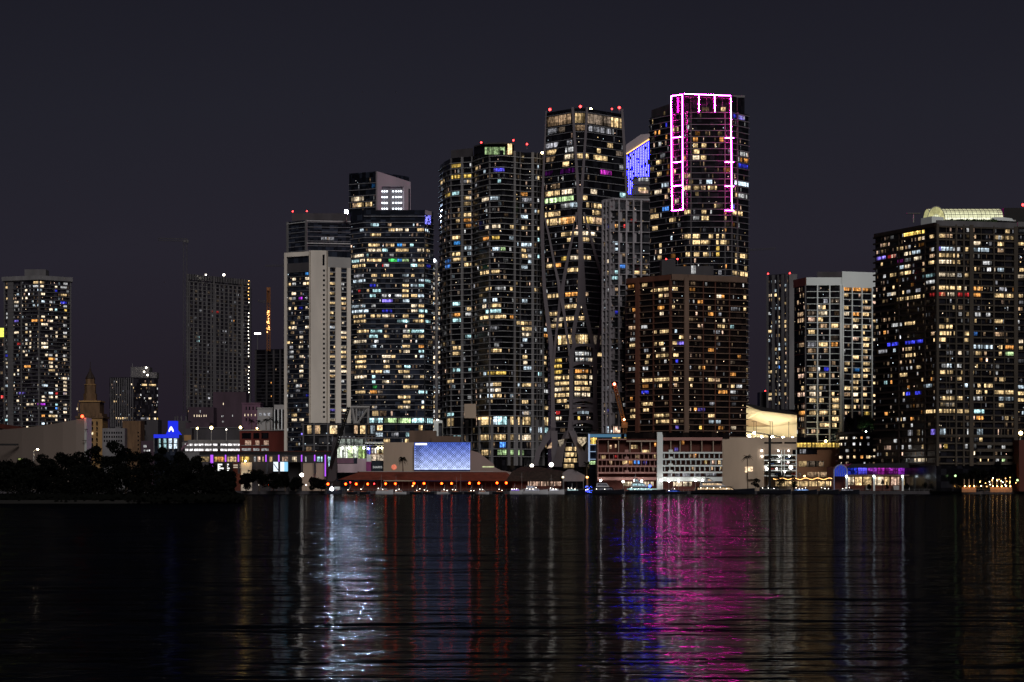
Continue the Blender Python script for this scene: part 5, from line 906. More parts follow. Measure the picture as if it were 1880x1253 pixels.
for x in (1116,1135,1156,1177,1193,1231,1248,1268,1288,1309): sub(o,x,x+1.4,809,831,Yh+.2,-3,0,M['beige'],'partition')
H=.15957
for it in """620 695 570 w;745 840 625 w;885 905 545 o;1115 1160 600 v .6;1200 1230 520 o 1.3;370 395 570 d 2;280 325 690 w;430 470 685 r .3;660 720 680 d;880 900 680 w .6;590 640 750 o;650 715 745 B .9;520 575 750 w;755 800 750 v .3;1465 1490 745 y;1550 1600 745 s;1620 1650 745 w;1330 1370 670 o .9;1290 1310 670 d;1315 1360 820 d;1540 1560 815 d 2;1635 1655 815 w;430 450 560 d 2;860 890 820 D 2;370 400 750 d 2;1040 1090 890 k;1120 1180 890 K 1.4;1210 1300 890 K;1340 1420 890 K .7;1455 1600 885 K 1.2""".replace('\n','').split(';'):
    a=it.split(); c=COL[a[3]]; k=float(a[4]) if len(a)>4 else 1; y=730+float(a[2])*H; strip(o,1060+float(a[0])*H,1060+float(a[1])*H,y-3.3,y+3.3,Yh+2.8,tuple(v*k for v in c),pw=.9)
for x0,x1,k in ((1144,1170,.9),(1175,1200,.9),(1236,1252,1),(1254,1270,.6)): strip(o,x0,x1,885,893,Yh+2.8,tuple(v*k for v in COL['W']),nm='shopfront',pw=.8)
hl=emit('entrance_lamp',(1,.95,.9),38)
for i,(x,y,w) in enumerate(((1103,884,1),(1144,886,1),(1165,884,0),(1178,885,1),(1214,884,0),(1228,885,1),(1246,885,1),(1277,884,1),(1290,884,0))):
    q=thing('wall_lamp','white lamp along the ground floor of the balcony hotel, '+ORD[i]+' from the left','lamp',(X(x,Yh-3),Yh-3,GZ),'ground floor lamps of the balcony hotel'); mb=MB(); mb.tube([(X(x,Yh-4),Yh-4,GZ),(X(x,Yh-4),Yh-4,Z(y,Yh-4))],.1); mb.build('post',M['steel'],q); mb=MB(); mb.ball((X(x,Yh-4),Yh-4,Z(y,Yh-4)+.4),.5 if w else .38); mb.build('bulb',hl,q)
# ---- glass building with light-blue frame
Yq=1005; o=thing('glass_office','small glass office with a white frame and blue soffit left of the balcony hotel','building',(X(1110,Yq),Yq,GZ))
mb=MB(); mb.box(X(1082,Yq),X(1148,Yq),Yq+3,Yq+18,GZ,Z(797,Yq)); mb.build('wall',M['gnavy'],o)
fb=emit('blue_frame_glow',(.42,.55,.8),.75,False); sub(o,1080.5,1083,796,848,Yq,-3,1,fb,'frame'); sub(o,1080.5,1150,795.5,797.3,Yq,-3,1.2,M['concd'],'roof_edge'); sub(o,1083,1140,797.6,803,Yq,-2.6,0,emit('soffit_glow',(.08,.2,.32),.8,False),'soffit')  # blue light put in as the glow of frame and soffit
strip(o,1083.5,1096,804,816,Yq+2.7,COL['y'],pw=.7); strip(o,1124,1140,801,805,Yq+2.7,COL['y'],pw=.7); strip(o,1082,1093,847,853,Yq+2.7,COL['g'],pw=.8)
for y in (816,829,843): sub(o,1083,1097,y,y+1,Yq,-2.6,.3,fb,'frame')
# ---- hall with thatched roof and tents
Yt=978; o=thing('thatched_hall','long dark hip-roofed hall with lit glazing under the two floodlights','building',(X(1000,Yt),Yt,GZ))
mb=MB(); mb.box(X(940,Yt),X(1040,Yt),Yt+3,Yt+22,GZ,Z(883,Yt)); mb.build('wall',M['maroon'],o)
mb=MB(); mb.loft([[(X(928,Yt),Yt,Z(884,Yt)),(X(1044,Yt),Yt,Z(884,Yt)),(X(1044,Yt),Yt+26,Z(884,Yt)),(X(928,Yt),Yt+26,Z(884,Yt))],[(X(940,Yt),Yt+6,Z(866,Yt)),(X(1040,Yt),Yt+6,Z(866,Yt)),(X(1038,Yt),Yt+20,Z(866,Yt)),(X(940,Yt),Yt+20,Z(866,Yt))],[(X(957,Yt),Yt+12,Z(857,Yt)),(X(988,Yt),Yt+12,Z(857,Yt)),(X(988,Yt),Yt+16,Z(857,Yt)),(X(957,Yt),Yt+16,Z(857,Yt))]]); mb.build('roof',M['thatch'],o)
for x0,x1,k in ((969,992,.55),(993.5,1009,.5),(1011,1030,.5)): strip(o,x0,x1,884.5,892.5,Yt+2.7,tuple(v*k for v in COL['s']),pw=.6)
q=thing('hipped_tent','grey fabric hip tent with sloping ridge beside the thatched hall','tent',(X(1054,970),970,GZ)); mb=MB()
mb.loft([[(X(1034,968),968,Z(884,968)),(X(1072,968),968,Z(884,968)),(X(1072,968),980,Z(884,968)),(X(1034,968),980,Z(884,968))],[(X(1033,968),968,Z(869,968)),(X(1074,968),968,Z(873,968)),(X(1074,968),980,Z(873,968)),(X(1033,968),980,Z(869,968))],[(X(1043,972),973,Z(862,968)),(X(1053,972),973,Z(862,968)),(X(1053,972),976,Z(862,968)),(X(1043,972),976,Z(862,968))]]); mb.build('canopy',solid('tent_fabric',(.22,.19,.2)),q)
for x in (1035,1071): mb=MB(); mb.tube([(X(x,967),967,GZ),(X(x,967),967,Z(884,967))],.15); mb.build('pole',M['steel'],q)
for i,(x,y) in enumerate(((1033.5,876.5),(1078,876.5))):
    q=thing('wall_lamp',['cream square lamp on the left end of the grey tent','orange lantern post between the grey tent and the balcony hotel'][i],'lamp',(X(x,964),964,GZ)); mb=MB(); mb.box(X(x,964)-.5,X(x,964)+.5,963.6,964.4,Z(y+1.5,964),Z(y-1.5,964)); mb.build('lamp_head',emit('lantern%d'%i,[(1,.85,.5),(1,.45,.12)][i],[3,8][i]),q); mb=MB(); mb.tube([(X(x,964),964,GZ),(X(x,964),964,Z(y+1.5,964))],.12 if i==0 else .5); mb.build('post',M['steel'] if i==0 else M['tan'],q)
# ---- museum group
Ym=1040
o=boxthing('museum_hall','large blank beige museum wall with a red-lit disc behind the lone palm','museum',704,762,812.5,None,Ym,30,M['beige'])
q=sub(o,708,714,866,868,Ym,0,.1,M['beige'],'ledge'); bpy.data.objects.remove(q)
mb=MB(); mb.loft([[(X(723.5,Ym)+1.5*math.cos(k*.5236),Ym-d,Z(858,Ym)+1.5*math.sin(k*.5236)) for k in range(12)] for d in (.3,0)],(.75,.2,.12)); mb.build('disc_light',M['litsoft'],o)
boxthing('podium_block','plain taupe plant block behind the blue led screen wall','building',751,800,791,None,1075,20,M['brownl'])
o=boxthing('podium_block','lower taupe block with a dark square opening behind the blue led screen wall','building',792,845,801,None,1070,20,M['brownl']); 
# led screen
o=thing('led_screen','large blue-white patterned led screen wall with glowing lattice','screen',(X(812,Ym-4),Ym-4,GZ))
mb=MB(); mb.box(X(760.5,Ym-4),X(863.5,Ym-4),Ym-4,Ym+10,GZ,Z(812,Ym-4)); mb.build('wall',solid('screen_wall',(.02,.03,.10)),o)
mb=MB(); ny=22
for j in range(ny):   # lit rows, bluer above and whiter below
    y0=813+j*2.26; f=j/(ny-1); b=.55+.45*f; c=(b*(.15+.48*f),b*(.27+.48*f),b*1.15)
    for i in range(12): k=.8+.4*math.sin(i*1.7+j*.5)**2; mb.box(X(760.8+i*8.55,Ym-4),X(760.8+(i+1)*8.55,Ym-4),Ym-4.3,Ym-4.1,Z(y0+2.26,Ym-4),Z(y0,Ym-4),tuple(v*k for v in c))
mb.build('backlight',M['litsoft'],o)
mb=MB()
for j in range(ny):
    for i in range(24):
        x=763.5+i*4.2+(2.1 if j%2 else 0); y=815+j*2.2
        if x>861.5 or y>861 or (j<2 and x<784): continue
        f=j/ny; w=X(x+(1.35-.45*f),Ym)-X(x,Ym); xx=X(x,Ym-4); zc=Z(y,Ym-4); w2=w*(2.2 if x<774 else 1)
        mb.loft([[(xx-w2,Ym-d,zc),(xx,Ym-d,zc+w*.8),(xx+w2,Ym-d,zc),(xx,Ym-d,zc-w*.8)] for d in (4.5,4.32)])
mb.build('screen_lattice',M['gnavy'],o,kind='stuff')
sub(o,762.5,784,814,817.6,Ym-4.6,0,.1,emit('caption_bar',(1,1,1),1.3,False),'caption_bar')
# planetarium shell
o=thing('curved_shell','smooth mauve-grey curved shell sloping down beside the blue led screen','building',(X(885,Ym),Ym,GZ)); mb=MB(); P=[(863,870),(863,827),(868,828),(880,832),(893,842),(906,852),(908,858),(920,864),(944,868),(944,872)]
mb.loft([[(X(a,Ym-6),Ym-6,max(GZ,Z(b,Ym-6))) for a,b in P],[(X(a,Ym),Ym+14,max(GZ,Z(b,Ym))) for a,b in P]]); mb.build('shell',solid('shell_mauve',(.3,.22,.2),var=.08),o)
mb=MB(); mb.box(X(886,Ym),X(907,Ym),Ym-6.3,Ym-6.02,Z(858.5,Ym-6),Z(856.5,Ym-6),(.6,.65,.35)); mb.build('light_slot',M['litsoft'],o)
# glass museum with planting
Yg2=1050; o=thing('glass_museum','glass museum hall glowing white-green with indoor planting and purple-lit lower walls','museum',(X(660,Yg2),Yg2,GZ))
mb=MB(); mb.box(X(612,Yg2),X(704,Yg2),Yg2+4,Yg2+26,GZ,Z(820,Yg2)); mb.build('wall',M['gnavy'],o)
sub(o,612,704,803,806,Yg2,-6,1,M['conc2'],'roof_edge'); sub(o,671,704,812,815,Yg2,-4,3,M['white'],'canopy')
for x0,x1,y0,y1,c in ((618,628,821,841,(.85,.95,.75)),(628.5,638,820,841,(1,1.05,.9)),(638.5,648,820,841,(.75,.95,.5)),(649,657,820,841,(.9,1,.8)),(657.5,672,820,842,(.5,.7,.25)),(673,680,822,838,(.12,.1,.7)),(682,691,823,833,(1,.9,.8)),(692,704,823,833,(1.1,.9,.5)),(682,704,835,846,(1,.8,.6)),(617,672,806,817,(.22,.25,.22))): strip(o,x0,x1,y0,y1,Yg2+3.7,c,pw=.9)
sub(o,617,704,817.5,819.3,Yg2,-3.5,.5,M['steel'],'floor_slab'); sub(o,681,704,833.2,834.6,Yg2,-3.5,.5,M['tan'],'floor_slab')
for x0,x1,y0,y1,m in ((617,649,841.5,851,'mauve'),(620,656,852,868,'pale'),(656,673,842,866,'pale')): sub(o,x0,x1,y0,y1,Yg2,-3.5,.4 if m=='mauve' else .8,M[m] if m=='mauve' else solid('lilac_lit_wall',(.5,.38,.42)),'panel')  # purple light on the lower walls put into the panel colours
for x in (618,633,648,657,673): sub(o,x,x+.5,806,842,Yg2,-3.4,.1,M['steel'],'mullion')
sub(o,673.5,681,835,848,Yg2,-3.4,1,M['white'],'kiosk'); sub(o,672.5,681.5,848,866,Yg2,-3.4,1.1,solid('magenta_poster',(.28,.06,.2),scale=.8),'poster'); 
sub(o,683,703.5,848,866,Yg2,-3.4,1.0,solid('poster_navy',(.02,.03,.045)),'poster')
def text(s,px,py,h,Y,mat,par,name='lettering',sx=1):
    cu=bpy.data.curves.new('t','FONT'); cu.body=s; cu.size=h; cu.align_x='CENTER'; cu.extrude=.03; ob=bpy.data.objects.new('t',cu); C.objects.link(ob)
    dg=bpy.context.evaluated_depsgraph_get(); dg.update(); me=bpy.data.meshes.new_from_object(ob.evaluated_get(dg)); bpy.data.objects.remove(ob)
    l=par.location
    for v in me.vertices: x,y,z=v.co; v.co=(X(px,Y)+x*sx-l[0],Y-z-l[1],Z(py,Y)+y-l[2])
    me.name=name; me.materials.clear(); me.materials.append(mat); o2=link(bpy.data.objects.new(name,me)); o2.parent=par
sg_w=emit('sign_white',(.8,.8,.78),.7,False)
text('SHARKS',693,860,1.75,Yg2-1.1,sg_w,o,sx=.85)
for lm in ((676,824.5,(.3,.3,1)),(694,823,(1,.9,.5)),(701,823,(1,.9,.5)),(668,823,(.9,1,.8)),(629,823,(1,1,.9)),(640,823,(1,1,.9)),(651,823,(1,1,.9))):
    mb=MB(); mb.ball((X(lm[0],Yg2-1),Yg2-1,Z(lm[1],Yg2)),.5); mb.build('lamp',emit('museum_lamp',lm[2],40),o)
# small white cube building between
o=boxthing('stair_tower','small white-lit stair tower with black slots at the foot of the curved balcony tower','building',796.5,812,772,None,1090,10,M['white'])
sub(o,805,812,777,805,1090,-.3,.15,M['ggrey'],'window'); 
q=flood(803,771.5,1085,.45,'white lamp lighting the small stair tower',base=Z(774,1085))
# ---- monorail guideway
Yl=1000; o=thing('guideway','long dark elevated rail guideway with slim roof crossing behind the shore trees','viaduct',(X(500,Yl),Yl,GZ))
mb=MB(); mb.box(X(366,Yl),X(612,Yl),Yl,Yl+6,Z(835.5,Yl),Z(829,Yl)); mb.build('deck',M['black'],o); mb=MB(); mb.box(X(366,Yl),X(612,Yl),Yl-.3,Yl-.1,Z(829.6,Yl),Z(828.4,Yl)); mb.build('railing',M['maroon'],o)
for i,x in enumerate((388.5,413.8,437.3,488,511.5,553.5,577.5,597)):
    sub(o,x-1.3,x+1.3,835.5,870 if x>390 else 864,Yl,-4,-1,M['concd'],'column')
    mb=MB(); x0=X(x,Yl); w_=.3 if i else .7; y1={0:862,1:848,2:848,6:847,7:875}.get(i,848); mb.box(x0-w_,x0+w_,Yl+.4,Yl+.9,Z(y1,Yl),Z(832.8,Yl)); mb.build('column_glow',M['purpleglow'],o)  # purple light on the column painted as a glowing strip
# lit restaurant / arcade behind guideway
Ya2=1020; o=thing('arcade_building','long low arcade with amber-lit upper rooms behind the purple-lit guideway','building',(X(480,Ya2),Ya2,GZ))
mb=MB(); mb.box(X(360,Ya2),X(612,Ya2),Ya2,Ya2+20,GZ,Z(836,Ya2)); mb.build('wall',M['concd'],o)
for x0,x1,c,k in ((369,384,'w',.9),(393,398,'y',.5),(399,412,'o',1.3),(415,434,'w',.9),(439,444,'o',1),(444,459,'y',1.1),(466,470,'k',.8),(473,478,'s',.7),(482,484,'w',.5),(495,500,'w',.6),(518,529,'s',.35),(536,545,'W',.8),(560,563,'k',.8),(582,592,'t',1.2),(602,611,'t',1.5),(602,611,'t',1.5)): strip(o,x0,x1,839,848,Ya2,tuple(v*k for v in COL[c]),pw=.8)
strip(o,603,611,848,857,Ya2,COL['t'],pw=.8)
# sign boards
q=thing('led_sign','black board with two blocky white led figures beneath the guideway','sign',(X(412,Ya2-1),Ya2-1,GZ)); mb=MB(); mb.box(X(397,Ya2),X(427,Ya2),Ya2-1.2,Ya2-.6,GZ,Z(849.5,Ya2)); mb.build('board',M['black'],q)
sw=emit('sign_bright',(1,1,.97),1.3,False)
for x0,x1,y0,y1 in ((400,402,852,865),(402,408,852,854.5),(402,404.5,856,858),(402,410.5,859,861.8),(402,408,863.5,865.5),(414,416.2,852,865),(416.2,420,852,854.5),(416.2,418.4,855.5,858),(416.2,421.5,859,861.5),(416.2,420,863,864.8)): 
    sub(q,x0,x1,y0,y1,Ya2-1.2,0,.12,sw,'led_bar')
q=thing('shop_sign','dark brown sign board with two lines of pale lettering','sign',(X(435,Ya2-1),Ya2-1,GZ)); mb=MB(); mb.box(X(428,Ya2),X(442.5,Ya2),Ya2-1.2,Ya2-.6,GZ,Z(850,Ya2)); mb.build('board',M['maroon'],q)
for y in (853.3,857.3): sub(q,428.6,441.4,y,y+2.2,Ya2-1.2,0,.12,emit('sign_cream%d'%int(y),(.75,.62,.48),.7,False),'lettering')
q=thing('lit_wall','warm-lit cream wall panel with a flagpole shadow under the guideway','wall',(X(448,Ya2-2),Ya2-2,GZ)); mb=MB(); mb.box(X(443,Ya2),X(463,Ya2),Ya2-1.4,Ya2-.7,GZ,Z(849.5,Ya2)); mb.build('panel',M['pale'],q)
mb=MB(); mb.ball((X(450.5,Ya2-4),Ya2-4,Z(847,Ya2)),.45); mb.build('lamp',emit('amber_spot',(1,.6,.15),60),q)
mb=MB(); mb.ball((X(448,Ya2-4),Ya2-4,Z(877,Ya2)),.35); mb.build('uplight',emit('warm_spot',(1,.85,.6),110),q)
q=thing('video_screen','glowing white-blue video screen on the dark wall near the shore','screen',(X(515,Ya2-4),Ya2-4,GZ)); mb=MB(); mb.box(X(501,Ya2-3),X(530,Ya2-3),Ya2-3.6,Ya2-3,Z(867,Ya2-3),Z(847.5,Ya2-3)); mb.build('frame',M['black'],q); sub(q,502,522,848.5,865.8,Ya2-3.6,0,.1,emit('screen_white',(.8,.9,1),1.2,False),'display'); sub(q,522,528.5,848.5,865.8,Ya2-3.6,0,.1,emit('screen_blue',(.3,.7,1),1.0,False),'display'); sub(q,512,518,867,885,Ya2-3,0,.4,M['black'],'post')
mb=MB(); mb.tube([(X(502.5,Ya2-3.8),Ya2-3.8,Z(852,Ya2)),(X(511,Ya2-3.8),Ya2-3.8,Z(864,Ya2))],.2,4); mb.build('scratch_line',M['black'],q)
o=boxthing('beige_block','blank cream box wall below the guideway, left of the crane boom','building',554,596,850.5,None,1005,10,M['beige'])
boxthing('dark_block','plain dark wall between the video screen and the cream box','building',529,554,849,None,1012,10,M['black'])
# ---- arena with curved pale wall, left
Ye=1180; o=thing('arena','curved pale arena wall rising to a bright vertical fin at its right end','arena',(X(70,Ye),Ye,GZ))
P=[(-60,796,1230),(0,789.5,1210),(40,786,1196),(80,781.5,1186),(115,775.5,1180),(140,771,1178),(155,768,1179)]
mb=MB(); mb.loft([[(X(a,Y),Y,GZ),(X(a,Y),Y,Z(b,Y)),(X(a,Y),Y+8,Z(b,Y)),(X(a,Y),Y+8,GZ)] for a,b,Y in P]); ob=mb.build('wall',solid('arena_plaster',(.17,.135,.115),var=.12,scale=.03),o)
mb=MB(); mb.prism([(X(155,1179),1179),(X(159,1176),1176),(X(159,1176),1190),(X(155,1188),1188)],GZ,Z(767.5,1178)); mb.build('fin',M['white'],o)
mb=MB(); P2=[(-60,780,1240),(0,778.5,1225),(30,783,1215),(55,788,1210)]; mb.loft([[(X(a,Y),Y,Z(b+8,Y)),(X(a,Y),Y,Z(b,Y)),(X(a,Y),Y+20,Z(b,Y)),(X(a,Y),Y+20,Z(b+8,Y))] for a,b,Y in P2]); mb.build('roof',M['maroon'],o)
sub(o,-30,34,815,818.5,1196,0,1,M['black'],'canopy'); sub(o,156,162,788,789,1177,0,1,M['black'],'bracket'); sub(o,152,159,809,810,1177,0,1,M['black'],'bracket')
mb=MB(); mb.ball((X(157,1172),1172,Z(800,1172)),.01); 
q=thing('red_lamp','glowing red lamp on top of the arena fin','lamp',(X(151,1180),1180,Z(768,1180))); mb=MB(); mb.ball((X(151,1178),1178,Z(765,1180)),1.0); mb.build('bulb',emit('red_glow',(1,.06,.02),9),q); mb=MB(); mb.tube([(X(151,1178),1178,Z(769,1180)),(X(151,1178),1178,Z(766.5,1180))],.2); mb.build('post',M['steel'],q)
q=thing('street_lamp','curved-arm street lamp glowing at the foot of the arena wall','street lamp',(X(62,1150),1150,GZ)); mb=MB(); mb.tube([(X(62,1150),1150,GZ),(X(62,1150),1150,Z(829,1150)),(X(65,1150),1150,Z(825.5,1150)),(X(69,1150),1150,Z(825,1150))],.25); mb.build('post',M['palegrey'],q); mb=MB(); mb.ball((X(69.5,1149.5),1149.5,Z(825,1150)),.45); mb.build('lamp_head',emit('arm_lamp',(1,.8,.5),80),q)
q=thing('ticket_booth','small yellow-lit glazed booth below the arena wall','booth',(X(39,1140),1140,GZ)); mb=MB(); mb.box(X(31,1140),X(47,1140),1140,1144,GZ,Z(841,1140)); mb.build('wall',M['black'],q); strip(q,33,45,842,845,1139.8,(.8,.9,.3),pw=.8)
# ================================================================ mobile crane boom, lattice crane
Yc=985; o=thing('mobile_crane','black mobile crane with a thick upright mast and long thin boom leaning right','crane',(X(608,Yc),Yc,GZ))
mb=MB(); lattice(mb,(X(607,Yc),Yc,Z(858,Yc)),(X(640.5,Yc),Yc,Z(748,Yc)),1.1,.28,26); mb.build('boom',M['cranek'],o)
mb=MB(); P=[(612,797),(620,797),(617,880),(606,888),(600,888)]; a=[(X(x,Yc),Yc+1,Z(y,Yc)) for x,y in P]; mb.loft([a,[(x,y+2,z) for x,y,z in a]]); mb.build('mast',M['concd'],o)
mb=MB(); mb.box(X(612,Yc),X(620.5,Yc),Yc-.2,Yc+.8,Z(800,Yc),Z(797.5,Yc)); mb.build('cap',M['cranek'],o)
mb=MB(); mb.tube([(X(640.5,Yc),Yc,Z(748,Yc)),(X(643,Yc),Yc,Z(749,Yc))],.3); mb.tube([(X(641,Yc),Yc,Z(748.5,Yc)),(X(600,Yc),Yc,Z(850,Yc))],.08,4); mb.build('cable',M['cranek'],o)
mb=MB(); mb.box(X(600,Yc),X(625,Yc),Yc-2,Yc+3,GZ+.8,Z(884,Yc)); mb.build('carrier',M['cranek'],o)
for k in range(4): mb=MB(); x=X(603+k*6,Yc); mb.loft([[(x+.7*math.cos(a*.785),Yc-2.3+d,GZ+.7+.7*math.sin(a*.785)) for a in range(8)] for d in (0,.3)]); mb.build('wheel',M['black'],o)
Yo=975; o=thing('luffing_crane','short orange-lit lattice crane with a red lamp at its tip','crane',(X(1150,Yo),Yo,Z(794,Yo)))
mb=MB(); lattice(mb,(X(1145.5,Yo),Yo,Z(776,Yo)),(X(1128.5,Yo),Yo,Z(708,Yo)),1.7,.2,16); mb.build('boom',M['craneo'],o)
mb=MB(); mb.box(X(1141,Yo),X(1152,Yo),Yo-1,Yo+2,Z(786,Yo),Z(776,Yo)); mb.build('cab',M['craneo'],o); mb=MB(); lattice(mb,(X(1147,Yo),Yo+.5,Z(796,Yo)),(X(1147,Yo),Yo+.5,Z(786,Yo)),1.6,.2,3); mb.build('mast',M['craneo'],o)
mb=MB(); mb.ball((X(1128,Yo),Yo,Z(705.5,Yo)),.7); mb.build('tip_lamp',emit('tip_red',(1,.12,.06),30),o); mb=MB(); mb.ball((X(1146,Yo-1.8),Yo-1.8,Z(771,Yo)),.4); mb.build('work_lamp',emit('work_amber',(1,.6,.3),25),o)
# ================================================================ orange-lit marina shed and its lamps
Yd=990; o=thing('marina_shed','long dark red-roofed marina shed lit by a row of orange lamps','building',(X(770,Yd),Yd,GZ))
mb=MB(); mb.box(X(640,Yd),X(945,Yd),Yd+4,Yd+20,GZ,Z(884,Yd)); mb.build('wall',M['maroon'],o)  # wall and roof colours carry the red of the orange lamps
mb=MB(); mb.loft([[(X(621,Yd),Yd-1,Z(881,Yd)),(X(950,Yd),Yd-1,Z(884,Yd)),(X(950,Yd),Yd+24,Z(884,Yd)),(X(621,Yd),Yd+24,Z(881,Yd))],[(X(657,Yd),Yd+11,Z(866.5,Yd)),(X(930,Yd),Yd+11,Z(867,Yd)),(X(930,Yd),Yd+15,Z(867,Yd)),(X(657,Yd),Yd+15,Z(866.5,Yd))]]); mb.build('roof',M['roofred'],o)
mb=MB(); mb.box(X(656,Yd),X(905,Yd),Yd+10.5,Yd+15.5,Z(866.4,Yd),Z(865.2,Yd)); mb.build('ridge',M['palegrey'],o)
for k in range(26): x=645+k*11.7; sub(o,x,x+.7,884.5,900,Yd,-1,-.6,M['brown'],'post')
lamps=[(495,889.5),(548.5,889.5),(602,889),(634.5,889),(654,889),(675,889),(708,888.5),(726,888.5),(760,888),(778.5,888),(811,888),(829,888),(862,887.5),(879,887.5),(912.5,887),(929.5,887)]
for i,(x,y) in enumerate(lamps):
    Y=968; q=thing('quay_lamp','orange globe lamp on the marina quay, '+ORD[i]+' from the left','street lamp',(X(x,Y),Y,GZ),'orange lamps along the marina quay')
    mb=MB(); mb.tube([(X(x,Y),Y,GZ),(X(x,Y),Y,Z(y,Y)-.4)],.09); mb.build('post',M['cranek'],q); mb=MB(); mb.ball((X(x,Y),Y,Z(y,Y)),.58,10,6); mb.build('globe',M['orange'],q)
for i,(x,y,m) in enumerate(((643,886,'redl'),(687,888.5,'redl'),(757.5,892.5,'smallo'),(562,891,'smallw'),(476,891,'smallw'),(529,890,'smallw'))):
    q=thing('marker_lamp','small '+{'redl':'red','smallo':'amber','smallw':'white'}[m]+' marker lamp on the dark marina quay, '+ORD[i]+' listed by colour and place','lamp',(X(x,966),966,GZ)); q['label']=['small red marker lamp just right of the fourth orange lamp','small red marker lamp between the sixth and seventh orange lamps','small amber lamp just left below the ninth orange lamp','tiny white lamp right of the second orange lamp','tiny white lamp among the shore trees left of the first orange lamp','tiny white lamp among the trees between the first two orange lamps'][i]
    mb=MB(); mb.ball((X(x,966),966,Z(y,966)),.35); mb.build('bulb',M[m],q); mb=MB(); mb.tube([(X(x,966),966,GZ),(X(x,966),966,Z(y,966)-.3)],.08); mb.build('post',M['cranek'],q)
# ================================================================ boats
def hullmesh(mb,x0,x1,Y,beam,h0,h1,zw=0.0,flip=False):
    n=14; rings=[]
    for k in range(n+1):
        t=k/n; w=beam/2*min(1,(1-t)**.55*1.25 if t>.35 else .95+.05*t); w=max(w,.05); sh=h0+(h1-h0)*t**1.6; x=x0+(x1-x0)*t
        if flip: x=x1-(x1-x0)*t
        rings.append([(x,Y-w,zw+sh),(x+(.0),Y-w*.8,zw+sh*.35),(x,Y-w*.35,zw-.25),(x,Y+w*.35,zw-.25),(x,Y+w*.8,zw+sh*.35),(x,Y+w,zw+sh)])
    mb.loft(rings)
def yacht(px0,px1,Y,label,decks,hull,glow,flip=False,grp=None,name='motor_yacht',cat='yacht',top=None,hh=(1.6,2.6),lights=2,mast=True):
    x0,x1=X(px0,Y),X(px1,Y); L=x1-x0; q=thing(name,label,cat,((x0+x1)/2,Y,0),grp); beam=max(2.0,L*.2)
    mb=MB(); hullmesh(mb,x0,x1,Y,beam,hh[0],hh[1],flip=flip); mb.build('hull',hull,q)
    z=hh[0]-.1; a,b=.06,.72
    for d in range(decks):
        h=2.1 if L>15 else 1.3; f=lambda t:(x0+L*t) if not flip else (x1-L*t)
        P=[(f(a),z),(f(a+.02),z+h),(f(b-.10),z+h),(f(b),z)]
        mb=MB(); mb.loft([[(x,Y-beam*.36,zz) for x,zz in P],[(x,Y+beam*.36,zz) for x,zz in P]]); cab=mb.build('cabin' if d==0 else 'upper_deck',M['hullw'] if hull!=M['hullk'] or d>0 else M['hullk'],q)
        P=[(f(a+.04),z+h*.35),(f(a+.04),z+h*.8),(f(b-.11),z+h*.8),(f(b-.06),z+h*.35)]
        mb=MB(); mb.loft([[(x,Y-beam*.36-.06,zz) for x,zz in P],[(x,Y-beam*.36-.01,zz) for x,zz in P]],glow); mb.build('window_band',M['lit'],cab)
        P=[(f(a-.02),z+h),(f(a-.02),z+h+.14),(f(b-.06),z+h+.14),(f(b-.09),z+h)]
        mb=MB(); mb.loft([[(x,Y-beam*.42,zz) for x,zz in P],[(x,Y+beam*.42,zz) for x,zz in P]]); mb.build('deck_roof',hull,q)
        z+=h+.14; a+=.08; b-=.17
    if mast:
        xm=f((a+b)/2); mb=MB(); mb.tube([(xm-.8,Y-.9,z),(xm,Y-.7,z+1.3),(xm,Y+.7,z+1.3),(xm-.8,Y+.9,z)],.12,4); mb.tube([(xm,Y,z+1.3),(xm,Y,z+2.6)],.06,4); mb.build('radar_arch',M['hullw'],q)
    mb=MB()
    for k in range(9 if L>15 else 4):
        t=.55+.42*k/(8 if L>15 else 3); xx=f(t); mb.tube([(xx,Y-beam*.3*(1-t),hh[1]*t**1.6+hh[0]*(1-t)),(xx,Y-beam*.3*(1-t),hh[1]*t**1.6+hh[0]*(1-t)+.8)],.03,4)
    mb.build('railing',M['steel'],q)
    for k in range(lights): mb=MB(); mb.ball((f(.15+.5*k/max(1,lights)),Y-beam*.45,hh[0]+.9+rnd.random()),.16,6,4); mb.build('deck_light',M['smallw'],q)
    return q
yb=emit('deck_blue',(.05,.12,1),6)
q=yacht(1148,1222,948,'long motor yacht with blue and teal deck lighting before the hotel fin',3,M['hullk'],(.35,.55,.6),lights=6)
mb=MB(); mb.ball((X(1193,944),944,Z(893,944)),.7); mb.build('blue_lamp',yb,q); mb=MB(); mb.box(X(1151,944),X(1206,944),943.2,943.3,Z(899,944),Z(897.6,944),(.45,.7,.65)); mb.build('deck_strip',M['litsoft'],q)
yacht(1222,1262,946,'low dark sport boat with a blue-lit bow between the two big yachts',1,M['hullk'],(.03,.06,.3),name='sport_boat',cat='boat',hh=(1.0,1.6))
q=yacht(1268,1386,948,'largest dark motor yacht with a swept black hull and warm cabin lights',3,M['hullk'],(.55,.38,.22),flip=False,lights=5,hh=(1.8,3.2))
yacht(1086,1146,947,'dark low motor yacht moored left of the blue-lit yacht',2,M['hullk'],(.05,.05,.06),lights=2)
q=yacht(1038,1074,947,'small motor yacht with a pale teal deck light strip beside the grey tent',1,M['hullk'],(.28,.4,.42),lights=3,name='motor_boat',cat='boat')
q=yacht(1073,1088,943,'little party boat glowing violet and blue at the water edge',1,M['hullk'],(.1,.1,1.3),lights=2,name='party_boat',cat='boat',hh=(.9,1.2),mast=False)
mb=MB(); [mb.ball((X(rnd.uniform(1074,1087),941),941,Z(rnd.uniform(892,905),941)),.16,5,3) for k in range(22)]; mb.build('fairy_lights',yb,q,kind='stuff')
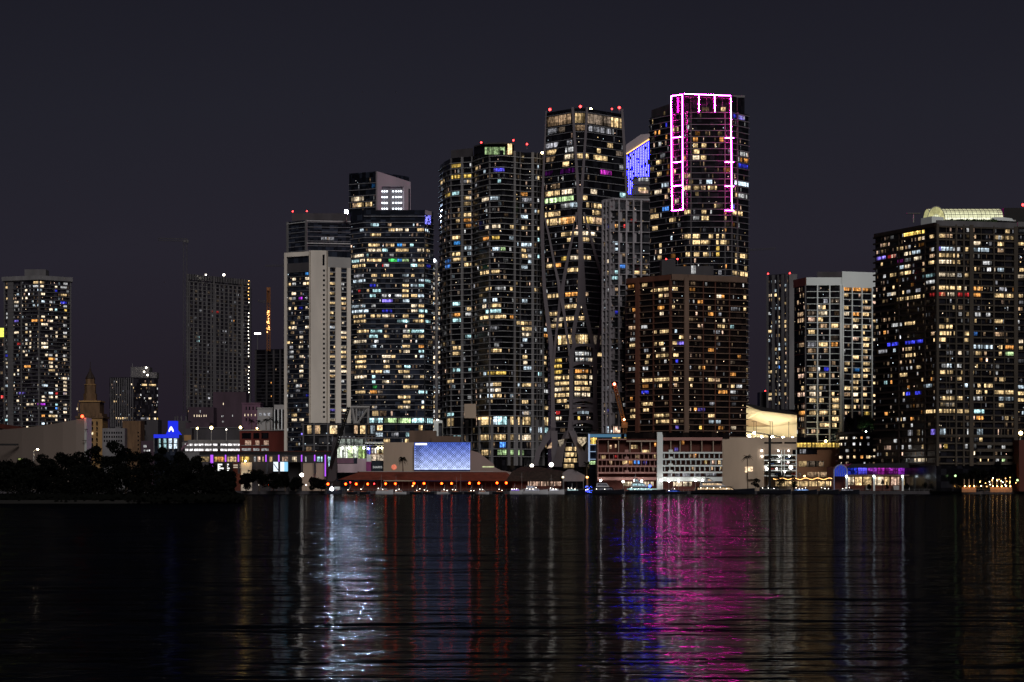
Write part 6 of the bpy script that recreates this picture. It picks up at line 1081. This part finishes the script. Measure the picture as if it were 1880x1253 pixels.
q=yacht(960,1006,946,'white sport fishing boat with its flank lit, in front of the thatched hall',2,M['hullw'],(.2,.2,.25),lights=4,name='fishing_boat',cat='boat')
yacht(1006,1036,948,'white cabin boat with bright stern lamp right of the fishing boat',1,M['hullw'],(.5,.5,.55),lights=3,name='cabin_boat',cat='boat')
q=yacht(936,962,947,'white cabin boat with violet stern glow at the end of the orange lamps',1,M['hullw'],(.2,.1,.6),lights=3,name='cabin_boat',cat='boat')
yacht(1390,1452,950,'dark motor yacht moored before the bright parking garage',1,M['hullk'],(.03,.03,.03),lights=3)
yacht(1454,1500,950,'dark boat with a blue-lit cockpit below the string-lit bar',1,M['hullk'],(.15,.25,.5),lights=4,name='motor_boat',cat='boat')
yacht(1502,1540,950,'dark cabin boat moored right of the string-lit bar',1,M['hullk'],(.02,.02,.02),lights=3,name='motor_boat',cat='boat')
yacht(1541,1578,949,'grey motor boat with a pale roof before the pavilion arch',1,M['hullk'],(.12,.12,.14),lights=3,name='motor_boat',cat='boat')
yacht(690,722,950,'white sailing cruiser catching the light under the seventh orange lamp',1,M['hullw'],(.12,.06,.04),lights=2,name='motor_boat',cat='boat')
Yz=950
nm=['eighth','ninth','tenth','eleventh','twelfth','thirteenth','fourteenth','fifteenth']
for i,x in enumerate((724,752,776,802,828,852,878,904)):
    yacht(x,x+rnd.uniform(19,24),Yz,'small dark moored boat near the '+nm[i]+' orange lamp from the left',1,M['hullk'] if i%3 else M['hullw'],(.12,.05,.03),lights=2,name='moored_boat',cat='boat',grp='small boats moored along the orange-lit quay',flip=bool(i%2),hh=(.9,1.3))
for i,x in enumerate((636,660)):
    yacht(x,x+20,Yz+1,'small dark moored boat left of the sailing cruiser, '+['farther from it','nearer to it'][i],1,M['hullk'],(.08,.03,.02),lights=1,name='moored_boat',cat='boat',grp='small boats moored along the orange-lit quay',hh=(.9,1.3))
for i,(x,t_) in enumerate(((700,872),(727,874),(838,876),(846,870),(958,868),(1012,872))):
    q=thing('boat_mast','bare slender mast above the moored boats, '+ORD[i]+' from the left','mast',(X(x,Yz+3),Yz+3,0),'bare masts in the marina'); mb=MB(); mb.tube([(X(x,Yz+3),Yz+3,0),(X(x,Yz+3),Yz+3,Z(t_,Yz+3))],[.12,.06],5); mb.build('pole',M['steel'],q); mb=MB(); mb.tube([(X(x,Yz+3)-1,Yz+3,Z(t_+8,Yz)),(X(x,Yz+3)+1,Yz+3,Z(t_+8,Yz))],.05,4); mb.build('spreader',M['steel'],q)
q=yacht(600,628,944,'work boat carrying a blinding white lamp at the left end of the orange lamps',1,M['hullk'],(.05,.05,.06),lights=0,name='work_boat',cat='boat'); mb=MB(); mb.ball((X(609,938),938,Z(898,938)),.9,10,6); mb.build('search_lamp',M['lampww'] if False else emit('search_lamp',(.92,.95,1),35),q)
q2=boxthing('white_van','small white-lit kiosk box beside the work boat lamp','kiosk',613.5,624,894,900,952,3,M['white']); sub(q2,616,618,895.5,898,952,0,.06,M['gblack'],'window')
# marina clutter: quay railing, bollards
o=thing('quay_railing','thin metal railing running along the whole waterfront edge','railing',(X(1200,961),961,GZ)); mb=MB()
for k in range(150): x=X(560,961)+k*2.55; mb.tube([(x,961,GZ),(x,961,GZ+1.1)],.04,4)
mb.build('baluster',M['steel'],o,kind='stuff'); mb=MB(); mb.tube([(X(560,961),961,GZ+1.1),(X(560,961)+382,961,GZ+1.1)],.05,4); mb.build('handrail',M['steel'],o)
# ================================================================ vegetation
def leafmesh(mb,c,r,n,size,sz=.75,rg=rnd,shell=.55):
    for k in range(n):
        u=Vector((rg.gauss(0,1),rg.gauss(0,1),rg.gauss(0,1))).normalized()*(shell+(1-shell)*rg.random())
        p=Vector((c[0]+u.x*r,c[1]+u.y*r,c[2]+u.z*r*sz)); a=Vector((rg.gauss(0,1),rg.gauss(0,1),rg.gauss(0,1))).normalized(); b=a.cross(Vector((rg.gauss(0,1),rg.gauss(0,1),rg.gauss(0,1)))).normalized(); s=size*rg.uniform(.6,1.4)
        mb.face([p-a*s-b*s*.4,p+a*s*.3-b*s*.55,p+a*s,p+b*s*.55])
def tree(px,py,Y,wpx,label,z0=GZ,mat='leaf',grp=None,dens=1.0,leaf=.3,trunkfrac=.35,cat='tree',name='broadleaf_tree',seed=0):
    rg=random.Random(seed+int(px*7)); x=X(px,Y); zt=Z(py,Y); w=wpx/F*Y; H=zt-z0; q=thing(name,label,cat,(x,Y,z0),grp)
    mb=MB(); mb.tube([(x,Y,z0),(x+rg.uniform(-.3,.3),Y,z0+H*.3),(x+rg.uniform(-.6,.6),Y,z0+H*.62)],[max(.15,w*.035),max(.12,w*.028),.08],6)
    for k in range(4): a=rg.uniform(0,6.28); mb.tube([(x,Y,z0+H*rg.uniform(.25,.4)),(x+math.cos(a)*w*.25,Y+math.sin(a)*w*.2,z0+H*rg.uniform(.6,.75))],[max(.08,w*.015),.04],5)
    mb.build('trunk',M['bark'],q); mb=MB(); nc=9
    for k in range(nc):
        a=rg.uniform(0,6.28); rr=w*.30*math.sqrt(rg.random()); h=rg.uniform(trunkfrac,.86); cr_=w*rg.uniform(.17,.26); cr_=min(cr_,H*.3)
        c=(x+math.cos(a)*rr*1.15,Y+math.sin(a)*rr,min(z0+H*h,zt-cr_*.72)); leafmesh(mb,c,cr_,int(220*dens),leaf,rg=rg)
    leafmesh(mb,(x,Y,zt-w*.16),w*.2,int(220*dens),leaf,rg=rg); mb.build('crown',M[mat],q); return q
def palm(px,py,Y,wpx,label,z0=GZ,grp=None,mat='leaf',droop=.8,n=16,fat=1.5):
    rg=random.Random(int(px*3)); x=X(px,Y); zt=Z(py,Y); R=wpx/2/F*Y; zc=zt-R*.45; q=thing('palm_tree',label,'palm',(x,Y,z0),grp)
    mb=MB(); mb.tube([(x+.3,Y,z0),(x+.1,Y,z0+(zc-z0)*.5),(x,Y,zc)],[.32,.22,.2],7); mb.build('trunk',M['bark'],q); mb=MB()
    for k in range(n):
        az=2*math.pi*k/n+rg.uniform(-.15,.15); el=rg.uniform(-.3,1.1); L=R*rg.uniform(.9,1.1); pts=[]
        for j in range(7):
            t=j/6; h=L*t*math.cos(el)*(1-.12*t); v=L*(t*math.sin(el)-droop*.75*t*t); pts.append(Vector((x+math.cos(az)*h,Y+math.sin(az)*h,zc+v)))
        for j in range(6):
            p0,p1=pts[j],pts[j+1]; d=(p1-p0).normalized(); s=d.cross(Vector((0,0,1))).normalized(); w0=R*.17*fat*math.sin(math.pi*(j/6)**.7*.95+.12); w1=R*.17*fat*math.sin(math.pi*((j+1)/6)**.7*.95+.12)
            for sg_ in (-1,1):
                for m in range(3):
                    a0=p0.lerp(p1,m/3); a1=p0.lerp(p1,(m+.75)/3); tip=a1+s*sg_*w1+Vector((0,0,-w1*.5))+d*w1*.4; mb.face([a0,a1,tip])
            mb.tube([p0,p1],.05,3)
    mb.build('crown',M[mat],q); return q
# island at left: waterline 925 -> 486 m
isl=MB(); pts=[(X(-120,486),486),(X(200,487),487),(X(330,492),492),(X(432,505),505),(X(446,540),540),(X(380,620),620),(X(-120,640),640)]
isl.loft([[(x,y,-1) for x,y in pts],[(x*1,y+1.5,.9) for x,y in pts]]); struct('island',isl,M['soil'])
ISL=[(-30,838,64),(14,845,60),(46,841,56),(78,833,60),(112,830,62),(146,828,60),(176,818,52),(206,809,56),(232,822,58),(268,829,60),(298,820,46),(330,829,58),(362,836,56),(388,850,50),(408,862,46),(426,874,36)]
desc=['leftmost dark mangrove tree cut off by the picture edge','dark island tree standing in front of the arena left part','dark island tree below the yellow booth','dark island tree right of the curved street lamp','dark broad island tree below the middle of the arena wall','dark island tree left of the arena fin','dark island tree below the cupola tower base','tallest bushy dark island tree in front of the low windowed block','dark island tree below the ochre slab right side','dark island tree left of the blue-lit building','pointed dark island tree overlapping the blue-lit building','dark island tree in front of the left parking garage','dark island tree at the left end of the guideway','dark island tree just left of the led sign board','lower dark island tree sloping towards the water','smallest dark tree at the right tip of the island']
for i,(x,y,w) in enumerate(ISL): tree(x,y,500+ (i%3)*7,w,desc[i],z0=.9,grp='dark trees of the island',leaf=.32,dens=1.5,trunkfrac=.2,seed=i)
mb=MB(); rg=random.Random(5)
for k in range(290):
    px=rg.uniform(-40,442); top=849 if px<360 else 849+(px-360)*.72; Y=rg.uniform(490,515); h=Z(top,Y); z=rg.uniform(1.0,max(1.5,h-1)); leafmesh(mb,(X(px,Y),Y,z),rg.uniform(2.0,3.0) if px<400 else 1.6,110,.34,rg=rg)
for k in range(1800):
    px=rg.uniform(-50,446); Y=rg.uniform(487.5,500); p=Vector((X(px,Y),Y,rg.uniform(.6,2.2))); s=rg.uniform(.3,.7); mb.face([p+Vector((-s,0,-s*.6)),p+Vector((s,.2,-s*.6)),p+Vector((s*.3,0,s)),p+Vector((-s*.5,0,s*.7))])
o=mb.build('mangrove_undergrowth',M['leaf']); tag(o,'solid dark mangrove undergrowth filling the island below the tree crowns','undergrowth',kind='stuff')
# shoreline trees 440-560
for i,(x,y,w) in enumerate(((452,868,34),(476,862,44),(502,868,40),(524,872,36),(543,876,30),(574,876,30),(590,880,26))):
    tree(x,y,960,w,'dark shore tree between the island tip and the marina, '+ORD[i]+' from the left',grp='dark shore trees left of the marina',leaf=.5,dens=.8,seed=40+i,trunkfrac=.25)
# right shore trees
for i,(x,y,w) in enumerate(((1742,868,34),(1768,866,42),(1790,858,34),(1808,862,36),(1832,847,30),(1850,860,34),(1866,852,30),(1884,856,36))):
    tree(x,y,962,w,'dark tree on the right waterfront, '+ORD[i]+' from the left beyond the pavilion',grp='dark trees of the right waterfront',leaf=.5,dens=.6,seed=60+i,trunkfrac=.35)
for i,(x,y,w) in enumerate(((1560,766,30),(1584,764,26),(1600,768,22))):
    tree(x,y,1088,w,'small terrace tree lit green from below on the hotel wing roof, '+ORD[i]+' from the left',z0=Z(795,1088),grp='terrace trees on the hotel wing',mat='leafg' if i else 'leaf',leaf=.4,dens=.6,seed=80+i)
q=thing('terrace_uplight','green-white uplight under the terrace trees','lamp',(X(1590,1084),1084,Z(794,1084))); mb=MB(); mb.ball((X(1590,1084),1084,Z(792.6,1084)),.35); mb.build('bulb',emit('green_uplight',(.7,1,.75),60),q); mb=MB(); mb.box(X(1590,1084)-.3,X(1590,1084)+.3,1083.8,1084.2,Z(794.5,1084),Z(793.8,1084)); mb.build('base',M['steel'],q)
palm(739,836,985,25,'lone dark palm silhouetted before the beige museum wall',z0=Z(866,985),droop=1.2,n=22,fat=2.0)
palm(1372,833,975,28,'leaning dark palm before the blank beige hall wall',droop=.9)
palm(1077,846,968,24,'dark palm between the thatched hall and the balcony hotel')
palm(1058,858,972,18,'small dark palm behind the grey tent')
for i,(x,y,w) in enumerate(((462,769,20),(475,770,19),(488,767,20),(496,765,20),(508,770,17))): palm(x,y,1255,w,'palm on the red brick building roof, '+ORD[i]+' from the left',z0=Z(790,1255),grp='palms on the red brick roof')
for i,(x,y,w) in enumerate(((1700,884,22),(1665,888,12),(1628,886,8),(1595,889,10),(1388,878,18),(1432,868,22),(1456,872,18))): tree(x,y,966,w,['dark round shrub right of the pavilion shopfronts','small shrub under the third lamp pillar','slim dark shrub right of the closed parasol','small shrub under the second lamp pillar','dark bush before the market hall porch','dark bush before the left half of the garage','dark bush before the right half of the garage'][i],name='shrub',cat='shrub',grp='shrubs along the quay',leaf=.3,dens=.35,seed=100+i,trunkfrac=.3)
# hedge on right tower roof
mb=MB()
for k in range(40): leafmesh(mb,(X(1735+k*2.4,971),971,Z(406+math.sin(k)*1.0,971)),1.3,24,.4,rg=rg)
o=mb.build('roof_hedge',M['leafg']); tag(o,'clipped hedge along the foot of the glowing barrel vault','hedge',kind='stuff')
# amber terrace on the right waterfront
for i,(x0,x1) in enumerate(((1766,1792),(1818,1858))):
    q=thing('seawall_terrace','amber-lit low terrace wall on the right waterfront, '+['left shorter','right longer']
[i]+' one','terrace',(X((x0+x1)/2,956),956,GZ)); mb=MB(); mb.box(X(x0,956),X(x1,956),956,957,GZ-.5,Z(895,956)); mb.build('wall',M['tan'],q)
    for k in range(3 if i==0 else 5):
        px=x0+(x1-x0)*(k+.5)/(3 if i==0 else 5); mb=MB(); mb.tube([(X(px,957.6),957.6,GZ),(X(px,957.6),957.6,Z(880,957))],.2); mb.build('post',M['beige'],q); mb=MB(); mb.ball((X(px+1,955),955,Z(893,955)),.22); mb.build('lamp',bpy.data.materials.get('terrace_amber') or emit('terrace_amber',(1,.5,.12),45),q)
for i,(x,y,c) in enumerate([(rnd.uniform(1797,1868),rnd.uniform(877,894),0) for _ in range(26)]+[(1754,874,1),(1868,882,1)]):
    q=thing('garden_lantern','small warm lantern hanging among the right waterfront trees' if not c else ['green-lit lantern box left of the waterfront trees','yellow-green lamp at the far right of the terrace'][i-26],'lamp',(X(x,956),956,Z(y,956)),'warm lanterns in the right waterfront trees' if not c else None); mb=MB(); mb.ball((X(x,955),955,Z(y,955)),.24 if not c else .6,6,4); mb.build('bulb',M['smallo'] if not c and i%3 else (M['smallw'] if not c else emit('green_lamp%d'%i,(.6,1,.4),2,False)),q); mb=MB(); mb.tube([(X(x,955),955,Z(y,955)+.2),(X(x,955),955,Z(y,955)+1)],.03,3); mb.build('cord',M['cranek'],q)
o=boxthing('garden_kiosk','small amber-lit timber kiosk right of the pavilion','kiosk',1722,1731,884,None,962,3,M['tan']); mb=MB(); mb.ball((X(1727,959),959,Z(887,959)),.25); mb.build('lamp',bpy.data.materials['terrace_amber'],o)
# birds over the skyline
for i,(x,y) in enumerate(((124,333),(302,519),(665,170),(727,170),(556,208))):
    Y=900; q=thing('flying_bird','tiny dark gull in the night sky, '+['far left, highest over the left tower','left of the hazy unfinished tower','left of the pair above the sloped-crown tower','right of the pair above the sloped-crown tower','alone above the dark navy tower'][i],'bird',(X(x,Y),Y,Z(y,Y)))
    a=Vector(q.location); mb=MB(); mb.tube([a+Vector((-.35,0,0)),a+Vector((0,0,.03)),a+Vector((.4,0,-.02))],[.04,.12,.03],6); mb.build('body',M['conc2'],q)
    for s in (-1,1): mb=MB(); p=[a+Vector((.1,0,.05)),a+Vector((-.12,0,.05)),a+Vector((-.15,s*.5,.35)),a+Vector((-.05,s*1.0,.2)),a+Vector((.1,s*.5,.37))]; mb.loft([p,[v+Vector((0,0,.03)) for v in p]]); mb.build('wing',M['conc2'],q)
# ================================================================ ground, water, quay
mb=MB(); mb.prism([(-3500,965),(3500,965),(3500,6000),(-3500,6000)],-3,GZ); struct('ground',mb,M['land'])
q=thing('seawall','dark concrete seawall along the far shore','seawall',(0,964,0)); mb=MB(); mb.box(-3500,3500,963.2,964.95,-2,GZ+.25); mb.build('wall',M['concd'],q)
wm,nt,out=nodes('night_water'); fr=nt.nodes.new('ShaderNodeFresnel'); fr.inputs['IOR'].default_value=1.33; b=nt.nodes.new('ShaderNodeBsdfGlossy'); b.inputs['Color'].default_value=(.165,.17,.18,1); b.inputs['Roughness'].default_value=WR
df=nt.nodes.new('ShaderNodeBsdfDiffuse'); df.inputs['Color'].default_value=(.002,.003,.005,1); mxs=nt.nodes.new('ShaderNodeMixShader'); nt.links.new(fr.outputs[0],mxs.inputs[0]); nt.links.new(df.outputs[0],mxs.inputs[1]); nt.links.new(b.outputs[0],mxs.inputs[2])
g=nt.nodes.new('ShaderNodeNewGeometry')
def ntex(sx,sy,det,dist,h,prev,typ='noise'):
    mp=nt.nodes.new('ShaderNodeMapping'); mp.inputs['Scale'].default_value=(sx,sy,1); n=nt.nodes.new('ShaderNodeTexNoise'); n.inputs['Scale'].default_value=1; n.inputs['Detail'].default_value=det; n.inputs['Roughness'].default_value=.55
    nt.links.new(g.outputs['Position'],mp.inputs['Vector']); nt.links.new(mp.outputs[0],n.inputs['Vector'])
    bp=nt.nodes.new('ShaderNodeBump'); bp.inputs['Distance'].default_value=h; bp.inputs['Strength'].default_value=1; nt.links.new(n.outputs[0],bp.inputs['Height'])
    if prev: nt.links.new(prev.outputs[0],bp.inputs['Normal'])
    return bp
p=ntex(.012,.035,1,0,WB[3],None); p=ntex(.05,.14,2,0,WB[0],p); p=ntex(.16,.65,3,0,WB[1],p); p=ntex(.7,2.4,3,0,WB[2],p)
nt.links.new(p.outputs[0],b.inputs['Normal']); nt.links.new(p.outputs[0],fr.inputs['Normal']); nt.links.new(mxs.outputs[0],out.inputs[0])
mb=MB(); mb.face([(-3500,-60,0),(3500,-60,0),(3500,963.3,0),(-3500,963.3,0)]); struct('water',mb,wm)
# ================================================================ world, light, camera
sc=bpy.context.scene; w=bpy.data.worlds.new('World'); sc.world=w; w.use_nodes=True; nt=w.node_tree; bg=nt.nodes['Background']
tc=nt.nodes.new('ShaderNodeTexCoord'); sp=nt.nodes.new('ShaderNodeSeparateXYZ'); rp=nt.nodes.new('ShaderNodeValToRGB'); nt.links.new(tc.outputs['Generated'],sp.inputs[0])
nz=nt.nodes.new('ShaderNodeTexNoise'); nz.inputs['Scale'].default_value=3; nz.inputs['Detail'].default_value=4; mm=nt.nodes.new('ShaderNodeMath'); mm.operation='MULTIPLY_ADD'; mm.inputs[1].default_value=.05; nt.links.new(tc.outputs['Generated'],nz.inputs['Vector']); nt.links.new(nz.outputs[0],mm.inputs[0]); nt.links.new(sp.outputs['Z'],mm.inputs[2])
nt.links.new(mm.outputs[0],rp.inputs[0]); e=rp.color_ramp.elements; e[0].position=0.025; e[0].color=(.0150,.0100,.0175,1); e[1].position=1; e[1].color=(.0045,.0045,.0075,1)
for ps,c in ((.08,(.0175,.0135,.0205,1)),(.15,(.0195,.0175,.0265,1)),(.22,(.0160,.0158,.0238,1)),(.30,(.0115,.0113,.0180,1))): k=rp.color_ramp.elements.new(ps); k.color=c
nt.links.new(rp.outputs[0],bg.inputs[0]); bg.inputs[1].default_value=.95
l=bpy.data.lights.new('city_glow','SUN'); l.energy=SUN; l.angle=math.radians(22); l.color=(1,.95,.93); lo=bpy.data.objects.new('city_glow',l); C.objects.link(lo)
d=Vector((-math.sin(math.radians(11))*math.cos(math.radians(36)),math.cos(math.radians(11))*math.cos(math.radians(36)),-math.sin(math.radians(36)))); lo.rotation_euler=d.to_track_quat('-Z','Y').to_euler()
cam=bpy.data.cameras.new('camera'); co=bpy.data.objects.new('camera',cam); C.objects.link(co); co.location=(0,0,CH); co.rotation_euler=(math.radians(90),0,0)
cam.sensor_width=36; cam.lens=36*F/1880; cam.shift_y=(HY-626.5)/1880; cam.clip_end=9000; cam.clip_start=1; sc.camera=co
sc.view_settings.view_transform='Standard'; sc.view_settings.look='None'; sc.view_settings.exposure=0; sc.view_settings.gamma=1
sc.render.engine='CYCLES'; sc.cycles.use_light_tree=True; sc.cycles.sample_clamp_indirect=8; sc.cycles.max_bounces=4
for o in bpy.data.objects:
    if 'label' in o: o['label']=o['label'][:120]
